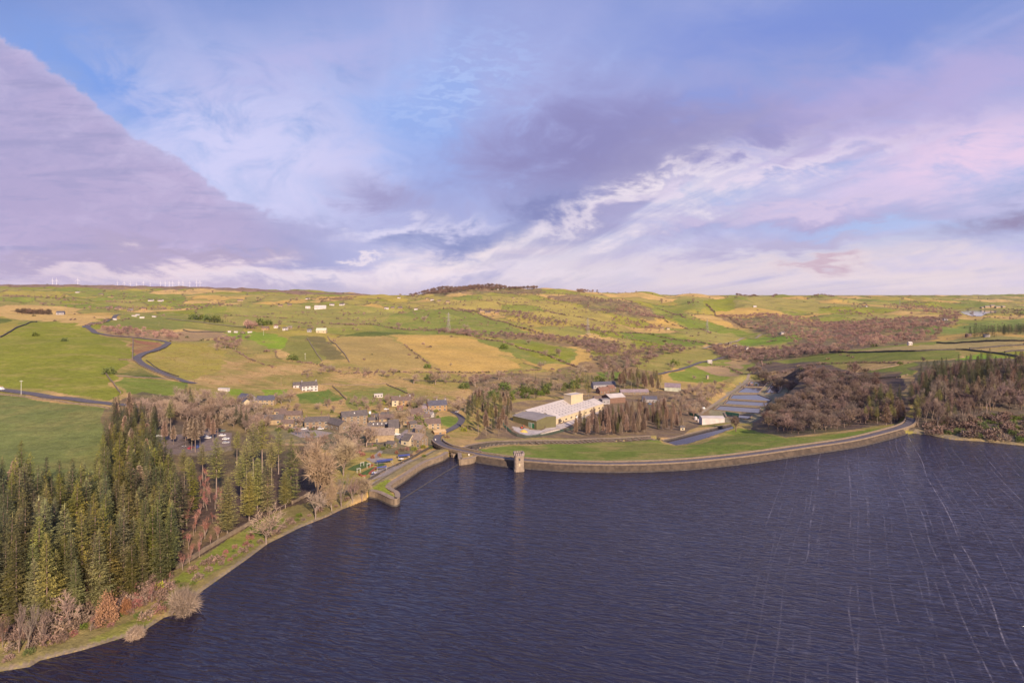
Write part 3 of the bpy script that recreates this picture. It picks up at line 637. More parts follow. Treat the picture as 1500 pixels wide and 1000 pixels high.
# ================================================================ masonry, dam, spillway, works
ston = mat('pale_stone', (.25, .185, .125), (.165, .122, .085), .9, .55, bump=.4)
ston2 = mat('field_stone', (.36, .29, .20), (.20, .16, .115), .95, .8, bump=.4)
cope = mat('coping_stone', (.30, .225, .165), (.21, .155, .115), .9, .6)
darks = mat('dark_masonry', (.10, .085, .075), (.06, .05, .045), .8, .5)
def strip(mb, line, zlo, zhi, w, mi=0, mic=None, ch=.18, cw=.16):
    """a wall of width w along a plan line; zlo / zhi: numbers or per-point lists"""
    n = len(line); A = offs(line, w/2); B = offs(line, -w/2)
    zl = zlo if isinstance(zlo, (list, tuple)) else [zlo]*n; zh = zhi if isinstance(zhi, (list, tuple)) else [zhi]*n
    for i in range(n-1):
        p = [(*B[i], zl[i]), (*B[i+1], zl[i+1]), (*A[i+1], zl[i+1]), (*A[i], zl[i]), (*B[i], zh[i]), (*B[i+1], zh[i+1]), (*A[i+1], zh[i+1]), (*A[i], zh[i])]
        mb.hexa(p, mi)
    if mic is not None:
        A = offs(line, w/2+cw); B = offs(line, -w/2-cw)
        for i in range(n-1):
            mb.hexa([(*B[i], zh[i]-.02), (*B[i+1], zh[i+1]-.02), (*A[i+1], zh[i+1]-.02), (*A[i], zh[i]-.02), (*B[i], zh[i]+ch), (*B[i+1], zh[i+1]+ch), (*A[i+1], zh[i+1]+ch), (*A[i], zh[i]+ch)], mic)
    return mb
# dam
dam = thing('dam', 'long curved stone-faced dam carrying a road across the lake end', 'dam', (DAMC[20][0], DAMC[20][1], 0))
def child(o, parent):
    o.parent = parent; o.location = tuple(-v for v in parent.location); return o
mb = MB(); LW = [q for q in DWATER if ISLE[-1][0]-3 < q[0] < SH_R[0][0]+1]; LT = [q for q in DFRONT if ISLE[-1][0]-3 < q[0] < SH_R[0][0]+1]
nn = min(len(LW), len(LT)); LW, LT = LW[:nn], LT[:nn]
for i in range(nn-1): mb.hexa([(*LW[i], -2), (*LW[i+1], -2), (LT[i+1][0], LT[i+1][1]+2.2, -2), (LT[i][0], LT[i][1]+2.2, -2), (*LT[i], CZ), (*LT[i+1], CZ), (LT[i+1][0], LT[i+1][1]+2.2, CZ), (LT[i][0], LT[i][1]+2.2, CZ)])
child(mb.build('stone_face', mat('dam_pitching', (.105, .077, .057), (.056, .042, .034), .95, .35, bump=.6)), dam)
mb = MB(); strip(mb, offs(DAMC, -6.12)[i0-2 if i0 > 2 else 0:], -1.5, .55, .5); child(mb.build('waterline_band', darks), dam)  # dark strip along the foot of the stone face
for s_, pts in ((-3.5, smooth(DROAD[5:], 4)), (3.5, smooth(DROAD[5:], 4))):
    mb = MB(); L = offs(pts, s_); strip(mb, L, CZ-2.5, CZ+.62, .5, 0, 1); child(mb.build('parapet_wall', [ston, cope]), dam)
# road bridge over the spillway mouth
bx, by = DROAD[2]
br = thing('road_bridge', 'low stone road bridge with two dark openings over the spillway', 'bridge', (bx, by, 0))
mb = MB(); L = smooth(DROAD[0:6], 4); strip(mb, L, CZ-1.3, CZ-.02, 7.6); child(mb.build('deck', ston), br)
for s_ in (-3.55, 3.55):
    mb = MB(); strip(mb, offs(L, s_), CZ-1.2, CZ+1.05, .5, 0, 1); child(mb.build('parapet_wall', [ston, cope]), br)
for px, py in ((664.5, 668.5),):
    x, y = PT(px, py); mb = MB(); mb.prism([(x-1.6, y+10), (x-1.6, y-.5), (x, y-2.2), (x+1.6, y-.5), (x+1.6, y+10)], -2, CZ-1.31); mb.prism([(x-1.9, y+10.2), (x-1.9, y-.6), (x, y-2.6), (x+1.9, y-.6), (x+1.9, y+10.2)], 1.2, 1.6)
    child(mb.build('pier', cope), br)
# spillway walls, jetty, abutment
def wallthing(name, label, cat, line, zlo, zhi, w, mats, group=None, **kw):
    mb = MB(); strip(mb, line, zlo, zhi, w, 0, 1 if len(mats) > 1 else None, **kw)
    o = mb.build(name, mats); return tag(o, label, cat, group)
wallthing('spillway_wall', 'high curved stone wall rising from the spillway beside the gardens', 'wall', smooth(offs([CURV[0]]+CURV[1:], 1.0), 4), -2, 3.4, 2.1, [ston, cope], cw=.3, ch=.25)
wallthing('jetty_wall', 'pale stone wall round the grassy rounded tip of the jetty', 'wall', smooth(offs(SPIT, 1.0), 4), -2, 3.5, 2.1, [ston, cope], cw=.2)
wallthing('bridge_abutment_wall', 'stone wall round the small grassy abutment beside the bridge', 'wall', smooth(offs(ISLE, .9), 4), -2, 3.4, 1.9, [ston, cope], cw=.25)
wallthing('spillway_waterline_band', 'dark band at the waterline of the curved spillway wall', 'waterline', smooth(offs(CURV, -.02), 4), -1.5, .7, .5, [darks])  # darker strip along the foot of the curved wall
wallthing('jetty_waterline_band', 'dark band at the waterline of the jetty', 'waterline', smooth(offs(SPIT, -.02), 4), -1.5, .7, .5, [darks])  # same darker strip round the jetty foot
wallthing('weir_sill', 'thin stone sill lying flush across the spillway mouth', 'weir', [PT(585, 733), PT(628, 706), PT(671, 680)], -1.5, .09, .9, [darks])
# cascade
cx_, cy_ = CASC[12]
cas = thing('cascade_channel', 'stepped stone cascade channel running straight along the dam foot', 'channel', (cx_, cy_, 0))
zc = [float(TZ(*q))+2.6 for q in CASC]
fa = offs(CASC, 4.4); na = offs(CASC, -4.2)
mb = MB(); strip(mb, fa, [z-4.5 for z in zc], [z+1.0 for z in zc], .8, 1, 0, ch=.3, cw=.5); child(mb.build('far_wall', [cope, darks]), cas)
mb = MB(); cl = dens(na, 3.45); W_ = 1.0
dens_z = [float(TZ(*offs([(q[0], q[1]), (q[0]+1, q[1])], 3.9)[0]))+2.6 for q in cl]
for i in range(len(cl)-1):
    (x0, y0), (x1, y1) = cl[i][:2], cl[i+1][:2]; z0 = dens_z[i]; t_ = (i > 10)
    hi, lo = (z0-.1, z0-.1) if t_ else (z0+.5, z0+.5)
    mb.hexa([(x0, y0-W_/2, z0-4), (x1, y1-W_/2, z0-4), (x1, y1+W_/2, z0-4), (x0, y0+W_/2, z0-4), (x0, y0-W_/2, hi), (x1, y1-W_/2, lo), (x1, y1+W_/2, lo), (x0, y0+W_/2, hi)])
strip(mb, offs(CASC, -5.1), [z-4 for z in zc], [z-.2 for z in zc], 1.0)
child(mb.build('stepped_wall', cope), cas)
mb = MB(); cc = dens(CASC, 3.45)
for i in range(14, len(cc)-1):
    tx_, ty_ = cc[i+1][0]-cc[i-1][0], cc[i+1][1]-cc[i-1][1]; l_ = math.hypot(tx_, ty_); tx_, ty_ = tx_/l_, ty_/l_; z0 = float(TZ(*cc[i]))+2.6
    a_ = (cc[i][0]-ty_*3.9-tx_*1.2, cc[i][1]+tx_*3.9-ty_*1.2); b_ = (cc[i][0]+ty_*3.7+tx_*1.2, cc[i][1]-tx_*3.7+ty_*1.2); w_ = .85
    mb.hexa([(*b_, z0-4), (b_[0]+w_, b_[1], z0-4), (a_[0]+w_, a_[1], z0-4), (*a_, z0-4), (*b_, z0-.35), (b_[0]+w_, b_[1], z0-.35), (a_[0]+w_, a_[1], z0+.45), (*a_, z0+.45)])
child(mb.build('step_ribs', cope), cas)
mb = MB(); strip(mb, CASC, [z-4 for z in zc], [z-2.4 for z in zc], 7.6); child(mb.build('channel_bed', darks), cas)
# canal edging
wallthing('canal_wall', 'low stone wall along the far edge of the canal below the dam', 'wall', [CANP[i] for i in (0, 9, 8, 7, 6)], CANZ-1.5, CANZ+1.3, .9, [darks, cope], ch=.22)
wallthing('canal_kerb', 'flat stone kerb at the near left corner of the canal', 'kerb', [CANP[0], CANP[1], CANP[2]], CANZ-1.5, CANZ+.35, .9, [ston2, cope])
# filter beds
POOLS = [
 ([(1099.6, 558.4), (1127, 558.4), (1119.5, 567), (1089.5, 566)], 'square filter bed pool at the far end beside the grass path'),
 ([(1089, 567.5), (1118.5, 568), (1111.6, 576.2), (1078.5, 575.2)], 'filter bed pool second from the far end of the left row'),
 ([(1132, 560.5), (1152, 561.5), (1140, 576), (1121.5, 576)], 'single filter bed pool right of the broad grass path beside the wood'),
 ([(1073, 578.2), (1110, 577.8), (1129.6, 585), (1127, 588), (1068.5, 584.6)], 'narrow filter bed pool with a pointed right end'),
 ([(1066, 586), (1126.6, 589.6), (1121, 596), (1060.5, 592)], 'long pale filter bed pool just below the pointed one'),
 ([(1054, 594), (1114, 598), (1112, 606), (1078, 603.4), (1046, 600.4)], 'largest filter bed pool with a dark wall on its near side'),
 ([(1061, 605), (1103, 609.2), (1096, 614), (1064, 611)], 'nearest small filter bed pool behind the white shed'),
]
for pl, lab in POOLS:
    P = [PT(*p, BED_Z) for p in pl]; cx_ = sum(p[0] for p in P)/len(P); cy_ = sum(p[1] for p in P)/len(P)
    t = thing('filter_bed', lab, 'pool', (cx_, cy_, BED_Z), 0, 'filter beds below the dam')
    mb = MB(); mb.face([(x-cx_, y-cy_, .25) for x, y in P][::-1]); o = mb.build('water_surface', cm, t)
    if o.data.polygons[0].normal.z < 0: o.data.flip_normals()
    mb = MB(); strip(mb, [(x-cx_, y-cy_) for x, y in P+[P[0]]], -.5, .7, 1.2, 0, 1, ch=.12, cw=.3); mb.build('kerb', [ston, cope], t)
# ---------------------------------------------------------------- buildings
glass = mat('window_glass', (.03, .032, .04), (.05, .05, .06), .15, .3, spec=.6)
fram = mat('window_frame', (.62, .58, .52), None, .6)
def M_(n, c, c2=None, r=.85, sc=.6, **kw): return mat(n, c, c2, r, sc, **kw)
WALLC = {'stone': M_('house_stone', (.28, .20, .13), (.18, .13, .085), .9, .9), 'tan': M_('tan_stone', (.39, .28, .165), (.28, .20, .118), .9, .7), 'cream': M_('cream_render', (.52, .42, .27), (.45, .365, .24), .8, .3),
 'white': M_('white_render', (.58, .51, .48), (.48, .42, .40), .8, .3), 'pink': M_('pink_render', (.78, .60, .60), (.70, .54, .54), .8, .3), 'brick': M_('red_brick', (.21, .125, .09), (.155, .09, .068), .9, 1.2), 'grey': M_('grey_render', (.34, .31, .31), (.25, .23, .24), .85, .5),
 'dark': M_('dark_stone', (.24, .18, .125), (.16, .12, .085), .9, .8), 'olive': M_('olive_cladding', (.15, .135, .065), (.125, .11, .055), .6, .2), 'orange': M_('orange_stone', (.36, .225, .11), (.27, .165, .085), .9, .8)}
ROOFC = {'slate': M_('slate_roof', (.13, .108, .10), (.085, .072, .070), .8, .8), 'stone': M_('stone_slab_roof', (.27, .205, .165), (.18, .135, .11), .9, .9), 'blue': M_('blue_slate', (.105, .10, .125), (.075, .072, .09), .6, .6), 'brown': M_('brown_tile', (.165, .115, .095), (.115, .08, .068), .85, .9),
 'white': M_('white_sheet_roof', (.50, .44, .40), (.41, .36, .33), .85, .15), 'grey': M_('grey_sheet_roof', (.25, .215, .205), (.20, .175, .17), .85, .2), 'red': M_('red_tile', (.22, .12, .085), (.165, .088, .065), .85, .9), 'green': M_('pale_green_roof', (.52, .53, .40), (.44, .45, .34), .6, .3), 'purple': M_('mauve_sheet', (.25, .19, .20), (.19, .145, .155), .6, .3)}
doorm = M_('painted_door', (.10, .075, .06), None, .5)
def house(px, py, w, d, h, yaw, wall, roof, label, cat='house', name='stone_house', rise=None, win=(3, 2), door=.5, chim=(), gwin=1, group=None, at=None, base=2.5, over=.3, dorm=0, skyl=0, hip=False):
    x, y = at if at else G(px, py)[:2]; yw = R(yaw)
    ux, uy = math.cos(yw), math.sin(yw); vx, vy = -uy, ux
    if not at: x, y = x+vx*d/2, y+vy*d/2
    zs = [float(TZ(x+sx*ux*w/2+sy*vx*d/2, y+sx*uy*w/2+sy*vy*d/2)) for sx in (-1, 1) for sy in (-1, 1)]; z = sum(sorted(zs)[:2])/2+.15
    t = thing(name, label, cat, (x, y, z), yw, group)
    rise = d*.36 if rise is None else rise; W2, D2 = w/2, d/2
    mb = MB(); b = base+max(zs)-min(zs)
    mb.face([(-W2, -D2, -b), (W2, -D2, -b), (W2, -D2, h), (-W2, -D2, h)]); mb.face([(W2, D2, -b), (-W2, D2, -b), (-W2, D2, h), (W2, D2, h)])
    mb.face([(-W2, D2, -b), (-W2, -D2, -b), (-W2, -D2, h), (-W2, 0, h+rise), (-W2, D2, h)]); mb.face([(W2, -D2, -b), (W2, D2, -b), (W2, D2, h), (W2, 0, h+rise), (W2, -D2, h)])
    mb.build('wall', WALLC[wall] if isinstance(wall, str) else wall, t)
    mb = MB(); o_, th = over, .22; sl_ = rise/D2; xe = W2+over*.8
    for s_ in (-1, 1):
        a = [(-xe, s_*(D2+o_), h-o_*sl_), (xe, s_*(D2+o_), h-o_*sl_), (xe, 0, h+rise), (-xe, 0, h+rise)]
        if s_ > 0: a = [a[1], a[0], a[3], a[2]]
        mb.hexa([(p[0], p[1], p[2]+.02) for p in a]+[(p[0], p[1], p[2]+th) for p in a])
    rf = mb.build('roof', ROOFC[roof] if isinstance(roof, str) else roof, t)
    for cx in chim:
        mb = MB(); c0, c1 = cx*W2-.5, cx*W2+.5; mb.box(c0, c1, -.4, .4, h+rise-.6, h+rise+1.3); mb.box(c0-.1, c1+.1, -.5, .5, h+rise+1.3, h+rise+1.5)
        for e in (-.22, .22): mb.bar((cx*W2+e, 0, h+rise+1.5), (cx*W2+e, 0, h+rise+1.95), .13, .11, 6, 1)
        mb.build('chimney', [WALLC['stone'] if wall in ('stone', 'dark', 'tan') else WALLC['grey'], ROOFC['red']], rf)
    for i in range(skyl):
        X = (-.7+1.4*(i+.5)/skyl)*W2; yq = -D2*.5; zq = h+rise*.5+th+.05; mb = MB()
        dy, dz = .5, .5*sl_; mb.hexa([(X-.4, yq-dy, zq-dz-.05), (X+.4, yq-dy, zq-dz-.05), (X+.4, yq+dy, zq+dz-.05), (X-.4, yq+dy, zq+dz-.05), (X-.4, yq-dy, zq-dz+.05), (X+.4, yq-dy, zq-dz+.05), (X+.4, yq+dy, zq+dz+.05), (X-.4, yq+dy, zq+dz+.05)]); mb.build('skylight', fram, rf)
    def wmesh(cx, cz, ww, wh, face):
        mb = MB()
        def bx(a0, a1, z0, z1, p0, p1, mi):
            if face == 'f': mb.box(a0, a1, -D2-p1, -D2-p0, z0, z1, mi)
            elif face == 'l': mb.box(-W2-p1, -W2-p0, a0, a1, z0, z1, mi)
            else: mb.box(W2+p0, W2+p1, a0, a1, z0, z1, mi)
        bx(cx-ww/2, cx+ww/2, cz-wh/2, cz+wh/2, -.05, .03, 0); f = .09
        bx(cx-ww/2-f, cx+ww/2+f, cz+wh/2, cz+wh/2+f*1.6, -.05, .07, 1); bx(cx-ww/2-f, cx+ww/2+f, cz-wh/2-f, cz-wh/2, -.05, .10, 1)
        bx(cx-ww/2-f, cx-ww/2, cz-wh/2, cz+wh/2, -.05, .06, 1); bx(cx+ww/2, cx+ww/2+f, cz-wh/2, cz+wh/2, -.05, .06, 1); bx(cx-.04, cx+.04, cz-wh/2, cz+wh/2, .03, .06, 1)
        mb.build('window', [glass, fram], t)
    nc, nr = win
    for r_ in range(nr):
        for c_ in range(nc):
            X = -W2+w*(c_+.5)/nc; cz = h*(r_+.52)/nr
            if r_ == 0 and door is not None and abs(X-(-W2+w*door)) < 1.2: continue
            wmesh(X, cz, min(1.5, w/nc*.5), min(1.4, h/nr*.5), 'f')
    if gwin:
        for r_ in range(max(1, nr)):
            for f in ('l', 'r'):
                for yy in ((0,) if gwin == 1 else (-d*.22, d*.22)): wmesh(yy, h*(r_+.55)/max(1, nr), 1.1, min(1.3, h/max(1, nr)*.5), f)
    if door is not None:
        X = -W2+w*door; mb = MB(); mb.box(X-.55, X+.55, -D2-.05, -D2+.05, 0, 2.1, 0); mb.box(X-.7, X-.55, -D2-.08, -D2+.05, 0, 2.1, 1); mb.box(X+.55, X+.7, -D2-.08, -D2+.05, 0, 2.1, 1); mb.box(X-.75, X+.75, -D2-.1, -D2+.05, 2.1, 2.3, 1); mb.build('door', [doorm, fram], t)
    return t
VG = 'stone houses of the lakeside village'
house(520, 622, 19, 9, 6.5, 24, 'stone', 'slate', 'tall three-storey stone terrace house with a lit front and grey roof', win=(4, 3), chim=(-.3,), gwin=2, name='terrace_house', group=VG, skyl=1)
house(557, 648, 18, 10, 4.6, 9, 'tan', 'stone', 'long low tan stone barn with one dark doorway facing the garden', 'barn', 'stone_barn', win=(0, 0), door=.38, gwin=1, group=VG)
house(556, 631, 17, 6, 3.6, 10, 'stone', 'slate', 'courtyard range with dark roof and roof lights behind the long barn', 'barn', 'courtyard_barn', win=(5, 1), door=None, skyl=4, group=VG)
house(577, 637, 7, 13, 4.8, 14, 'cream', 'slate', 'house with a bright cream gable at the end of the long barn', name='gable_house', win=(1, 2), door=None, chim=(), group=VG)
house(569, 621, 14, 7, 4.6, 20, 'tan', 'brown', 'tan cottage with brown roof and end chimney left of the big bare tree', name='cottage', win=(3, 2), chim=(-.9, .9), group=VG)
house(553, 616, 6, 6, 3, 15, 'dark', 'slate', 'small dark outbuilding between the terrace house and the tan cottage', 'outbuilding', 'outbuilding', win=(1, 1), door=None, gwin=0, group=VG)
house(604, 653, 13, 9, 5.2, -24, 'stone', 'stone', 'stone inn with tall chimneys and two gables above the garden', 'inn', 'stone_inn', win=(3, 2), chim=(-.85, .1, .9), gwin=2, group=VG)
house(593, 652, 6, 9, 3.8, -24, 'cream', 'slate', 'low gabled wing of the inn facing the garden with cream wall', 'inn', 'inn_wing', win=(1, 1), door=None, group=VG)
house(613, 646, 5, 6, 9, -20, 'stone', 'stone', 'narrow tall stone tower block at the right of the inn', 'house', 'tower_house', win=(1, 3), door=None, chim=(.6,), group=VG)
house(634, 628, 12, 8, 4.6, 14, 'tan', 'brown', 'tan cottage with brown roof beside the road bend lawn', name='cottage', win=(3, 2), group=VG, chim=())
house(612, 614, 12, 9, 5, 42, 'stone', 'brown', 'stone house set at an angle behind the dark hedge tree', name='stone_house', win=(2, 2), chim=(-.8,), group=VG)
house(645, 636.5, 9, 6, 2.2, 28, 'orange', M_('timber_roof', (.52, .36, .19), (.44, .30, .15), .8, .8), 'low hut with a plain tan timber roof beside the road', 'hut', 'timber_hut', win=(1, 1), door=None, gwin=0, rise=.9)
house(641, 601, 17, 10, 5.4, 16, 'orange', 'blue', 'house with blue slate roof and pink gable by the road end', name='blue_roof_house', win=(4, 2), chim=(-.9, 0, .9), gwin=2, group=VG)
house(591, 594, 14, 8, 5.2, 18, 'orange', 'brown', 'golden stone house pair with two gables among bare trees', name='gabled_house', win=(3, 2), chim=(.9, -.4), group=VG)
house(579, 595, 6, 9, 5.2, 18, 'cream', 'brown', 'narrow cream gable adjoining the golden house pair', name='gable_house', win=(1, 2), door=None, group=VG)
house(586, 601, 5, 4, 2.4, 10, 'red' if False else 'brick', 'red', 'small red-roofed shed below the golden house pair', 'shed', 'red_shed', win=(1, 1), door=None, gwin=0)
house(554.5, 582, 8, 4, 3, 15, 'white', 'white', 'white static caravan alone in the green field above the village', 'caravan', 'static_caravan', win=(3, 1), door=None, gwin=0, rise=.4)
house(464, 628, 17, 8, 5.2, 12, 'stone', 'slate', 'long farmhouse wing with a walled yard in front', 'farmhouse', 'farmhouse', win=(4, 2), chim=(-.9, .9))
house(486, 630, 20, 8, 4.6, -42, 'dark', 'slate', 'dark-roofed barn wing running diagonally off the farmhouse', 'barn', 'barn_wing', win=(3, 1), door=.3, gwin=1)
house(400, 622, 14, 8, 3.8, 8, 'tan', 'slate', 'low dark-roofed barn at the edge of the spruces', 'barn', 'stone_barn', win=(2, 1), door=None)
house(424, 615, 17, 7, 4.4, 7, 'stone', 'brown', 'long brown-roofed cottage row behind the farmyard', 'cottage', 'cottage_row', win=(5, 1), chim=(.95,), door=.3)
house(420, 626, 9, 6, 3, 8, 'tan', 'brown', 'small tan outbuilding beside the round dark bush', 'outbuilding', 'outbuilding', win=(2, 1), door=None, gwin=0)
house(454, 572.5, 15, 10, 5.6, 30, 'white', 'slate', 'white rendered farmhouse with a bright gable alone on the slope', 'farmhouse', 'white_farmhouse', win=(4, 2), chim=(-.9, .9), gwin=1)
house(436, 568, 8, 7, 3, 26, 'white', 'slate', 'low white annex left of the white farmhouse', 'annex', 'white_annex', win=(2, 1), door=None, gwin=0)
house(388, 592, 15, 8, 4.4, 4, 'tan', 'blue', 'cottage with blue-grey roof by the upper lane', 'cottage', 'cottage', win=(4, 2), chim=(.9,))
house(398, 590, 7, 7, 4, 10, 'stone', 'slate', 'stone cottage end with grey roof right of the blue-grey one', 'cottage', 'cottage', win=(2, 2), chim=(.7,))
house(355, 587, 13, 8, 3.2, -30, 'grey', 'blue', 'dark barn with blue-grey roof below the upper lane', 'barn', 'dark_barn', win=(0, 0), door=.5, gwin=0)
house(352, 591, 12, 5, 2.6, -38, 'cream', 'blue', 'low shed with pale wall in front of the dark barn', 'shed', 'low_shed', win=(2, 1), door=None, gwin=0)
house(326, 572.5, 9, 4, 2.6, -8, 'white', 'white', 'pale blue-white trailer at the top of the lane', 'trailer', 'field_trailer', win=(0, 0), door=None, gwin=0, rise=.2)
for px, py, w, d, h, yw, wl_, rf_, nm, lab in [(545, 622, 5, 5, 3.4, 22, 'tan', 'slate', 'cottage', 'narrow tan cottage wedged beside the white van'), (583, 627, 7, 5, 3, 30, 'stone', 'slate', 'outbuilding', 'low stone outbuilding right of the bare village tree'), (598, 622, 8, 6, 4, 12, 'tan', 'brown', 'cottage', 'tan cottage half hidden right of the bare village tree'), (606, 627, 6, 5, 3.4, 40, 'stone', 'slate', 'outbuilding', 'dark-roofed outbuilding left of the hedge tree'),
  (622, 617, 9, 6, 3.6, 16, 'dark', 'brown', 'cottage', 'long dark cottage between the drive and the hedge tree'), (628, 610, 6, 4, 2.4, -20, 'white', 'grey', 'garage', 'flat pale garage below the drive'), (620, 603, 7, 5, 3, 30, 'stone', 'purple', 'outbuilding', 'mauve-roofed outbuilding left of the drive'), (564, 613, 6, 5, 3.2, 12, 'stone', 'slate', 'outbuilding', 'small slate outbuilding behind the tan cottage'), (535, 634, 7, 4, 2.4, 10, 'tan', 'stone', 'shed', 'low stone shed at the left of the courtyard range'), (571, 655, 6, 4, 2.4, -20, 'stone', 'slate', 'shed', 'low garden shed under the long barn'),
  (609, 640, 6, 5, 4.6, -20, 'tan', 'stone', 'cottage', 'tan cottage end behind the inn chimneys'), (497, 622, 6, 4, 2.6, 8, 'dark', 'slate', 'shed', 'dark shed between farmhouse and terrace house'), (437, 623, 6, 5, 2.8, 8, 'stone', 'slate', 'shed', 'stone shed at the left of the farmyard'), (380, 618, 10, 5, 3, 6, 'stone', 'slate', 'barn', 'low stone barn left of the dark-roofed one by the spruces'), (410, 607, 9, 5, 3, 5, 'tan', 'brown', 'cottage', 'low tan cottage behind the brown-roofed row'), (376, 598, 6, 4, 2.4, 2, 'dark', 'slate', 'shed', 'dark shed below the blue-grey cottage'), (602, 585, 6, 5, 3.4, 20, 'orange', 'brown', 'outbuilding', 'golden outbuilding at the right of the house pair')]:
    house(px, py, w, d, h, yw, wl_, rf_, lab, nm, 'village_'+nm, win=(2, 1), door=None, gwin=1, chim=(.8,) if nm == 'cottage' else ())
# works: olive shed, long white factory, cream tower, brick buildings
sx, sy = G(786, 629)[:2]; L_ang = -46.4
lu = (math.cos(R(L_ang)), math.sin(R(L_ang))); lv = (-lu[1], lu[0])
scx, scy = sx-lu[0]*14.5+lv[0]*12.2, sy-lu[1]*14.5+lv[1]*12.2
corr = M_('corrugated_grey_roof', (.27, .235, .22), (.22, .19, .18), .85, .1)
sh = house(0, 0, 29, 24.4, 8.3, L_ang, 'olive', corr, 'big olive green clad shed with grey roof and green doors', 'shed', 'industrial_shed', win=(0, 0), door=None, gwin=0, at=(scx, scy), rise=1.5, over=.25, base=3)
gd = M_('green_door', (.02, .17, .07), (.015, .12, .05), .5, .4); gw = M_('white_trim', (.75, .72, .68), None, .5)
mb = MB(); mb.box(5.2, 11.6, -12.29, -12.15, 0, 5.2, 0)
for xx in (6.2, 7.2, 8.4, 8.9): mb.box(xx, xx+.22, -12.34, -12.29, .2, 5.0, 1)
mb.box(5.0, 5.2, -12.33, -12.15, 0, 5.4, 1); mb.box(5.0, 11.8, -12.34, -12.15, 5.2, 5.4, 1); mb.build('sliding_door', [gd, gw], sh)
mb = MB(); mb.box(14.46, 14.56, -2.4, -1.4, 0, 2.2); mb.build('door', doorm, sh)
mb = MB()
for s_ in (-1, 1): mb.box(-14.9, 14.9, s_*12.5-.12, s_*12.5+.12, 8.05, 8.25)
mb.build('gutter', gw, sh)
f0 = G(814, 621.5)[:2]; f1 = G(884, 599.5)[:2]; fl_ = math.dist(f0, f1); fa_ = math.degrees(math.atan2(f1[1]-f0[1], f1[0]-f0[0]))
fu = ((f1[0]-f0[0])/fl_, (f1[1]-f0[1])/fl_); fv = (-fu[1], fu[0]); BAY = 22
fz = float(TZ(*f0))
fac = thing('factory_building', 'long cream factory with two ridged pale roofs and rows of roof lights', 'factory', (*f0, fz), R(fa_))
mb = MB(); FH = 4.9; Lf = fl_
for b_ in (0, 1):
    y0, y1 = b_*BAY, b_*BAY+BAY; e = 0.0 if b_ == 0 else 0.004
    mb.face([(0, y1, -5), (0, y0, -5), (0, y0, FH), (0, (y0+y1)/2, FH+4.0), (0, y1, FH)]); mb.face([(Lf, y0, -5), (Lf, y1, -5), (Lf, y1, FH), (Lf, (y0+y1)/2, FH+4.0), (Lf, y0, FH)])
mb.face([(0, 0, -5), (Lf, 0, -5), (Lf, 0, FH), (0, 0, FH)]); mb.face([(Lf, 2*BAY, -5), (0, 2*BAY, -5), (0, 2*BAY, FH), (Lf, 2*BAY, FH)])
mb.build('wall', WALLC['cream'], fac)
mb = MB(); sll = 4.0/(BAY/2)
for b_ in (0, 1):
    y0 = b_*BAY
    for s_ in (0, 1):
        ya, za, yb, zb = (y0-.25*(b_ == 0), FH-.25*sll*(b_ == 0), y0+BAY/2, FH+4.0) if s_ == 0 else (y0+BAY/2, FH+4.0, y0+BAY+.25*(b_ == 1), FH-.25*sll*(b_ == 1))
        mb.hexa([(-.3, ya, za+.02), (Lf+.3, ya, za+.02), (Lf+.3, yb, zb+.02), (-.3, yb, zb+.02), (-.3, ya, za+.3), (Lf+.3, ya, za+.3), (Lf+.3, yb, zb+.3), (-.3, yb, zb+.3)])
ro = mb.build('roof', ROOFC['white'], fac)
skm = M_('dirty_rooflight', (.16, .14, .15), (.12, .11, .115), .5, .5)
for b_ in (0, 1):
    for yy in (3.0, 6.3, 9.2):
        if b_ == 1 and yy > 7: continue
        mb = MB(); y_ = b_*BAY+yy; zz_ = FH+yy*sll+.32
        n_ = 13
        for i in range(n_):
            x_ = Lf*(.12+.72*i/(n_-1)); mb.hexa([(x_-.55, y_-.6, zz_-.6*sll-.05), (x_+.55, y_-.6, zz_-.6*sll-.05), (x_+.55, y_+.6, zz_+.6*sll-.05), (x_-.55, y_+.6, zz_+.6*sll-.05), (x_-.55, y_-.6, zz_-.6*sll+.05), (x_+.55, y_-.6, zz_-.6*sll+.05), (x_+.55, y_+.6, zz_+.6*sll+.05), (x_-.55, y_+.6, zz_+.6*sll+.05)])
        mb.build('rooflights', skm, ro)
mb = MB()
for i in range(9): x_ = Lf*(.1+.8*i/8); mb = MB(); mb.box(x_-1.6, x_+1.2, -.08, .05, 1.0, 2.2); mb.build('window', glass, fac)
mb = MB(); mb.box(Lf*.05, Lf*.05+4, -.1, .04, 0, 3.8); mb.build('loading_door', doorm, fac)
tx, ty = 62.5, 590; tz = float(TZ(tx, ty))
tw = thing('silo_block', 'square cream block rising behind the white factory roof', 'building', (tx, ty, tz), R(fa_-14))
mb = MB(); mb.box(-8.5, 8.5, -5, 5, -4, 14.2); mb.build('wall', WALLC['cream'], tw)
mb = MB(); mb.box(-8.8, 8.8, -5.3, -4.9, 13.9, 14.8); mb.box(-8.8, 8.8, 4.9, 5.3, 13.9, 14.8); mb.box(-8.8, -8.4, -4.9, 4.9, 13.9, 14.8); mb.box(8.4, 8.8, -4.9, 4.9, 13.9, 14.8); mb.box(-8.4, 8.4, -4.9, 4.9, 14.2, 14.45, 1); mb.build('parapet', [WALLC['cream'], ROOFC['white']], tw)
house(905, 590, 20, 16, 6, 24, 'brick', 'white', 'brick building with white roof and a wide dark opening', 'works building', 'brick_works', win=(0, 0), door=None, gwin=0, rise=3)
house(888, 592, 9, 8, 5, 20, 'grey', 'grey', 'small grey flat building left of the white-roofed brick building', 'works building', 'grey_works', win=(2, 1), door=None, gwin=0, rise=.6)
house(881, 587, 16, 6, 3, 18, 'grey', 'brown', 'low brown-roofed store beside the factory end', 'store', 'low_store', win=(2, 1), door=None, gwin=0)
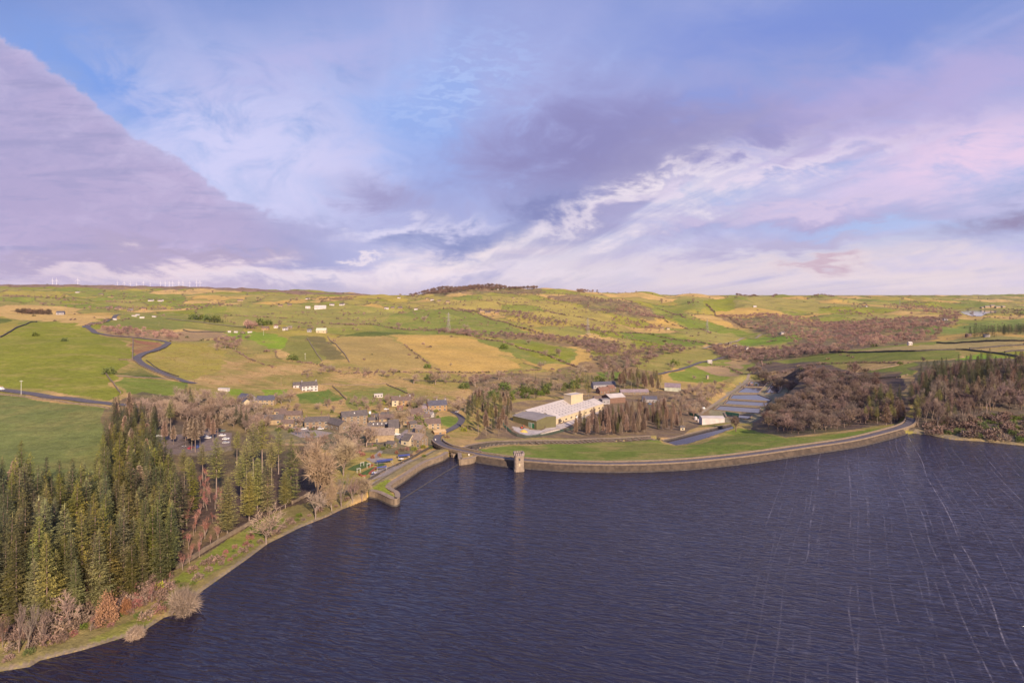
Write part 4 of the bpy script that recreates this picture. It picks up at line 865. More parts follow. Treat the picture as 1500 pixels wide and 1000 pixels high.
house(886, 569, 30, 9, 5, 14, 'grey', 'blue', 'long building with blue-grey roof behind the tall bare trunks', 'works building', 'long_works', win=(6, 1), door=None, gwin=0)
house(886, 577, 14, 9, 4.5, 25, 'brick', 'red', 'red brick cottage pair in front of the blue-grey roof', 'cottage', 'brick_cottage', win=(3, 1), door=.5)
house(897, 573, 9, 8, 4, 25, 'brick', 'red', 'small red brick cottage right of the cottage pair', 'cottage', 'brick_cottage', win=(2, 1), door=None)
house(930, 578, 34, 8, 2.8, 4, 'dark', 'purple', 'long low mauve-roofed range behind the larches', 'works building', 'low_range', win=(5, 1), door=None, gwin=0)
house(952, 589, 16, 8, 3.5, -6, 'grey', 'blue', 'blue-roofed workshop by the pole behind the pinkish larches', 'workshop', 'workshop', win=(2, 1), door=.5, gwin=0)
house(985, 573, 19, 12, 5, -18, M_('pale_green_clad', (.50, .50, .38), None, .6, .3), 'purple', 'barn with pale green wall and broad mauve roof by the field', 'barn', 'green_wall_barn', win=(0, 0), door=None, gwin=0)
house(1045, 620.5, 20, 11, 8, -3, 'white', 'white', 'plain white shed beside the nearest filter bed', 'shed', 'white_shed', win=(0, 0), door=.8, gwin=0, rise=1.0)
house(1000, 630, 4, 3.5, 2.6, 10, 'cream', 'slate', 'tiny pale hut at the foot of the larch bank by the canal', 'hut', 'pale_hut', win=(1, 1), door=None, gwin=0)
grn = M_('green_fence', (.03, .10, .07), (.02, .07, .05), .6, .5)
for a, b, lab in (((1063, 607), (1082, 610), 'solid dark green panel fence right of the white shed'), ((1009, 611), (1030, 616), 'dark green panel fence left of the white shed')):
    P = [PT(*a, BED_Z), PT(*b, BED_Z)]; P = dens(P, 3); mb = MB(); zz = [float(TZ(*p)) for p in P]; strip(mb, P, [z-.5 for z in zz], [z+3.2 for z in zz], .15)
    for p, z in zip(P, zz): mb.box(p[0]-.12, p[0]+.12, p[1]-.2, p[1]+.2, z-.5, z+3.35)
    tag(mb.build('panel_fence', grn), lab, 'fence')
for i, (px, py, s_) in enumerate(((1019, 615, 1.5), (1023, 617.5, 1.1), (1027, 617, 1.2), (1030, 618.5, .9))):
    x, y, z = G(px, py); mb = MB(); mb.bar((x, y, z-.5), (x, y, z+2*s_), s_, s_, 12); mb.bar((x, y, z+2*s_), (x, y, z+2.4*s_), s_, .3, 12)
    tag(mb.build('storage_tank', WALLC['white']), ['widest white storage tank by the green fence', 'second white tank from the left by the shed', 'third white tank from the left by the shed', 'smallest white tank against the white shed'][i], 'tank', 'white tanks by the shed')
# yard wall, fence, heap, digger
wallthing('yard_wall', 'white concrete retaining wall along the factory yard', 'wall', dens(GP([(792, 636), (805, 633), (820, 629.5)]), 4), [float(TZ(*p))-1 for p in dens(GP([(792, 636), (805, 633), (820, 629.5)]), 4)], [float(TZ(*p))+1.1 for p in dens(GP([(792, 636), (805, 633), (820, 629.5)]), 4)], .7, [WALLC['white'], cope])
def railfence(name, label, px, h, step, m, r=.05, cat='fence'):
    P = dens(GP(px), step); mb = MB(); zz = [float(TZ(*p)) for p in P]
    for i, (p, z) in enumerate(zip(P, zz)): mb.bar((*p, z-.4), (*p, z+h), r, r, 4)
    for fz_ in (.25, .6, .95):
        for i in range(len(P)-1): mb.bar((*P[i], zz[i]+h*fz_), (*P[i+1], zz[i+1]+h*fz_), r*.8, r*.8, 3)
    return tag(mb.build(name, m), label, cat)
railfence('palisade_fence', 'dark green palisade fence curving round the concrete yard', [(737, 622), (742, 628), (748, 634), (757, 639), (770, 641.5), (785, 640), (805, 637), (830, 631), (850, 626)], 2.3, .45, grn, .055)
x, y, z = G(767, 632.5)
sand = M_('orange_sand', (.58, .38, .10), (.48, .30, .08), .95, 1.5); mb = MB(); rr = random.Random(3)
ring = [[(x+math.cos(t)*r_*(1+.2*rr.random()), y+.7*math.sin(t)*r_*(1+.2*rr.random()), z+zz_) for t in [i*math.pi/6 for i in range(12)]] for r_, zz_ in ((3.4, -.3), (2.3, .9), (1.0, 1.8))]
for a, b in zip(ring[:-1], ring[1:]):
    for i in range(12): j = (i+1) % 12; mb.face([a[i], a[j], b[j], b[i]])
mb.face(ring[-1]); tag(mb.build('sand_heap', sand), 'orange sand heap on the concrete yard before the green doors', 'sand heap')
x, y, z = G(764.5, 627.5); dg = thing('digger', 'small red digger standing behind the orange sand heap', 'digger', (x, y, z), R(20))
redm = M_('red_paint', (.45, .08, .04), None, .4); blk = M_('black_rubber', (.03, .03, .03), None, .8)
mb = MB()
for s_ in (-.8, .8): mb.prism([(-1.3, s_-.22), (1.3, s_-.22), (1.3, s_+.22), (-1.3, s_+.22)], 0, .6)
mb.build('tracks', blk, dg); mb = MB(); mb.box(-1.1, .6, -.8, .8, .65, 1.5); mb.build('body', redm, dg); mb = MB(); mb.box(-.2, .7, -.7, .1, 1.51, 2.6); mb.build('cab', glass, dg)
mb = MB(); mb.bar((.6, .4, 1.3), (2.0, .4, 2.9), .16); mb.bar((2.0, .4, 2.9), (3.1, .4, 1.4), .13); mb.box(2.8, 3.4, .1, .7, .7, 1.4); mb.build('boom', redm, dg)
# valve tower
vx, vy = 3.9, 331.0
vt = thing('valve_tower', 'square stone valve tower standing in the water against the dam', 'tower', (vx, vy, 0), R(8))
def octo(r, c=.72): return [(r*a, r*b) for a, b in ((-c, -1), (c, -1), (1, -c), (1, c), (c, 1), (-c, 1), (-1, c), (-1, -c))]
mb = MB(); mb.prism(octo(2.85), -4, 1.2); mb.prism(octo(2.6), 1.2, 8.8); mb.build('shaft', M_('tower_stone', (.33, .25, .185), (.23, .175, .13), .9, .8, bump=.5), vt)
mb = MB(); mb.prism(octo(2.85), 8.8, 9.3)
for t_ in range(4):
    a = math.pi/2*t_
    for q_ in (-1.7, -.55, .6, 1.75): cx_, cy_ = math.cos(a)*2.55-math.sin(a)*q_, math.sin(a)*2.55+math.cos(a)*q_; mb.box(cx_-.42, cx_+.42, cy_-.42, cy_+.42, 9.3, 10.5)
mb.prism(octo(2.0), 9.3, 9.6, 1); mb.build('battlement', [M_('tower_cap', (.30, .235, .21), (.22, .17, .155), .9, .8), ROOFC['slate']], vt)
for z_ in (3.2, 6.3):
    mb = MB(); mb.box(-.45, .45, -2.66, -2.55, z_, z_+1.5, 0); mb.box(-.6, .6, -2.70, -2.55, z_-.2, z_, 1); mb.box(-.6, .6, -2.70, -2.55, z_+1.5, z_+1.7, 1); mb.build('window', [WALLC['cream'] if z_ < 5 else glass, cope], vt)
mb = MB(); mb.box(-1.0, 1.0, 2.6, 7.5, 2.9, 3.2); mb.build('footbridge', cope, vt)
# distant farms and hamlets
FB = [(88, 461, 20, 'grey', 'blue', 'blue-grey barn beside the dark larch strip'), (196, 463.5, 16, 'white', 'white', 'white caravan nearest the road in the hill field'), (208, 466, 13, 'white', 'white', 'white caravan standing lowest in the hill field'), (201, 461.8, 12, 'white', 'grey', 'grey-roofed white caravan at the top of the hill field'), (225, 464.5, 12, 'white', 'white', 'white caravan farthest from the road in the hill field'),
 (168, 468.7, 10, 'white', 'white', 'white van parked beside the bend of the hill road'), (288, 467.5, 16, 'white', 'brown', 'white cottage between two dark round trees'), (190, 456.5, 22, 'tan', 'grey', 'tan barn with pale roof in the left hamlet'), (172, 453.5, 26, 'tan', 'brown', 'long tan terrace in the left hamlet'), (210, 453.6, 20, 'orange', 'brown', 'orange stone house at the right of the left hamlet'), (158, 451.6, 18, 'stone', 'slate', 'grey stone house above the left hamlet'),
 (113, 428.8, 30, 'white', 'slate', 'white farmhouse below the moor skyline'), (147, 431.5, 40, 'tan', 'slate', 'tan farm group on the far green slope'), (220, 441.3, 30, 'white', 'slate', 'white farmhouse left of a pair on the far slope'), (234, 441.5, 30, 'white', 'brown', 'white farmhouse right of a pair on the far slope'), (352, 441.5, 34, 'tan', 'brown', 'tan farm with orange roof on the far pasture'),
 (388, 483.5, 20, 'orange', 'brown', 'orange stone barn at the hill farm'), (404, 480.5, 12, 'white', 'red', 'red-roofed white store at the hill farm'), (417, 484, 13, 'white', 'slate', 'white cottage at the hill farm'), (425, 482, 11, 'stone', 'grey', 'grey-roofed shed behind the hill farm cottage'), (366, 487.3, 12, 'white', 'grey', 'grey trailer right of the row below the hill farm'), (345, 487.3, 10, 'white', 'white', 'white trailer second in the row below the hill farm'), (336, 487, 8, 'white', 'white', 'white trailer at the left end of the row'), (356, 488, 8, 'cream', 'brown', 'cream hut in the middle of the trailer row'),
 (453, 486.5, 12, 'grey', 'blue', 'grey store left of the long cream barn'), (470, 487.6, 28, 'cream', 'green', 'long cream barn with a pale roof on the hill'), (451, 452, 22, 'white', 'white', 'short white poultry shed in the hill pasture'), (469, 452.8, 52, 'white', 'white', 'very long white poultry shed in the hill pasture'), (410, 449, 22, 'tan', 'brown', 'tan house beside the pasture on the ridge'), (424, 448, 20, 'stone', 'slate', 'stone house next to the tan house on the ridge'), (486, 447.5, 24, 'white', 'slate', 'white house left of a pair below the dark wood'), (500, 447.5, 22, 'white', 'slate', 'white house right of a pair below the dark wood'), (450, 438.5, 26, 'white', 'slate', 'far white house in the notch of the hills'),
 (566, 452.8, 20, 'white', 'brown', 'white farmhouse at the left of the ridge farm'), (575, 452, 18, 'stone', 'slate', 'stone farmhouse in the middle of the ridge farm'), (586, 452.5, 22, 'stone', 'slate', 'stone barn at the right of the ridge farm'), (584, 437, 20, 'white', 'slate', 'white house on the saddle left of the wooded summit'), (626, 438, 20, 'tan', 'brown', 'tan house highest in the summit hamlet'), (633, 440, 20, 'white', 'brown', 'white house in the summit hamlet'), (643, 442, 20, 'tan', 'slate', 'slate-roofed house in the summit hamlet'), (656, 443.5, 24, 'tan', 'brown', 'long tan house lowest in the summit hamlet'), (609, 454, 16, 'white', 'brown', 'white cottage below the ridge hedge'),
 (706, 457, 20, 'tan', 'brown', 'tan farmhouse among pines on the hillside'), (714, 460, 24, 'tan', 'slate', 'long tan barn below the hillside pines'), (728, 459.5, 18, 'orange', 'brown', 'orange barn right of the hillside pines'), (729, 424.5, 14, 'white', 'slate', 'white cottage just under the summit wood'), (752, 437.5, 14, 'tan', 'brown', 'lone tan barn in the upper gold field'),
 (970, 482.3, 16, 'tan', 'brown', 'tan cottage left of a pair among the valley hedges'), (979, 482.8, 14, 'cream', 'brown', 'cream cottage right of a pair among the valley hedges'), (1106, 450, 22, 'white', 'white', 'white barn on the far right ridge'), (1148, 489, 20, 'white', 'grey', 'white house at the edge of the brown wood'), (1077, 508.5, 13, 'white', 'slate', 'white cottage by the valley road corner'), (1087, 511, 14, 'orange', 'red', 'red-roofed orange cottage by the valley road'), (1095, 511.5, 10, 'white', 'slate', 'white cottage right of the red-roofed one'), (1070, 505, 12, 'stone', 'slate', 'stone barn behind the valley road cottages'),
 (1040, 532, 12, 'white', 'white', 'white walled ruin beside the valley road'), (1037, 555, 6, 'tan', 'purple', 'small field shed with mauve roof on the bright green field'), (1250, 488.5, 12, 'white', 'white', 'white house in the wooded valley floor'), (1386, 469, 20, 'white', 'slate', 'grey-white house below the dark plantation left end'), (1374, 471, 18, 'cream', 'brown', 'cream house in the yellow trees'), (1420, 493, 14, 'brick', 'brown', 'brick farm at the foot of the dark plantation'), (1447, 493.5, 14, 'white', 'slate', 'white farm at the foot of the dark plantation'), (1270, 449.5, 24, 'white', 'slate', 'white farm high on the right valley side'), (1334, 505.5, 10, 'white', 'white', 'white barn at the end of the straw fields')]
for i, (px, py, w, wl_, rf_, lab) in enumerate(FB):
    Yd = G(px, py)[1]; rnd = random.Random(i); car = 'caravan' in lab or 'trailer' in lab or 'van ' in lab
    cat = next(c for c in ('caravan', 'trailer', 'van', 'barn', 'store', 'cottage', 'farmhouse', 'terrace', 'shed', 'hut', 'ruin', 'farm', 'house', 'hamlet') if c in lab)
    house(px, py, w*.62, w*.36 if not car else 3, 2.4 if car else (4.2 if w < 24 else 5.0), rnd.uniform(-12, 30), wl_, rf_, lab, cat, {'van': 'parked_van', 'terrace': 'terrace_row', 'hut': 'hut', 'farm': 'farm_building'}.get(cat, 'hill_'+cat), win=(2, 1) if (Yd < 2500 and not car) else (0, 0), door=None, gwin=0, rise=.5 if car else None, chim=(.8,) if cat in ('cottage', 'house', 'farmhouse') and Yd < 1500 else ())
for i, (px, py, w, h) in enumerate(((1447, 451, 40, 14), (1455, 450.5, 34, 19), (1463, 451, 46, 13), (1471, 450.6, 30, 11), (1440, 452, 26, 10))):
    house(px, py, w*.8, 14, h*.7, 5*i, 'tan', 'grey', ['wide tan block second from the left beyond the far lake', 'tallest tan block beyond the far lake', 'long tan block second from the right beyond the far lake', 'rightmost low tan block beyond the far lake', 'leftmost small tan block beyond the far lake'][i], 'building', 'mill_building', win=(0, 0), door=None, gwin=0, rise=4, group='mill buildings beyond the far lake')
# ---------------------------------------------------------------- pylons, poles, turbines
gal = M_('galvanised_steel', (.36, .32, .31), None, .5)
def pylon(px, py, h, label):
    x, y, z = G(px, py); t = thing('power_pylon', label, 'pylon', (x, y, z), R(35), 'power pylons on the hillside')
    mb = MB(); r = .19; lv_ = [(0, 4.2), (.28, 2.7), (.52, 1.6), (.74, 1.0), (1, .25)]
    for (a, wa), (b, wb) in zip(lv_[:-1], lv_[1:]):
        C = [(-1, -1), (1, -1), (1, 1), (-1, 1)]
        for i in range(4):
            p, n_ = C[i], C[(i+1) % 4]; mb.bar((p[0]*wa, p[1]*wa, a*h-(1 if a == 0 else 0)), (p[0]*wb, p[1]*wb, b*h), r, r, 3)
            mb.bar((p[0]*wa, p[1]*wa, a*h), (n_[0]*wb, n_[1]*wb, b*h), r*.6, r*.6, 3); mb.bar((n_[0]*wa, n_[1]*wa, a*h), (p[0]*wb, p[1]*wb, b*h), r*.6, r*.6, 3)
    mb.build('lattice_mast', gal, t)
    for zf, al in ((.62, 4.6), (.76, 5.6), (.90, 4.0)):
        mb = MB()
        for s_ in (-1, 1): mb.bar((0, 0, zf*h+.8), (s_*al, 0, zf*h), .22, .12, 3); mb.bar((0, 0, zf*h-.6), (s_*al, 0, zf*h), .22, .12, 3); mb.bar((s_*al, 0, zf*h), (s_*al, 0, zf*h-1.6), .16, .16, 4)
        mb.build('cross_arm', gal, t)
pylon(657, 487.5, 41, 'nearer lattice pylon on the hillside above the gold field'); pylon(861, 491.5, 39, 'farther lattice pylon among the brown hedges right of centre')
pylon(1036, 487, 34, 'faint lattice pylon in the green valley fields'); pylon(1318, 449, 48, 'tiny lattice pylon on the far right ridge')
trb = M_('turbine_white', (.85, .82, .82), None, .4)
mb = MB(); mb.bar((0, 0, -3), (0, 0, 48), 1.5, .9, 8); turbine_tower = mb.build('tower', trb)
mb = MB(); mb.box(-.9, .9, -1.6, 2.6, 47.6, 50)
nac = mb.build('nacelle', trb)
tg = 'wind turbines along the left skyline'
blades = []
for a_ in (90, 210, 330):
    mb = MB(); c_, s_ = math.cos(R(a_)), math.sin(R(a_)); P = [(0, -.5), (4, -1.3), (23, -.25), (23, .25), (4, .6), (0, .5)]
    F = [(c_*p-s_*w, s_*p+c_*w) for p, w in P]
    b = len(mb.v); n_ = len(F); mb.v += [(f[0], -2.0, 48.8+f[1]) for f in F]+[(f[0], -1.7, 48.8+f[1]) for f in F]
    mb.f.append(tuple(b+i for i in range(n_))); mb.f.append(tuple(b+n_+n_-1-i for i in range(n_))); mb.mi += [0, 0]
    for i in range(n_): j = (i+1) % n_; mb.f.append((b+i, b+n_+i, b+n_+j, b+j)); mb.mi.append(0)
    blades.append(mb.build('blade', trb))
ORD = 'first second third fourth fifth sixth seventh eighth ninth tenth eleventh twelfth thirteenth fourteenth fifteenth sixteenth seventeenth eighteenth nineteenth'.split()
TENS = 'twentieth thirtieth fortieth fiftieth sixtieth seventieth eightieth ninetieth'.split(); TENP = 'twenty thirty forty fifty sixty seventy eighty ninety'.split()
def ordw(n):
    if n < 20: return ORD[n-1]
    return TENS[n//10-2] if n % 10 == 0 else TENP[n//10-2]+'-'+ORD[n % 10-1]
for i, px in enumerate((77, 83, 114, 172, 182, 191, 200, 210, 220, 235, 242, 248, 253, 262, 268, 278, 288, 293)):
    x = float(UX(px))*5600; y = 5600; z = float(TZ(x, y)); t = thing('wind_turbine', f'pale wind turbine on the left skyline, {ordw(i+1)} from the left', 'wind turbine', (x, y, z), R(random.uniform(-20, 20)), tg)
    sc_ = 1.15 if i < 3 else 1.0
    t.scale = (sc_,)*3
    for p in [turbine_tower, nac]+blades:
        c_ = p if i == 0 else p.copy()
        if i: COL.objects.link(c_)
        c_.parent = t
# ================================================================ trees
class TB:      # triangle collector
    def __init__(s): s.v = []; s.t = []
    def tri(s, a, b, c): n = len(s.v); s.v += [a, b, c]; s.t.append((n, n+1, n+2))
    def pr(s, p, q, r0, r1, n=3):
        p = np.array(p); q = np.array(q); d = q-p; d = d/(np.linalg.norm(d)+1e-9); e = np.cross(d, (.3, .2, .93)); e /= np.linalg.norm(e)+1e-9; g = np.cross(d, e); b = len(s.v)
        for c, r in ((p, r0), (q, r1)):
            for i in range(n): t = 2*math.pi*i/n; s.v.append(c+(e*math.cos(t)+g*math.sin(t))*r)
        for i in range(n): j = (i+1) % n; s.t += [(b+i, b+j, b+n+j), (b+i, b+n+j, b+n+i)]
    def arr(s): return np.array(s.v, np.float32).reshape(-1, 3), np.array(s.t, np.int32).reshape(-1, 3)
def conifer(seed, h=25., r=3.6, c0=.12, nb=8, step=.8, leaf=1.0, k=6, droop=.35, shape=.8, sparse=0.0, up=0.0, dense=1.0):
    g = random.Random(seed); T, C = TB(), TB()
    lean = (g.uniform(-.4, .4), g.uniform(-.4, .4)); N = 6
    def ax(z): t = z/h; return (lean[0]*t*t, lean[1]*t*t, z)
    for i in range(N): T.pr(ax(h*i/N-(.5 if i == 0 else 0)), ax(h*(i+1)/N), .30*h/25*(1-i/N)**.8+.03, .30*h/25*(1-(i+1)/N)**.8+.02, 5)
    z = c0*h
    while z < h*.985:
        t = (z-c0*h)/(h*(1-c0)); R_ = r*(1-t)**shape*min(1, .55+2.2*t)*g.uniform(.78, 1.12)+.15
        a0 = g.uniform(0, 6.28); n = nb if t < .75 else max(5, nb-2)
        for b in range(n):
            if g.random() < sparse*(1.6 if math.sin(z*1.9+seed) > .3 else .6): continue
            a = a0+2*math.pi*b/n+g.uniform(-.3, .3); L = R_*g.uniform(.72, 1.15); o = ax(z+g.uniform(-.35, .35)*step)
            dx, dy = math.cos(a), math.sin(a); dz = -droop*g.uniform(.6, 1.3)*(1-.9*t)+up*(t**2)+.45*t*t
            kk = max(2, int(k*(.45+.6*L/r)))
            for s in range(kk):
                f = (s+.6)/kk; bx_, by_, bz_ = o[0]+dx*L*f, o[1]+dy*L*f, o[2]+dz*L*f+.16*L*f*f
                l = leaf*(.62+.5*(1-f))*g.uniform(.7, 1.25)*min(1, .35+L/r)*dense
                for sd_ in (-1, 1):
                    ex, ey = dx*.62-sd_*dy*.75, dy*.62+sd_*dx*.75; tz_ = g.uniform(-.38, .12)*l
                    C.tri((bx_, by_, bz_), (bx_+dx*l*.42, by_+dy*l*.42, bz_+g.uniform(-.12, .12)), (bx_+ex*l, by_+ey*l, bz_+tz_))
            C.tri((o[0]+dx*L*.72, o[1]+dy*L*.72, o[2]+dz*L*.72+.1*L), (o[0]+dx*L-dy*.16, o[1]+dy*L+dx*.16, o[2]+dz*L+.14*L), (o[0]+dx*L*1.1, o[1]+dy*L*1.1, o[2]+dz*L*1.08+.2*L))
        z += step*(1-.35*t)*g.uniform(.85, 1.15)
    e = ax(h)
    for a in range(4): C.tri((e[0]+.22*math.cos(a*1.57), e[1]+.22*math.sin(a*1.57), e[2]-1.3), (e[0]+.22*math.cos(a*1.57+1.5), e[1]+.22*math.sin(a*1.57+1.5), e[2]-1.2), (e[0], e[1], e[2]+.5))
    return T.arr(), C.arr()
def larch(seed, h=22., r=3.2, c0=.25, nb=6, step=.75, wid=.12, tw=5, up=.12):
    g = random.Random(seed); T, C = TB(), TB()
    for i in range(5): T.pr((0, 0, h*i/5-(.5 if i == 0 else 0)), (0, 0, h*(i+1)/5), .26*h/22*(1-i/5)+.03, .26*h/22*(1-(i+1)/5)+.025, 5)
    z = c0*h
    while z < h*.98:
        t = (z-c0*h)/(h*(1-c0)); R_ = r*(1-t)**.75*min(1, .6+2*t)*g.uniform(.7, 1.15)+.2; a0 = g.uniform(0, 6.28)
        for b in range(nb):
            a = a0+2*math.pi*b/nb+g.uniform(-.4, .4); L = R_*g.uniform(.7, 1.15); dx, dy = math.cos(a), math.sin(a); dz = -.08+up*t+g.uniform(-.1, .1)
            p = np.array((0, 0, z)); q = np.array((dx*L, dy*L, z+dz*L)); C.pr(p, q, .07, .02, 3)
            for s in range(tw):
                f = .25+.75*(s+.5)/tw; b_ = p+(q-p)*f; l = g.uniform(.5, 1.15)*min(1., .4+L/r)
                for sd_ in (-1, 1):
                    an = a+sd_*g.uniform(.5, 1.2); e = b_+np.array((math.cos(an)*l, math.sin(an)*l, g.uniform(-.45, .15)*l))
                    C.tri(b_, b_+np.array((dx*wid*1.6, dy*wid*1.6, wid)), e)
        z += step*g.uniform(.8, 1.2)
    return T.arr(), C.arr()
def bare(seed, h=14., wide=1.0, nb=(5, 4, 4), tw=8, twl=1.5, twid=.10, trunk=.24, upb=.35, r0=.30, gn=0):
    g = random.Random(seed); T, C = TB(), TB(); ML = len(nb)
    def un():
        while True:
            v = np.array([g.uniform(-1, 1) for _ in range(3)]); l = np.linalg.norm(v)
            if .1 < l < 1: return v/l
    def rec(p, d, L, r, lv):
        mid = p+d*L*.5+un()*L*.06; e = p+d*L+un()*L*.08; B = T if lv < 2 else C; n = 5 if lv == 0 else 3
        B.pr(p, mid, r, r*.8, n); B.pr(mid, e, r*.8, r*.58, n)
        if lv == ML:
            for _ in range(tw):
                f = g.uniform(.15, 1.05); b_ = p+(e-p)*f; v = d*.55+un()*.85+np.array((0, 0, .12)); v /= np.linalg.norm(v); l = twl*g.uniform(.5, 1.2); sd_ = np.cross(v, un()); sd_ /= np.linalg.norm(sd_)+1e-9
                C.tri(b_-sd_*twid*.5, b_+sd_*twid*.5, b_+v*l)
            return
        for i in range(nb[lv]):
            f = 1.0 if (lv == 0 and i < 2) else g.uniform(.42, 1.0); b_ = p+(e-p)*f
            v = un(); v[2] = abs(v[2])*.6 if lv == 0 else v[2]; v = d*(.55 if lv else .75)+v*(.8 if lv else .85)*np.array((wide, wide, 1))+np.array((0, 0, upb*(1 if lv else .4))); v /= np.linalg.norm(v)
            rec(b_, v, L*(g.uniform(.62, .86) if lv else g.uniform(.8, 1.25)), r*.58, lv+1)
    rec(np.array((0., 0., -.3)), np.array((g.uniform(-.08, .08), g.uniform(-.08, .08), 1.)), h*trunk, r0*h/14, 0)
    (tv, tt), (cv, ct) = T.arr(), C.arr(); s = h/max(cv[:, 2].max(), .1)
    return (tv*s, tt), (cv*s, ct)
def bush(seed, h=2.5, r=2.0, n=240, leaf=.5):
    g = np.random.default_rng(seed); a = g.uniform(0, 6.283, n); e = np.arccos(g.uniform(0, 1, n)); q = (.55+.45*g.random(n))*(1+.25*np.sin(a*3+seed)*np.sin(e*2))
    P = np.stack([r*q*np.sin(e)*np.cos(a), r*q*np.sin(e)*np.sin(a), h*(.08+.92*q*np.cos(e))], 1); D = P/np.array((r, r, h)); D = D/(np.linalg.norm(D, axis=1)[:, None]+1e-6)+g.normal(0, .55, (n, 3)); W_ = g.normal(0, 1, (n, 3)); W_ = np.cross(D, W_); W_ /= np.linalg.norm(W_, axis=1)[:, None]
    l = leaf*g.uniform(.6, 1.3, (n, 1)); D /= np.linalg.norm(D, axis=1)[:, None]
    V = np.stack([P-W_*l*.4, P+W_*l*.4, P+D*l], 1).reshape(-1, 3); return V.astype(np.float32), np.arange(3*n, dtype=np.int32).reshape(-1, 3)
bark = M_('bark', (.22, .155, .115), (.14, .10, .075), .95, .6, rnd=.2); barkp = M_('pale_bark', (.30, .23, .175), (.20, .15, .115), .95, .8, rnd=.2)
LEAF = {
 'spruce': M_('spruce_needles', (.215, .205, .048), (.085, .095, .028), .8, .12, rnd=.42, island=.45),
 'dark': M_('dark_needles', (.125, .13, .05), (.07, .08, .034), .8, .12, rnd=.25, island=.4),
 'pine': M_('pine_needles', (.29, .265, .060), (.165, .165, .044), .8, .12, rnd=.25, island=.4),
 'larch': M_('larch_twigs', (.36, .255, .165), (.235, .165, .115), .9, .15, rnd=.26, island=.3),
 'bare': M_('bare_twigs', (.36, .265, .185), (.25, .18, .13), .9, .12, rnd=.22, island=.3),
 'tan': M_('tan_twigs', (.40, .30, .175), (.29, .21, .13), .9, .15, rnd=.12, island=.3),
 'wood': M_('purple_twigs', (.255, .185, .132), (.155, .112, .085), .9, .05, rnd=.34, island=.3),
 'russet': M_('russet_twigs', (.34, .165, .12), (.23, .115, .09), .9, .15, rnd=.2, island=.3),
 'beech': M_('copper_leaves', (.36, .18, .085), (.25, .12, .065), .9, .4, rnd=.15, island=.35),
 'green': M_('green_leaves', (.13, .17, .03), (.075, .105, .022), .8, .4, rnd=.25, island=.35),
 'yellow': M_('yellow_green_leaves', (.30, .30, .035), (.20, .21, .03), .8, .4, rnd=.2, island=.35),
 'heather': M_('brown_scrub', (.27, .185, .13), (.19, .13, .10), .9, .4, rnd=.2, island=.35)}
PROTO = {}
def proto(kind, parts, mats): PROTO.setdefault(kind, []).append(tuple(np_mesh(f'{kind}_{nm}', v, t, m) for nm, (v, t), m in zip(('trunk', 'crown'), parts, mats)))
for s in range(6): proto('spruce', conifer(s, 25, 3.9+.5*(s % 3), .08, 9, .95, 1.2, 7, .30+.06*(s % 2), .68, .13), (bark, LEAF['spruce']))
for s in range(4): proto('dark', conifer(20+s, 22, 3.6, .12, 9, .8, 1.05, 6, .3), (bark, LEAF['dark']))
for s in range(5): proto('pine', conifer(30+s, 26, 4.2, .42+.05*(s % 3), 8, .85, 1.25, 6, .12, .55, .1), (barkp, LEAF['pine']))
for s in range(3): proto('broad', conifer(40+s, 24, 5.0, .14, 10, .75, 1.2, 8, .15, .55, .05), (barkp, LEAF['pine']))
for s in range(4): proto('larch', larch(50+s, 22, 3.9, .16, 8, .60, .22, 7), (barkp, LEAF['larch']))
for s in range(3): proto('talllarch', larch(60+s, 25, 3.8, .38, 8, .58, .22, 7), (barkp, LEAF['larch']))
for s in range(5): proto('bare', bare(70+s, 13, 1.1), (barkp, LEAF['bare']))
for s in range(3): proto('hero', bare(80+s, 20, .95, (8, 6, 5), 18, 1.5, .07, .13, .5, .15), (barkp, LEAF['tan']))
for s in range(5): proto('wood', bare(90+s, 12, 1.1, (6, 5, 4), 10, 1.1, .085, .22, .35), (bark, LEAF['wood']))
for s in range(4): proto('birch', bare(100+s, 15, .55, (5, 4, 4), 7, 1.3, .10, .34, .75), (barkp, LEAF['wood']))
for s in range(3): proto('sapling', bare(110+s, 8, .45, (4, 3), 10, 1.4, .09, .30, .9), (barkp, LEAF['russet']))
def bproto(kind, cnt, m, **kw):
    for s in range(cnt): PROTO.setdefault(kind, []).append((np_mesh(kind, *bush(200+s, **kw), m),))
bproto('russetbush', 2, LEAF['russet'], h=3, r=2.2, n=320, leaf=.5); bproto('beech', 2, LEAF['beech'], h=7, r=3.6, n=2600, leaf=.38); bproto('greenbush', 3, LEAF['green'], h=2.6, r=2.1, n=300, leaf=.5); bproto('yellowbush', 2, LEAF['yellow'], h=2.4, r=2.2, n=300, leaf=.45); bproto('scrub', 3, LEAF['heather'], h=2.6, r=2.3, n=300, leaf=.55)
for s in range(3): proto('willow', bare(120+s, 6, 1.2, (9, 6, 5), 12, .55, .035, .07, .35, .075), (barkp, LEAF['bare']))
NAMES = {'spruce': ('spruce_tree', 'green spruce'), 'dark': ('dark_spruce', 'dark spruce'), 'pine': ('pine_tree', 'bare-trunked pine'), 'broad': ('broad_conifer', 'broad olive conifer'), 'larch': ('larch_tree', 'pinkish larch'), 'talllarch': ('tall_larch', 'tall pinkish larch'), 'bare': ('bare_tree', 'bare brown tree'), 'hero': ('large_bare_tree', 'large tan bare tree'),
 'wood': ('woodland_tree', 'purplish bare tree'), 'birch': ('birch_tree', 'slim bare birch'), 'sapling': ('sapling', 'thin russet sapling'), 'russetbush': ('russet_shrub', 'russet shrub'), 'beech': ('copper_beech', 'copper-leaved beech'), 'greenbush': ('green_shrub', 'green shrub'), 'yellowbush': ('yellow_shrub', 'yellow-green shrub'), 'scrub': ('brown_shrub', 'brown shrub'), 'willow': ('bare_willow', 'bare rounded willow')}
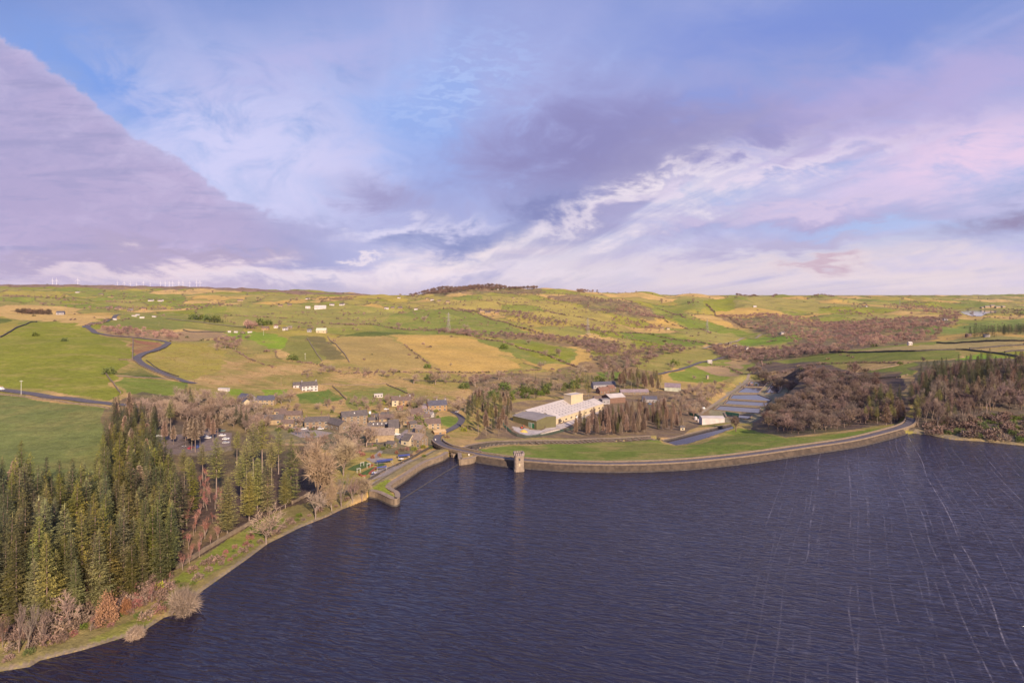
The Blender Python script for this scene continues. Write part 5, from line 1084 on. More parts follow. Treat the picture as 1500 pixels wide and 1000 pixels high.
HT = {'spruce': 25, 'dark': 22, 'pine': 26, 'broad': 24, 'larch': 22, 'talllarch': 25, 'bare': 13, 'hero': 20, 'wood': 12, 'birch': 15, 'sapling': 8, 'russetbush': 3, 'beech': 7, 'greenbush': 2.6, 'yellowbush': 2.4, 'scrub': 2.6, 'willow': 6}
CNT = {}
def plant(kind, x, y, h, label, group=None, wide=1.0):
    ps = PROTO[kind]; p = ps[CNT.get(kind, 0) % len(ps)]; CNT[kind] = CNT.get(kind, 0)+1; nm = NAMES[kind][0]; s = h/HT[kind]
    z = float(TZ(x, y))-.15; rz = random.uniform(0, 6.28); cat = 'shrub' if len(p) == 1 else 'tree'
    if len(p) == 1:
        o = link(nm, p[0]); tag(o, label, cat, group)
    else:
        o = bpy.data.objects.new(nm, None); COL.objects.link(o); tag(o, label, cat, group); o.empty_display_size = .5
        link('trunk', p[0], o); link('crown', p[1], o)
    o.location = (x, y, z); o.rotation_euler = (0, 0, rz); o.scale = (s*wide, s*wide, s)
    return o
def rows(kind, pts, where, group, per=16):
    """label every tree by its row from the camera and its place in that row"""
    pts = sorted(pts, key=lambda q: q[1]); n = len(pts); nr = max(1, math.ceil(n/per)); kn = NAMES[kind][1]
    for r_ in range(nr):
        rw = sorted(pts[r_*n//nr:(r_+1)*n//nr], key=lambda q: q[0]/q[1])
        rows_ = f'{ordw(r_+1)} row'
        for i, q in enumerate(rw):
            lab = f'{kn}, {ordw(i+1)} from left, {rows_}, {where}' if nr > 1 else f'{kn}, {ordw(i+1)} from left, {where}'
            plant(kind, q[0], q[1], q[2], lab, group, q[3] if len(q) > 3 else 1.0)
def fill(poly, n, dmin, h0, h1, seed, avoid=(), jit=None):
    g = random.Random(seed); x0, x1 = min(p[0] for p in poly), max(p[0] for p in poly); y0, y1 = min(p[1] for p in poly), max(p[1] for p in poly); o = []; k_ = 0
    ax = list(avoid)
    while len(o) < n and k_ < n*60:
        k_ += 1; x, y = g.uniform(x0, x1), g.uniform(y0, y1)
        if not bool(inpoly(np.array(x), np.array(y), poly)): continue
        if any((x-q[0])**2+(y-q[1])**2 < dmin*dmin for q in o) or any((x-q[0])**2+(y-q[1])**2 < dmin*dmin for q in ax): continue
        o.append((x, y, g.uniform(h0, h1)))
    return o
def UY(pts): return [(float(UX(p))*y, y) for p, y in pts]
def at(px, top, basey, wide=None):        # a tree seen with its foot and its tip there
    x, y, z = G(px, basey); return (x, y, (basey-top)*y/FP)
# --- the plantation on the left shore
HERO = [('broad', 333, 697, 784), ('spruce', 268, 688, 768), ('spruce', 239, 706, 800), ('spruce', 224, 740, 842), ('spruce', 249, 736, 832), ('spruce', 207, 760, 852), ('pine', 270, 657, 716), ('pine', 317, 641, 736), ('pine', 353, 666, 746), ('broad', 377, 670, 748), ('broad', 418, 690, 744), ('pine', 408, 629, 694), ('spruce', 426, 640, 734), ('pine', 361, 641, 720), ('pine', 347, 631, 682), ('pine', 371, 620, 700), ('pine', 384, 614, 692),
 ('pine', 297, 650, 704), ('spruce', 227, 655, 730), ('spruce', 212, 652, 732), ('pine', 219, 653, 726), ('spruce', 237, 677, 757), ('pine', 398, 640, 712), ('spruce', 392, 672, 752), ('broad', 365, 690, 762), ('spruce', 283, 672, 748), ('pine', 278, 668, 735), ('pine', 435, 652, 715), ('spruce', 199, 690, 780), ('spruce', 188, 720, 820)]
by = {}
for kd, px, t_, b_ in HERO: q = at(px, t_, b_); by.setdefault(kd, []).append(q)
hero_xy = [q for v_ in by.values() for q in v_]
PL = UY([(-330, 166), (0, 170), (70, 169), (130, 177), (190, 187), (250, 200), (258, 232), (250, 262), (225, 285), (190, 285), (150, 258), (130, 243), (0, 240), (-330, 240)])
f_ = fill(PL, 470, 4.0, 20, 30, 5, hero_xy)
g = random.Random(9); lx = [q for q in f_ if q[1] > 228 and g.random() < .03]; dk = [q for q in f_ if q not in lx and g.random() < .16]; sp_ = [q for q in f_ if q not in lx and q not in dk]
inview = lambda q: -20 < q[0]/q[1]*FP+CX < 1540
sp_ = [q for q in sp_ if q[0]/q[1]*FP+CX > -110]
BK = UY([(148, 255), (228, 285), (226, 322), (205, 350), (165, 345), (148, 300)]); bk_ = fill(BK, 46, 4.6, 14, 22, 55, [q for q in hero_xy+f_])
g = random.Random(4); sp_ = [(a, b, c*g.uniform(.78, 1.06), g.uniform(.78, 1.15)) for a, b, c in sp_+bk_]
rows('spruce', sp_+by['spruce'], 'in the lakeside plantation', 'spruces of the lakeside plantation', 18)
rows('dark', dk, 'in the lakeside plantation', 'dark spruces of the plantation'); rows('larch', [(a, b, c*.85) for a, b, c in lx], 'at the field edge of the plantation', 'larches at the plantation edge')
rows('pine', by['pine'], 'between car park and lake', 'pines by the car park', 8); rows('broad', by['broad'], 'along the shore path', 'broad conifers by the shore path')
# --- mixed clump by the car park
MX = GP([(152, 705), (232, 700), (236, 655), (222, 615), (172, 597), (158, 640)])
a_ = fill(MX, 40, 4.6, 14, 20, 12); rows('dark', a_[:28], 'in the clump left of the car park', 'dark spruces by the car park'); rows('larch', a_[28:], 'in the clump left of the car park', 'larches by the car park')
rows('talllarch', [at(*p) for p in ((281, 608, 660), (286, 611, 662), (293, 604, 657), (305, 606, 638), (319, 602, 640), (241, 615, 652), (254, 622, 654), (192, 626, 670), (216, 618, 656), (272, 616, 652), (312, 612, 648))], 'around the car park', 'tall larches round the car park')
a_ = fill(GP([(205, 612), (335, 612), (345, 598), (300, 584), (240, 590), (205, 600)]), 34, 5, 9, 15, 13); rows('bare', a_, 'behind the car park', 'bare trees behind the car park')
rows('dark', [at(*p) for p in ((200, 590, 618), (206, 586, 616), (272, 563, 596), (278, 566, 598), (346, 592, 622), (353, 594, 625), (361, 598, 628), (248, 588, 618), (182, 592, 622))], 'along the main road belt', 'dark spruces along the main road')
rows('pine', [at(*p) for p in ((250, 585, 632), (196, 612, 650), (281, 572, 606))], 'among the car park larches', 'pines among the larches')
a_ = fill(GP([(262, 838), (330, 790), (326, 735), (300, 700), (275, 740)]), 46, 3.0, 5, 9, 14); rows('sapling', a_, 'under the plantation edge', 'russet saplings under the plantation')
# --- shore
for kd, px, t_, b_, w_, lab in [('hero', 464, 634, 738, .85, 'largest tan bare tree, rounded crown beside the spruces'), ('hero', 503, 634, 696, 1.05, 'tan bare tree behind the beer garden'), ('bare', 520, 612, 656, 1.2, 'wide bare tree hanging over the left end of the long barn'), ('bare', 537, 618, 654, 1.2, 'bare tree touching the left wall of the long barn'),
   ('birch', 500, 690, 742, 1.1, 'slim birch by the shore left of the jetty'), ('birch', 516, 694, 736, 1.2, 'second slim birch by the shore left of the jetty'), ('hero', 530, 694, 733, 1.1, 'tan bare tree nearest the jetty'), ('hero', 486, 700, 748, .9, 'tan bare tree on the bank below the largest one'), ('bare', 390, 738, 796, 1.1, 'bare tree leaning from the shore below the broad conifers'), ('bare', 462, 714, 760, .9, 'bare shrubby tree at the water edge below the wall end'),
   ('hero', 587, 594, 628, 1.1, 'round bare tree standing alone in the village green'), ('willow', 272, 852, 898, .8, 'rounded bare willow overhanging the lake, right one'), ('willow', 197, 908, 938, .8, 'rounded bare willow overhanging the lake, left one'), ('beech', 156, 868, 914, .62, 'copper-leaved beech in front of the plantation'), ('beech', 184, 874, 898, .6, 'small copper-leaved beech behind the larger one'), ('yellowbush', 234, 852, 864, .9, 'yellow tent-shaped shrub under the spruces'),
   ('bare', 92, 858, 925, .8, 'grey bare tree at the foot of the plantation'), ('bare', 60, 885, 940, .7, 'bare tree with pale trunk left of the grey one'), ('birch', 40, 884, 952, .8, 'leaning pale birch at the lake edge'), ('birch', 28, 880, 955, .7, 'pale birch left of the leaning one'), ('birch', 4, 900, 948, .8, 'pale birch at the left end of the shore')]:
    q = at(px, t_, b_); plant(kd, q[0], q[1], q[2], lab, None, w_)
SHB = GP([(0, 970), (60, 958), (130, 940), (200, 912), (262, 885), (330, 825), (410, 778), (500, 740), (520, 728), (470, 742), (400, 772), (330, 805), (260, 850), (200, 885), (100, 925), (0, 950)])
a_ = fill(SHB, 60, 2.6, 1.0, 2.6, 15); rows('scrub', a_[:34], 'on the lake bank', 'brown shrubs on the lake bank'); rows('greenbush', [(x, y, h*.7) for x, y, h in a_[34:50]], 'on the lake bank', 'green shrubs on the lake bank'); rows('russetbush', a_[50:], 'on the lake bank', 'russet shrubs on the lake bank')
UG_ = UY([(-40, 163), (0, 164), (70, 164), (130, 171), (190, 180), (250, 194), (252, 206), (190, 196), (130, 188), (70, 180), (-40, 178)])
a_ = fill(UG_, 120, 1.9, 1.2, 3.4, 91); rows('scrub', a_[:70], 'under the plantation front', 'brown shrubs under the plantation', 18); rows('sapling', [(a, b, c*2.3) for a, b, c in a_[70:95]], 'under the plantation front', 'russet saplings at the plantation front', 18); rows('russetbush', [(a, b, c*.8) for a, b, c in a_[95:]], 'under the plantation front', 'russet shrubs under the plantation', 18)
# --- village gardens
for kd, px, py, h, lab in [('greenbush', 614, 620, 6, 'tall dark hedge tree beside the angled stone house'), ('greenbush', 618, 628, 5, 'round green shrub between inn and hedge tree'), ('yellowbush', 639, 603, 2.6, 'yellow-green shrub before the blue-roofed house'), ('yellowbush', 560, 592, 3, 'yellow-green shrub under the caravan'), ('greenbush', 411, 626, 3.6, 'round dark bush by the small tan outbuilding'), ('greenbush', 570, 655, 2.4, 'green shrub at the right end of the barn hedge'), ('greenbush', 561, 658, 2.2, 'green shrub in the middle of the barn hedge'), ('greenbush', 549, 655, 2.2, 'green shrub at the left end of the barn hedge'),
   ('russetbush', 524, 664, 2.6, 'dark russet shrub by the upper garden path'), ('russetbush', 531, 667, 2.4, 'russet shrub left of the garden steps'), ('beech', 546, 671, 2.6, 'copper shrub by the garden path, left one'), ('beech', 556, 668, 2.4, 'copper shrub by the garden path, middle one'), ('russetbush', 596, 659, 2.4, 'bright russet shrub under the inn'), ('beech', 581, 664, 2.2, 'copper shrub by the garden path, right one'), ('scrub', 588, 660, 2.6, 'brown shrub left of the russet one under the inn'), ('yellowbush', 607, 659, 2.4, 'yellow-green shrub under the inn terrace'), ('yellowbush', 620, 656, 2.4, 'yellow-green shrub near the road wall'), ('greenbush', 630, 657, 2.2, 'green shrub near the bridge end'), ('scrub', 614, 662, 2.2, 'brown shrub above the spillway wall'), ('scrub', 603, 668, 1.8, 'low brown shrub above the spillway wall'),
   ('greenbush', 621, 669, 1.8, 'single green shrub on the spillway wall'), ('greenbush', 503, 709, 2, 'green shrub at the left end of the beer garden'), ('yellowbush', 680, 631, 3, 'yellow-green gorse beside the road bend'), ('yellowbush', 686, 627, 2.6, 'smaller yellow-green gorse right of the road bend'), ('scrub', 655, 641, 2.4, 'brown shrub inside the road bend'), ('greenbush', 631, 607, 2.4, 'dark shrub left of the drive to the blue-roofed house'), ('russetbush', 573, 590, 2.4, 'russet shrub left of the golden houses'), ('greenbush', 604, 598, 2.2, 'long dark shrub below the golden houses'), ('greenbush', 612, 597, 2.2, 'dark shrub right of the long one below the golden houses')]:
    x, y, z = G(px, py); plant(kd, x, y, h, lab)
a_ = fill(GP([(395, 612), (500, 598), (560, 600), (600, 596), (690, 600), (690, 585), (600, 585), (500, 590), (395, 595)]), 40, 6, 5, 10, 16); rows('bare', a_, 'behind the village houses', 'bare trees behind the village')
a_ = fill(GP([(440, 655), (500, 648), (540, 660), (520, 672), (450, 675)]), 14, 6, 7, 12, 17); rows('bare', a_, 'between farmyard and garden', 'bare trees below the farmyard')
a_ = fill(GP([(222, 632), (300, 622), (345, 628), (352, 650), (390, 640), (398, 606), (345, 592), (220, 600)]), 54, 4.4, 8, 13, 131); rows('bare', a_, 'between car park and village', 'bare trees between car park and village')
vt_ = fill(GP([(400, 634), (470, 604), (560, 590), (640, 590), (650, 604), (640, 622), (608, 634), (575, 646), (500, 650), (440, 644)]), 34, 6, 5, 9, 132); rows('bare', vt_, 'among the village houses', 'bare trees among the village houses')
vg = fill(GP([(396, 628), (470, 606), (560, 596), (640, 592), (648, 606), (640, 618), (600, 640), (575, 652), (540, 660), (500, 640), (440, 640)]), 70, 3.4, 1.4, 3.6, 71)
rows('greenbush', vg[:26], 'in the village gardens', 'green shrubs in the village gardens', 13); rows('scrub', vg[26:52], 'in the village gardens', 'brown shrubs in the village gardens', 13); rows('sapling', [(a, b, c*2.2) for a, b, c in vg[52:]], 'in the village gardens', 'russet saplings in the village')
# --- works
q_ = GP([(684, 641), (735, 641), (750, 622), (752, 598), (700, 592), (685, 615)])
a_ = fill(q_, 46, 4.0, 13, 21, 18); rows('pine', a_[:16], 'left of the olive shed', 'pines beside the olive shed'); rows('talllarch', a_[16:36], 'left of the olive shed', 'larches beside the olive shed'); rows('dark', a_[36:], 'left of the olive shed', 'dark spruces beside the olive shed')
a_ = fill(GP([(690, 588), (745, 592), (800, 578), (830, 570), (900, 556), (900, 546), (800, 556), (700, 566)]), 46, 7, 6, 12, 19); rows('bare', a_[:34], 'on the slope behind the factory', 'bare trees behind the factory'); rows('dark', a_[34:], 'on the slope behind the factory', 'dark spruces behind the factory')
a_ = fill(GP([(690, 592), (748, 596), (790, 584), (830, 573), (880, 566), (905, 562), (900, 552), (830, 560), (760, 574), (700, 578)]), 56, 4.2, 6, 12, 191); rows('dark', a_[:26], 'behind the factory roofs', 'evergreens behind the factory'); rows('greenbush', [(a, b, c*.6) for a, b, c in a_[26:]], 'behind the factory roofs', 'green shrubs behind the factory')
rows('pine', [at(*p) for p in ((845, 549, 585), (858, 549, 584), (826, 560, 588), (862, 556, 590), (840, 560, 590))], 'behind the cream block', 'pines behind the cream block')
a_ = fill(GP([(893, 572), (925, 572), (965, 578), (970, 566), (930, 560), (895, 562)]), 38, 4.5, 17, 23, 20); rows('talllarch', a_[:20], 'in the tall stand behind the works', 'tall larches behind the works'); rows('pine', a_[20:], 'in the tall stand behind the works', 'tall pines behind the works')
q_ = GP([(838, 637), (900, 639), (955, 634), (1002, 628), (1000, 606), (960, 602), (925, 604), (898, 606), (870, 616), (842, 628)])
a_ = fill(q_, 130, 3.2, 8, 17, 21); rows('larch', a_[:100], 'between works and cascade', 'larches in front of the works', 16); rows('spruce', a_[100:], 'between works and cascade', 'spruces in front of the works')
a_ = fill(GP([(965, 596), (1005, 612), (1030, 610), (1055, 582), (1068, 570), (1040, 564), (1005, 572), (985, 580)]), 58, 4.5, 7, 13, 22); rows('bare', a_, 'between works and filter beds', 'bare trees left of the filter beds')
# --- valley wood right of the beds
VW = GP([(1122, 630), (1146, 637), (1200, 634), (1290, 619), (1312, 606), (1300, 570), (1262, 560), (1215, 552), (1120, 548), (1092, 548), (1112, 553), (1182, 562), (1178, 580), (1148, 596), (1124, 612)])
a_ = fill(VW, 260, 6.6, 9, 15, 23); rows('wood', a_, 'in the wood beside the filter beds', 'bare trees of the valley wood', 20)
rows('wood', [at(*p) for p in ((1078, 606, 632), (1252, 527, 552), (1268, 536, 554), (1284, 540, 556), (1352, 521, 530))], 'standing alone', 'lone bare trees near the valley wood')
a_ = fill(GP([(1262, 622), (1300, 622), (1326, 606), (1318, 592), (1280, 592), (1262, 604)]), 30, 4, 14, 21, 24); rows('dark', a_[:15], 'in the clump at the dam end', 'dark spruces at the dam end'); rows('pine', [(a, b, c*.9) for a, b, c in a_[15:]], 'in the clump at the dam end', 'pines at the dam end')
rows('larch', [(*at(*p), 1.3) for p in ((1298, 588, 623), (1314, 580, 617), (1321, 584, 612))], 'beside the road at the dam end', 'larches by the dam end')
RW = UY([(1343, 432), (1420, 424), (1500, 424), (1600, 420), (1640, 470), (1600, 560), (1500, 575), (1420, 585), (1350, 565), (1333, 500)])
a_ = fill(RW, 430, 4.3, 14, 24, 25)
bk = [q for q in a_ if q[1] > 490]; fr = [q for q in a_ if q[1] <= 490 and (q[0]/q[1]*FP+CX < 1430 or q[1] > 452)]; fr = [q for q in fr if q not in bk]
rows('dark', bk[::3]+bk[1::6], 'in the wood on the right bank', 'dark spruces of the right bank wood'); rows('larch', bk[4::6], 'in the wood on the right bank', 'larches of the right bank wood', 14); rows('birch', [(a, b, c*.9) for a, b, c in bk[2::3]+fr[::2]], 'in the wood on the right bank', 'birches of the right bank wood', 14); rows('pine', [(a, b, c*.8) for a, b, c in fr[1::4]], 'low in the wood on the right bank', 'pines of the right bank wood'); rows('wood', [(a, b, c*.7) for a, b, c in fr[3::4]], 'low in the wood on the right bank', 'bare trees of the right bank wood')
a_ = fill(GP([(1350, 638), (1420, 642), (1500, 649), (1600, 655), (1600, 622), (1500, 610), (1420, 612), (1360, 622)]), 170, 2.6, 2.0, 5.2, 26); rows('scrub', a_[:110], 'on the right bank', 'brown shrubs on the right bank', 15); rows('greenbush', [(a, b, c*.8) for a, b, c in a_[110:]], 'on the right bank', 'green shrubs on the right bank')
# --- lone trees in the fields
FT = [(606, 545, 562), (638, 541, 563), (652, 544, 560), (535, 536, 548), (560, 540, 552), (577, 538, 548), (476, 534, 544), (482, 532, 546), (470, 536, 548), (452, 538, 550), (585, 470, 482), (622, 461, 471), (683, 473, 484), (660, 530, 536), (730, 540, 556), (696, 548, 566), (715, 545, 560), (745, 550, 568), (793, 527, 541), (775, 550, 566), (820, 545, 558), (850, 532, 548), (863, 530, 546), (820, 508, 522), (775, 495, 505), (800, 510, 522), (700, 545, 558), (615, 575, 600), (672, 582, 606), (681, 578, 604), (367, 574, 590), (425, 568, 590), (412, 572, 592), (330, 497, 511), (345, 498, 512), (318, 500, 513), (1008, 565, 580), (1016, 548, 556), (985, 530, 542), (1012, 526, 535)]
rows('bare', [(*at(*p), 1.3) for p in FT], 'in the fields beyond the village', 'lone bare trees in the fields', 10)
rows('greenbush', [at(*p) for p in ((738, 503, 511), (680, 559, 569), (626, 532, 539), (628, 548, 556), (988, 526, 535), (738, 559, 571), (770, 562, 573), (768, 566, 578), (428, 518, 527), (432, 520, 527), (94, 494, 500), (160, 537, 548), (52, 486, 492), (316, 461, 470), (304, 461, 469), (284, 459, 468), (297, 460, 468), (1318, 529, 534), (1280, 502, 508), (393, 468, 476), (381, 466, 477))], 'dotted over the fields', 'dark green shrubs in the fields', 8)
# ================================================================ far woods and hedges (uncountable masses)
def lowbare(seed, h=10., r=4.2, n=95, wid=.55):
    g = np.random.default_rng(seed); a = g.uniform(0, 6.283, n); e = np.arccos(g.uniform(-.25, 1, n)); q = g.uniform(.35, 1, n)**.6
    P = np.stack([r*q*np.sin(e)*np.cos(a), r*q*np.sin(e)*np.sin(a), h*.58+h*.42*q*np.cos(e)], 1); D = P-np.array((0, 0, h*.3)); D /= np.linalg.norm(D, axis=1)[:, None]; D += g.normal(0, .35, (n, 3)); W_ = np.cross(D, g.normal(0, 1, (n, 3))); W_ /= np.linalg.norm(W_, axis=1)[:, None]; l = g.uniform(1.4, 2.8, (n, 1))
    V = np.stack([P-D*l*.6-W_*wid*.5, P-D*l*.6+W_*wid*.5, P+D*l*.4], 1).reshape(-1, 3); T = np.arange(3*n).reshape(-1, 3)
    tb = TB(); tb.pr((0, 0, -.5), (0, 0, h*.6), .28, .12, 3); tv, tt = tb.arr()
    return np.vstack([V, tv]).astype(np.float32), np.vstack([T, tt+len(V)]).astype(np.int32)
LB = [lowbare(s) for s in range(6)]; LBB = [lowbare(10+s, 10, 4.6, 60, .8) for s in range(4)]
LBUSH = [bush(300+s, 2.6, 2.3, 46, 1.3) for s in range(5)]; LSP = [(lambda p: (np.vstack([p[0][0], p[1][0]]), np.vstack([p[0][1], p[1][1]+len(p[0][0])])))(conifer(400+s, 16, 3.2, .1, 6, 1.6, 1.9, 3)) for s in range(3)]
fw = M_('far_twigs', (.9, .9, .9), (.75, .75, .75), .95, .2, attr=True, island=.25)
def mass(name, label, pts, protos, cols, seed=0, kind='stuff', cat=None, group=None):
    """pts: (x, y, size) ; one mesh of many small plants"""
    g = np.random.default_rng(seed); Vs, Ts, Cs = [], [], []; off = 0; h0 = {id(p): p[0][:, 2].max() for p in protos}
    for x, y, h in pts:
        p = protos[g.integers(len(protos))]; v, t = p; s = h/h0[id(p)]; a = g.uniform(0, 6.283); ca, sa = math.cos(a), math.sin(a); w = s*g.uniform(.85, 1.25)
        V = np.empty_like(v); V[:, 0] = x+(v[:, 0]*ca-v[:, 1]*sa)*w; V[:, 1] = y+(v[:, 0]*sa+v[:, 1]*ca)*w; V[:, 2] = v[:, 2]*s
        Vs.append(V); Ts.append(t+off); off += len(v); c = np.array(cols[g.integers(len(cols))])*g.uniform(.78, 1.22); Cs.append(np.tile(np.append(c, 1), (len(v), 1)))
    if not Vs: return
    zs = TZ(np.array([p[0] for p in pts]), np.array([p[1] for p in pts]))
    for V, z in zip(Vs, zs): V[:, 2] += z-.2
    o = link(name, np_mesh(name, np.vstack(Vs), np.vstack(Ts), fw, False, np.vstack(Cs))); o['label'] = label
    if kind == 'stuff': o['kind'] = 'stuff'
    else: tag(o, label, cat, group)
    return o
PUR = [(.27, .175, .155), (.31, .195, .165), (.24, .165, .14), (.34, .22, .17)]; PNK = [(.40, .235, .19), (.36, .21, .175), (.43, .28, .20), (.29, .185, .16)]; BRN = [(.27, .19, .13), (.22, .155, .115), (.31, .22, .14)]; DGR = [(.075, .085, .04), (.055, .065, .035), (.09, .095, .04)]
def scatter(poly, n, h0, h1, seed, warp=0.0):
    g = np.random.default_rng(seed); x0, x1 = min(p[0] for p in poly), max(p[0] for p in poly); y0, y1 = min(p[1] for p in poly), max(p[1] for p in poly); o = []
    for _ in range(40):
        X, Y = g.uniform(x0, x1, n*3), g.uniform(y0, y1, n*3); k_ = inpoly(X, Y, poly)
        if warp: k_ &= (sinoise(X, Y, warp, seed) > -.35)
        o += list(zip(X[k_], Y[k_]))
        if len(o) >= n: break
    return [(a, b, g.uniform(h0, h1)) for a, b in o[:n]]
def wood(label, poly, n, h0, h1, cols, seed, protos=None, warp=0.0, name='far_woodland'): mass(name, label, scatter(GP(poly), n, h0, h1, seed, warp), protos or LB, cols, seed)
wood('brown wood along the flat summit of the middle hill', [(598, 433), (625, 425.5), (690, 421), (740, 420.5), (788, 421), (786, 425), (740, 425), (690, 428), (650, 432)], 620, 13, 19, [(.20, .125, .095), (.24, .15, .11), (.17, .11, .09)], 1)
wood('brown scrub running down from the summit wood', [(700, 428), (790, 427), (880, 438), (950, 451), (958, 466), (905, 458), (850, 447), (780, 433)], 420, 5, 9, PUR, 2, warp=160)
wood('purplish wood filling the fold right of the green valley fields', [(1046, 464), (1100, 462), (1150, 462.5), (1200, 467), (1250, 478), (1285, 496), (1270, 508), (1200, 512), (1140, 493), (1105, 484)], 700, 8, 13, PNK, 3)
wood('bare wood along the valley floor beyond the filter beds', [(1040, 507), (1100, 513), (1200, 507), (1250, 516), (1165, 525), (1092, 531), (1055, 524)], 420, 7, 12, PUR, 4)
wood('pink-brown wood across the valley below the far lake', [(1195, 474), (1300, 468), (1350, 466), (1410, 463), (1400, 478), (1370, 498), (1300, 507), (1245, 513), (1270, 490)], 800, 8, 14, PNK, 5)
wood('dark plantation above the straw fields on the right', [(1406, 494), (1420, 488), (1500, 484), (1600, 482), (1600, 491), (1500, 493), (1425, 496)], 260, 14, 19, DGR+DGR+[(.2, .12, .09)], 6, LSP)
wood('hedgerow wood below the nearer pylon', [(640, 484), (700, 488), (760, 491), (860, 497), (905, 503), (905, 520), (870, 514), (840, 506), (760, 498), (700, 494), (640, 490)], 360, 6, 11, PUR, 7)
wood('broken line of bare trees across the hillside', [(684, 453), (740, 457), (800, 467), (880, 480), (905, 488), (890, 491), (800, 477), (735, 463)], 260, 5, 10, PUR, 8, warp=120)
wood('bare trees on the slope beyond the works', [(860, 516), (900, 505), (980, 508), (1030, 514), (975, 520), (950, 535), (905, 548), (870, 540)], 230, 7, 12, PUR+BRN, 9)
wood('brown scrub right of the summit fields', [(905, 447), (945, 450), (975, 466), (962, 486), (915, 486), (880, 478), (900, 466)], 300, 5, 9, PNK, 10, warp=140)
wood('bare trees around the brown field left of the winding road', [(150, 483), (200, 484), (250, 489), (262, 498), (225, 497), (160, 491)], 90, 6, 10, PNK, 11)
wood('dark larch strip on the left hill', [(25, 458.5), (50, 459), (76, 460.5), (74, 462), (25, 460)], 60, 11, 14, [(.16, .10, .075), (.12, .085, .06)], 12)
wood('scattered bare trees along the left hamlet', [(60, 446), (150, 450), (300, 446), (420, 447), (420, 450), (300, 452), (190, 458), (110, 455), (60, 451)], 170, 6, 11, PUR, 13, warp=200)
wood('dark wood on the ridge left of centre', [(468, 440), (490, 436.5), (515, 436), (518, 439), (490, 441), (472, 444)], 170, 8, 13, BRN, 14)
wood('brown copse left of the hill farm', [(312, 498), (330, 495), (355, 499), (352, 511), (325, 513)], 42, 6, 9, PUR, 15)
wood('tall trees beside the hill farm', [(358, 479), (372, 478), (376, 482), (362, 484)], 12, 14, 18, PNK, 16)
wood('dark green hedge block above the hill farm', [(298, 470), (334, 471), (336, 473), (298, 472)], 44, 6, 8, DGR, 17, LSP)
wood('bare scrub across the rough pasture above the village', [(430, 548), (500, 536), (600, 545), (700, 552), (870, 540), (860, 560), (700, 568), (560, 552), (450, 556)], 110, 2.5, 6, BRN+PUR, 18, warp=90)
wood('wooded valley side far right beneath the distant lake', [(1290, 446), (1360, 443), (1410, 450), (1406, 462), (1330, 465), (1270, 466), (1220, 458)], 420, 8, 14, PNK, 19, warp=300)
wood('trees round the far lake shore', [(1472, 453), (1500, 452), (1600, 452), (1600, 466), (1500, 466), (1475, 465), (1468, 460)], 240, 8, 14, PUR+DGR, 20, warp=260)
for i, (p, n, lab) in enumerate((([(1078, 432), (1105, 430.5), (1140, 432), (1136, 433.5), (1080, 433.5)], 150, 'rounded dark wood on the right skyline'), ([(1190, 433.5), (1222, 433), (1222, 435), (1192, 435)], 100, 'small dark wood on the right skyline'), ([(846, 426.5), (869, 426.5), (869, 428), (846, 428)], 60, 'small round wood on the skyline right of the summit'))): wood(lab, p, n, 12, 17, PUR, 30+i)
wood('dark heath band on the far left moor', [(0, 431), (60, 433), (120, 440), (200, 446), (190, 449), (100, 443), (0, 434)], 260, 6, 11, BRN+PUR, 40, warp=500)
# rushes and tussocks of the rough pasture, lone thorn trees along the far hedges
TUF = [bush(330+s_, .8, .8, 14, .55) for s_ in range(4)]
rt = [q for q in scatter(GP([(215, 556), (215, 515), (330, 497), (470, 530), (560, 548), (720, 546), (860, 540), (860, 565), (640, 600), (500, 600), (430, 565), (330, 565)]), 9000, .5, 1.2, 61) if float(sinoise(np.array(q[0]), np.array(q[1]*2.2), 34, 52)+.8*sinoise(np.array(q[0]), np.array(q[1]), 11, 53)) > .35][:4200]
mass('rough_grass', 'rough tussocks and dead rushes over the pasture above the village', rt, TUF, [(.42, .28, .12), (.34, .22, .10), (.24, .16, .09), (.30, .25, .08)], 62)
# hedges along field edges
rngh = np.random.default_rng(77)
ed = (E_ < np.clip(YY*.0032, 2.2, 14)) & (YY > 760) & (YY < 6500) & (ZG > -30)
ci_, cj_ = np.nonzero(ed & (rngh.random(ed.shape) < np.clip(.10*(YY/1500), .03, .4)*.85) & (sinoise(XX, YY, 420, 90) > -.25))
hp = [(float(XX[a, b]), float(YY[a, b]), float(rngh.uniform(2.0, 5.0)*(1+.5*(YY[a, b] > 2500)))) for a, b in zip(ci_, cj_)]
mass('far_hedgerows', 'thin broken hedgerows dividing the far hillside fields', hp, LBUSH, PUR+BRN+[(.11, .11, .05)], 50)
tp = [(a, b, c*2.6) for a, b, c in hp[::14]]
tp += scatter(GP([(320, 462), (600, 450), (690, 436), (800, 440), (960, 450), (1050, 470), (1050, 505), (900, 500), (740, 488), (500, 490), (340, 480)]), 650, 3.5, 8, 88, 210)
mass('hedgerow_trees', 'small bare trees dotted along the far hedgerows', tp, LB, PUR+BRN, 51)
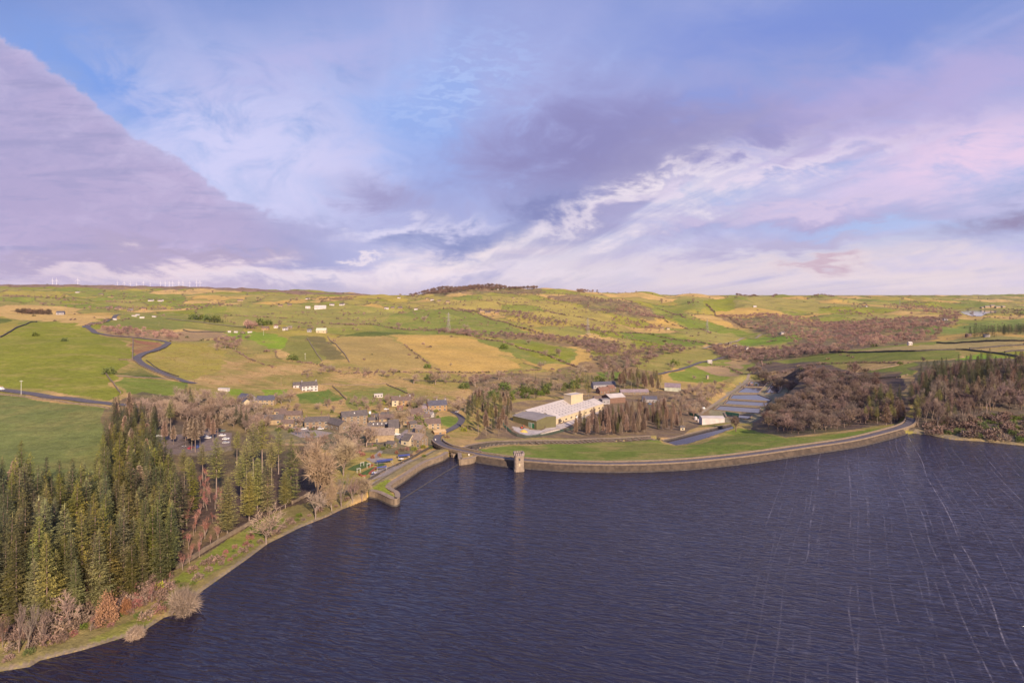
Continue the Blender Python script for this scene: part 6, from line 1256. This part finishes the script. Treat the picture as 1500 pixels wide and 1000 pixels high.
HED = [([(640, 484), (690, 492), (740, 502), (800, 520), (845, 538)], 2.8, 'hedge slanting down between the gold field and the green slope'), ([(592, 505), (632, 538), (645, 542)], 1.8, 'low hedge between the two gold fields'), ([(500, 548), (560, 545), (640, 546), (720, 545), (790, 542)], 2.2, 'hedge along the lower edge of the gold fields'), ([(905, 487), (950, 489), (1000, 499), (1050, 507)], 3.2, 'dark hedge above the long green valley field'), ([(912, 496), (960, 503), (985, 508)], 2.6, 'short hedge splitting the long green valley field'), ([(958, 464), (975, 470), (1000, 479), (1040, 488)], 3.4, 'hedge climbing the green fields left of the purplish wood'), ([(962, 452), (985, 459), (1004, 466)], 3.6, 'hedge on the upper green fields'), ([(1035, 446), (1048, 462), (1080, 474), (1110, 482)], 4.2, 'tall hedge bounding the purplish wood'),
 ([(672, 452), (720, 468), (770, 482), (800, 492)], 3.6, 'hedge running down from the hillside pines'), ([(600, 452), (660, 452), (690, 458)], 3.2, 'hedge under the ridge farm'), ([(506, 476), (560, 478), (600, 484), (650, 483)], 3.0, 'broken hedge above the gold fields'), ([(420, 471), (470, 473), (520, 477)], 2.8, 'hedge above the hill farm'), ([(330, 462), (370, 464), (420, 466)], 3.0, 'bushy hedge left of the hill farm pasture'), ([(430, 530), (470, 535), (500, 546)], 2.2, 'hedge under the small green fields'), ([(345, 514), (370, 528), (400, 538)], 1.8, 'thin hedge crossing the rough pasture'), ([(122, 477), (145, 475), (165, 468)], 2.4, 'dark hedge beside the hill road'),
 ([(1168, 537), (1210, 533), (1260, 531), (1330, 532)], 2.4, 'hedge along the near edge of the right green field'), ([(860, 482), (900, 487), (905, 492)], 3, 'hedge by the farther pylon'), ([(700, 440), (740, 447), (790, 450)], 3.2, 'hedge across the upper gold field'), ([(800, 455), (850, 465), (900, 475)], 3.4, 'hedge across the gold slope right of centre'), ([(1040, 534), (1068, 538), (1088, 548)], 2, 'scrubby hedge beside the tan ground'), ([(1110, 549), (1160, 545), (1220, 545), (1250, 548)], 2.6, 'hedge along the top of the valley wood')]
for i, (p, h, lab) in enumerate(HED):
    L = dens(GP(p), 3.2 if G(*p[0])[1] < 1200 else 5.0); g = np.random.default_rng(i)
    mass('hedge', lab, [(x+g.normal(0, .8), y+g.normal(0, 1.2), h*g.uniform(.6, 1.5)) for x, y in L if g.random() > .12], LBUSH, PUR+BRN+[(.11, .11, .05)], i, 'thing', 'hedge', 'hedges between the fields')
# dry-stone walls
DSW = [([(258, 833), (300, 807), (340, 783), (372, 764)], 1.5, 'pale stone wall between spruces and the grassy shore'), ([(428, 738), (445, 729), (462, 720)], 1.5, 'short pale stone wall by the largest bare tree'), ([(0, 494.5), (20, 483), (40, 474.5), (54, 471.5)], 1.6, 'dark field wall curving up the left hill'), ([(174, 527), (194, 528), (208, 537), (238, 550), (262, 558.5)], 1.3, 'pale wall along the lower bend of the winding road'), ([(195, 496), (194.5, 512), (194, 527)], 1.3, 'wall running straight beside the russet triangle'), ([(154, 547), (160, 555), (170, 568), (177, 577)], 1.4, 'pale wall dropping to the main road'), ([(214, 528), (232, 541), (262, 552)], 1.0, 'dark verge wall above the winding road'), ([(-40, 573), (0, 578), (60, 585), (110, 592), (160, 598.5)], 1.3, 'tan wall along the near side of the main road'),
 ([(1150, 518), (1200, 516.5), (1270, 516.5), (1340, 515), (1400, 512.5), (1430, 515), (1475, 520), (1500, 526)], 2.2, 'long dark wall under the straw fields on the right'), ([(1372, 502.5), (1430, 501.2), (1500, 500), (1600, 499.5)], 2.4, 'dark wall between the upper straw fields'), ([(1420, 511.5), (1460, 508.5), (1500, 505.8), (1600, 502)], 2.2, 'dark wall slanting across the straw fields'), ([(1472, 516.5), (1500, 514), (1600, 512)], 2.0, 'short dark wall at the right edge'), ([(1276, 543), (1300, 538.5), (1318, 534)], 1.4, 'pale track wall in the green field at right'), ([(1262, 556), (1290, 555), (1320, 553)], 2.0, 'dark wall below the green field at right'), ([(1313, 553.5), (1330, 549)], 1.2, 'tan bank wall at the corner of the right wood'),
 ([(480, 493), (495, 508), (512, 531)], 1.2, 'pale wall at the left side of the gold field'), ([(450, 495), (462, 515), (472, 529)], 1.0, 'faint wall between the two small green fields'), ([(487, 566), (498, 576), (508, 586)], 1.2, 'pale wall falling from the white farmhouse field'), ([(566, 563), (582, 570), (598, 577)], 1.2, 'pale wall above the golden houses'), ([(470, 563.5), (520, 564), (565, 562)], 1.0, 'low ruined wall of pale stones above the pasture'), ([(268, 483.5), (285, 487), (330, 486.5)], 1.6, 'dark wall in the brown heath field'), ([(590, 556), (640, 558.5), (700, 561)], 1.0, 'thin dark wall crossing the gold pasture'), ([(395, 650), (430, 652), (470, 650), (486, 645)], 1.4, 'grey wall round the farmyard'), ([(520, 652), (540, 652), (575, 649)], 1.6, 'dark garden wall under the long barn'), ([(510, 659), (530, 660), (552, 657)], 1.6, 'pale terrace wall above the russet shrubs'), ([(532, 709.5), (548, 699), (575, 685), (604, 671), (640, 652)], 1.3, 'long dark wall between gardens and lake path')]
for p, h, lab in DSW:
    L = dens(smooth(GP(p), 4), 5); zz = [float(TZ(*q)) for q in L]; g = random.Random(len(lab)); wd2 = .6 if L[0][1] < 700 else 1.2
    if 'dark' in lab: h *= 1.0
    wallthing('stone_wall', lab, 'wall', L, [z-.8 for z in zz], [z+h*g.uniform(.85, 1.1) for z in zz], wd2, [darks if 'dark' in lab else ston], 'dry-stone walls')
# ================================================================ cars, garden, posts
PAINT = {n: mat('car_paint_'+n, c, tuple(x*.9 for x in c), .3, .3, spec=.5) for n, c in {'white': (.75, .72, .70), 'silver': (.42, .41, .42), 'black': (.03, .03, .035), 'blue': (.05, .12, .35), 'red': (.42, .04, .05), 'green': (.14, .19, .16), 'navy': (.03, .045, .11)}.items()}
hub = mat('alloy', (.45, .45, .46), None, .4); lampm = mat('headlamp', (.8, .8, .78), None, .2); tail = mat('tail_lamp', (.45, .03, .02), None, .3)
def prof(mb, pts, hw, mi=0, taper=0.0):
    n = len(pts); b = len(mb.v); zm = max(p[1] for p in pts); z0 = min(p[1] for p in pts)
    for s in (-1, 1): mb.v += [(x, s*(hw-taper*(z-z0)/(zm-z0+1e-6)), z) for x, z in pts]
    mb.f += [tuple(b+i for i in range(n)), tuple(b+n+n-1-i for i in range(n))]; mb.mi += [mi, mi]
    for i in range(n): j = (i+1) % n; mb.f.append((b+i, b+n+i, b+n+j, b+j)); mb.mi.append(mi)
def car_meshes(van=False):
    o = {}
    mb = MB(); prof(mb, [(-2.1, .35), (-2.15, .75), (-2.0, .95), (-1.0, 1.0), (1.0, .98), (1.85, .85), (2.1, .65), (2.1, .35), (1.75, .28), (-1.75, .28)], .86)
    if van: prof(mb, [(-2.05, .95), (-2.0, 1.95), (-1.8, 2.05), (.75, 2.05), (1.35, .97)], .84, 0, .08)
    else: prof(mb, [(-1.62, 1.40), (-1.45, 1.46), (.05, 1.46), (.25, 1.40)], .64)
    o['body'] = mb
    mb = MB()
    if van: prof(mb, [(.62, 1.15), (.62, 1.85), (.86, 1.85), (1.26, 1.1)], .855)
    else: prof(mb, [(-2.0, .94), (-1.62, 1.40), (.25, 1.40), (1.02, .97)], .80, 0, .14)
    o['glass'] = mb
    return o
def car_proto(van):
    ms = car_meshes(van); tmp = {}
    for k_, m_ in (('body', PAINT['white']), ('glass', glass)):
        ob = ms[k_].build(k_, m_); tmp[k_] = ob.data; bpy.data.objects.remove(ob)
    mb = MB(); mb.bar((0, -.1, 0), (0, .1, 0), .33, .33, 14, 0); mb.bar((0, -.115, 0), (0, .115, 0), .19, .19, 10, 1); ob = mb.build('wheel', [blk, hub]); tmp['wheel'] = ob.data; bpy.data.objects.remove(ob)
    mb = MB(); mb.box(-.03, .03, -.16, .16, -.08, .08); ob = mb.build('headlight', lampm); tmp['headlight'] = ob.data; bpy.data.objects.remove(ob)
    mb = MB(); mb.box(-.03, .03, -.13, .13, -.09, .09); ob = mb.build('tail_light', tail); tmp['tail_light'] = ob.data; bpy.data.objects.remove(ob)
    return tmp
CARP = {False: car_proto(False), True: car_proto(True)}
def car(px, py, rz, col, label, van=False, group=None):
    x, y, z = G(px, py); t = thing('parked_van' if van else 'parked_car', label, 'van' if van else 'car', (x, y, z+.05), R(rz), group); P = CARP[van]
    b = link('body', P['body'], t); b.material_slots[0].link = 'OBJECT'; b.material_slots[0].material = PAINT[col]
    link('glass', P['glass'], t)
    for sx_ in (-1.32, 1.32):
        for sy_ in (-.8, .8): w = link('wheel', P['wheel'], t); w.location = (sx_, sy_, .33)
    for sy_ in (-.6, .6):
        h_ = link('headlight', P['headlight'], t); h_.location = (2.08, sy_, .68); h_ = link('tail_light', P['tail_light'], t); h_.location = (-2.12, sy_, .78)
CG_ = 'cars in the woodland car park'
for a in [(257, 656, 80, 'black', 'black car at the left end of the car park front row'), (268, 656, 85, 'white', 'white car in the car park front row'), (279, 657, 88, 'red', 'red car in the car park front row'), (290, 655.5, 90, 'blue', 'blue car at the right end of the front row'), (261, 648, 20, 'navy', 'dark navy car behind the black one'),
 (305, 642, 15, 'white', 'white car standing between two larch trunks'), (326, 638.5, 10, 'white', 'white car farthest back of the right-hand trio'), (331, 643.5, 10, 'white', 'white car in the middle of the right-hand trio'), (331, 649, 8, 'silver', 'silver car nearest of the right-hand trio'), (325, 632, 10, 'green', 'grey-green car at the far right corner of the car park'), (232, 640, 30, 'silver', 'silver car among the larches at the left of the car park'), (314, 633, 20, 'navy', 'navy car beside the grey-green one'), (228, 652, 60, 'red', 'dark red car left of the black one'), (299, 640, 15, 'silver', 'silver car left of the white one between the trunks')]: car(*a, group=CG_)
for a in [(593, 641, 25, 'blue', 'blue car parked in the inn yard'), (597, 638.5, 25, 'white', 'white car parked behind the blue one in the inn yard'), (445, 629, 40, 'white', 'white car in the farmyard'), (432, 627.5, 150, 'silver', 'silver car left of the white one in the farmyard'), (470, 628.8, 5, 'white', 'white car in front of the farmhouse barn wing'), (626, 597, 20, 'navy', 'navy car on the drive of the blue-roofed house'), (629, 602, 40, 'silver', 'silver car lower on the same drive'), (582, 637, 20, 'white', 'white car under the bright cream gable'), (566, 600, 10, 'white', 'white car below the golden houses'), (669, 604, 60, 'white', 'white car at the far end of the bend')]: car(*a)
car(542, 606, 100, 'white', 'white van beside the tall terrace house', True); car(2, 570.8, 8, 'white', 'white van driving on the main road', True); car(123, 479.5, 30, 'navy', 'dark van waiting at the hill road corner', True); car(952, 592, 10, 'blue', 'blue car before the blue-roofed workshop'); car(845, 612, 52, 'white', 'white lorry cab by the factory loading side', True); car(1031, 599, 40, 'white', 'white van on the path above the white shed', True); car(1084, 562, 55, 'silver', 'silver car on the path at the far filter beds')
# village pieces
lawnm = mat('lawn', (.085, .125, .028), (.06, .095, .022), .95, .6); slab = mat('paving_slabs', (.30, .25, .225), (.22, .185, .165), .9, .9); redb = mat('red_paint_edging', (.30, .085, .05), (.23, .065, .04), .7, .5)
def patch(name, px, m, dz=.12, n=10, kind='structure'):
    P = GP(px); x0, x1 = min(p[0] for p in P), max(p[0] for p in P); y0, y1 = min(p[1] for p in P), max(p[1] for p in P)
    b = MB(); D = dens(P+[P[0]], 2.0)[:-1]; c = (sum(p[0] for p in D)/len(D), sum(p[1] for p in D)/len(D)); zz = [float(TZ(*p))+dz for p in D]; zc = float(TZ(*c))+dz
    for i in range(len(D)): j = (i+1) % len(D); b.face([(*D[i], zz[i]), (*D[j], zz[j]), (*c, max(zc, (zz[i]+zz[j])/2))])
    o = b.build(name, m)
    if o.data.polygons[0].normal.z < 0: o.data.flip_normals()
    return tag(o, kind=kind)
patch('lawn', [(508, 687.5), (518, 682), (536, 675.5), (546, 680.5), (533, 686), (521, 690)], lawnm); patch('lawn', [(526, 694), (540, 687), (548, 684), (551, 687), (542, 693), (536, 696)], lawnm); patch('lawn', [(548, 681), (560, 678), (566, 680), (556, 684)], lawnm)
patch('paved_terrace', [(544, 694), (556, 687), (572, 683), (598, 671), (606, 674), (580, 688), (552, 701), (540, 704)], slab)
patch('garden_path', [(536, 672), (546, 668), (556, 660), (561, 661), (551, 670), (560, 675), (574, 672), (574, 674.5), (556, 679.5), (545, 677)], slab, .14)
patch('inn_yard', [(583, 648), (594, 637), (604, 634), (606, 638), (597, 645), (589, 652)], slab, .14)
patch('farm_yard', [(424, 634), (436, 626), (466, 630), (488, 634), (470, 640), (440, 641)], slab, .14)
patch('drive', [(612, 596), (622, 590), (634, 600), (636, 606), (626, 607)], slab, .14)
patch('car_park', [(226, 668), (232, 640), (300, 630), (340, 634), (338, 652), (296, 662), (262, 664)], mat('car_park_gravel', (.19, .145, .125), (.135, .10, .088), .95, .4), .14)
bluec = mat('blue_canvas', (.065, .08, .24), (.05, .06, .18), .7, .5); post = mat('white_post', (.74, .70, .64), None, .6); woodp = mat('timber_post', (.36, .25, .16), (.26, .18, .12), .9, 1)
def canopy(px, py, w, d, rz, label):
    x, y, z = G(px, py); t = thing('garden_canopy', label, 'canopy', (x, y, z), R(rz), 'blue canopies of the beer garden')
    b = MB(); N = 4
    for i in range(N):
        x0, x1 = -w/2+w*i/N, -w/2+w*(i+1)/N; zm = 2.75; b.hexa([(x0, -d/2, 2.3), (x1, -d/2, 2.3), (x1, 0, zm), (x0, 0, zm), (x0, -d/2, 2.36), (x1, -d/2, 2.36), (x1, 0, zm+.06), (x0, 0, zm+.06)]); b.hexa([(x0, 0, zm), (x1, 0, zm), (x1, d/2, 2.3), (x0, d/2, 2.3), (x0, 0, zm+.06), (x1, 0, zm+.06), (x1, d/2, 2.36), (x0, d/2, 2.36)])
    b.build('canvas', bluec, t)
    for sx_ in (-1, 1):
        for sy_ in (-1, 1): b = MB(); b.bar((sx_*(w/2-.15), sy_*(d/2-.15), -.2), (sx_*(w/2-.15), sy_*(d/2-.15), 2.3), .06); b.build('post', post, t)
canopy(563, 679.5, 9.5, 3.4, 27, 'long blue canopy beside the garden path'); canopy(591.5, 672, 7, 3.6, 18, 'shorter blue canopy near the spillway wall end'); canopy(559, 690, 5.5, 1.8, 26, 'narrow blue canopy on the paved terrace')
def arch(px, py, rz, label, w=1.8, h=2.3):
    x, y, z = G(px, py); b = MB()
    for yy in (-.5, .5):
        for s_ in (-1, 1): b.bar((s_*w/2, yy, -.2), (s_*w/2, yy, h), .06)
        b.bar((-w/2-.25, yy, h), (w/2+.25, yy, h), .06)
    for i in range(5): xx = -w/2+w*i/4; b.bar((xx, -.6, h+.1), (xx, .6, h+.1), .06)
    o = b.build('pergola_arch', post); o.location = (x, y, z); o.rotation_euler = (0, 0, R(rz)); tag(o, label, 'garden arch')
arch(530.5, 683, 30, 'white garden arch on the larger lawn'); arch(525.5, 692, 30, 'white garden arch at the near lawn corner'); arch(540, 684.5, 30, 'white garden arch between the two lawns')
for i, (px, lab) in enumerate((([(526, 695), (531, 697.5), (536, 697)], 'red edging at the near lawn corner'), ([(541, 694), (547, 688.5), (551, 685.5)], 'red edging on the right of the near lawn'), ([(541, 684), (546, 681)], 'short red edging between the lawns'))):
    L = dens(GP(px), 2); zz = [float(TZ(*p)) for p in L]; wallthing('red_edging', lab, 'edging', L, [z-.3 for z in zz], [z+.7 for z in zz], .9, [redb])
for px, py, lab in ((548, 697, 'round blue and white table parasol at the terrace end'), (588, 676.5, 'round white table parasol under the shorter canopy')):
    x, y, z = G(px, py); t = thing('parasol', lab, 'parasol', (x, y, z)); b = MB(); b.bar((0, 0, -.1), (0, 0, 2.5), .04, .04, 6); b.build('pole', post, t); b = MB()
    for i in range(10):
        a0, a1 = 2*math.pi*i/10, 2*math.pi*(i+1)/10; b.face([(1.5*math.cos(a0), 1.5*math.sin(a0), 2.05), (1.5*math.cos(a1), 1.5*math.sin(a1), 2.05), (0, 0, 2.6)], i % 2 if 'blue' in lab else 0)
        b.face([(1.5*math.cos(a1), 1.5*math.sin(a1), 2.0), (1.5*math.cos(a0), 1.5*math.sin(a0), 2.0), (0, 0, 2.5)], 0)
    b.build('canopy', [post, bluec], t)
tabs_ = [(551, 696), (556, 694.5), (561, 692.5), (566, 689), (572, 686), (578, 684), (584, 681), (590, 679)]
for i, (px, py) in enumerate(tabs_):
    x, y, z = G(px, py); t = thing('picnic_table', f'picnic table on the paved terrace, {ordw(i+1)} from the left', 'table', (x, y, z+.1), R(27), 'picnic tables on the terrace')
    b = MB(); b.box(-.9, .9, -.38, .38, .70, .76); b.build('tabletop', woodp, t)
    for s_ in (-1, 1): b = MB(); b.box(-.9, .9, s_*.7-.14, s_*.7+.14, .42, .47); b.build('bench', woodp, t)
    for s_ in (-.65, .65): b = MB(); b.bar((s_, -.75, 0), (s_, -.25, .72), .05); b.bar((s_, .75, 0), (s_, .25, .72), .05); b.bar((s_, -.72, .40), (s_, .72, .40), .05); b.build('frame', woodp, t)
# posts and poles
def pole(px, py, h, label, m=None, arms=True, r=.14):
    x, y, z = G(px, py); t = thing('utility_pole', label, 'pole', (x, y, z), R(20)); b = MB(); b.bar((0, 0, -.5), (0, 0, h), r, r*.7, 8); b.build('shaft', m or woodp, t)
    if arms: b = MB(); b.box(-1.1, 1.1, -.06, .06, h-.9, h-.75); [b.bar((x_, 0, h-.75), (x_, 0, h-.5), .06, .05, 6) for x_ in (-1, -.4, .4, 1)]; b.build('cross_arm', m or woodp, t)
pole(965, 601, 11, 'tall pale pole beside the blue-roofed workshop', post, False, .18); pole(558, 602, 9, 'wooden pole above the tan cottage'); pole(233, 478, 9, 'wooden pole in the caravan field'); pole(447, 527, 9, 'wooden pole at the edge of the small green field', post); pole(412, 565, 9, 'wooden pole on the rough pasture'); pole(31, 578, 11, 'pale pole by the main road at the left', post); pole(386, 491, 9, 'wooden pole below the hill farm', post); pole(597, 590, 9, 'wooden pole among the golden house trees')
# lifebuoy board by the bridge, road sign
def board(px, py, label, col, h=1.6, w=.8):
    x, y, z = G(px, py) if py else (0, 0, 0); t = thing('sign_board', label, 'sign', (x, y, z), R(-10)); b = MB(); b.bar((0, 0, -.3), (0, 0, h), .05, .05, 6); b.build('post', post, t); b = MB(); b.box(-w/2, w/2, -.09, -.05, h-.9, h+.1); b.build('panel', col, t)
board(687, 668.5, 'small white board on the abutment beside the bridge', post); board(638, 646, 'small white sign at the road end before the bridge', post); board(672, 603.5, 'white road sign at the far end of the bend', post, 2, 1.1)
# sheep scattered as one flock each by pen is not visible; garden furniture ends here
# ---------------------------------------------------------------- air
hz = bpy.data.materials.new('haze'); hz.use_nodes = True; q = NT(hz.node_tree); hz.node_tree.nodes.remove(hz.node_tree.nodes['Principled BSDF'])
pv = q.n('ShaderNodeVolumePrincipled'); pv.inputs['Color'].default_value = (.80, .76, .86, 1); pv.inputs['Density'].default_value = 0.000013; pv.inputs['Anisotropy'].default_value = .2
q.t.links.new(pv.outputs[0], hz.node_tree.nodes['Material Output'].inputs['Volume'])

mb = MB(); mb.box(-15000, 15000, -60, 24000, -60, 275); tag(mb.build('haze', hz), kind='stuff')
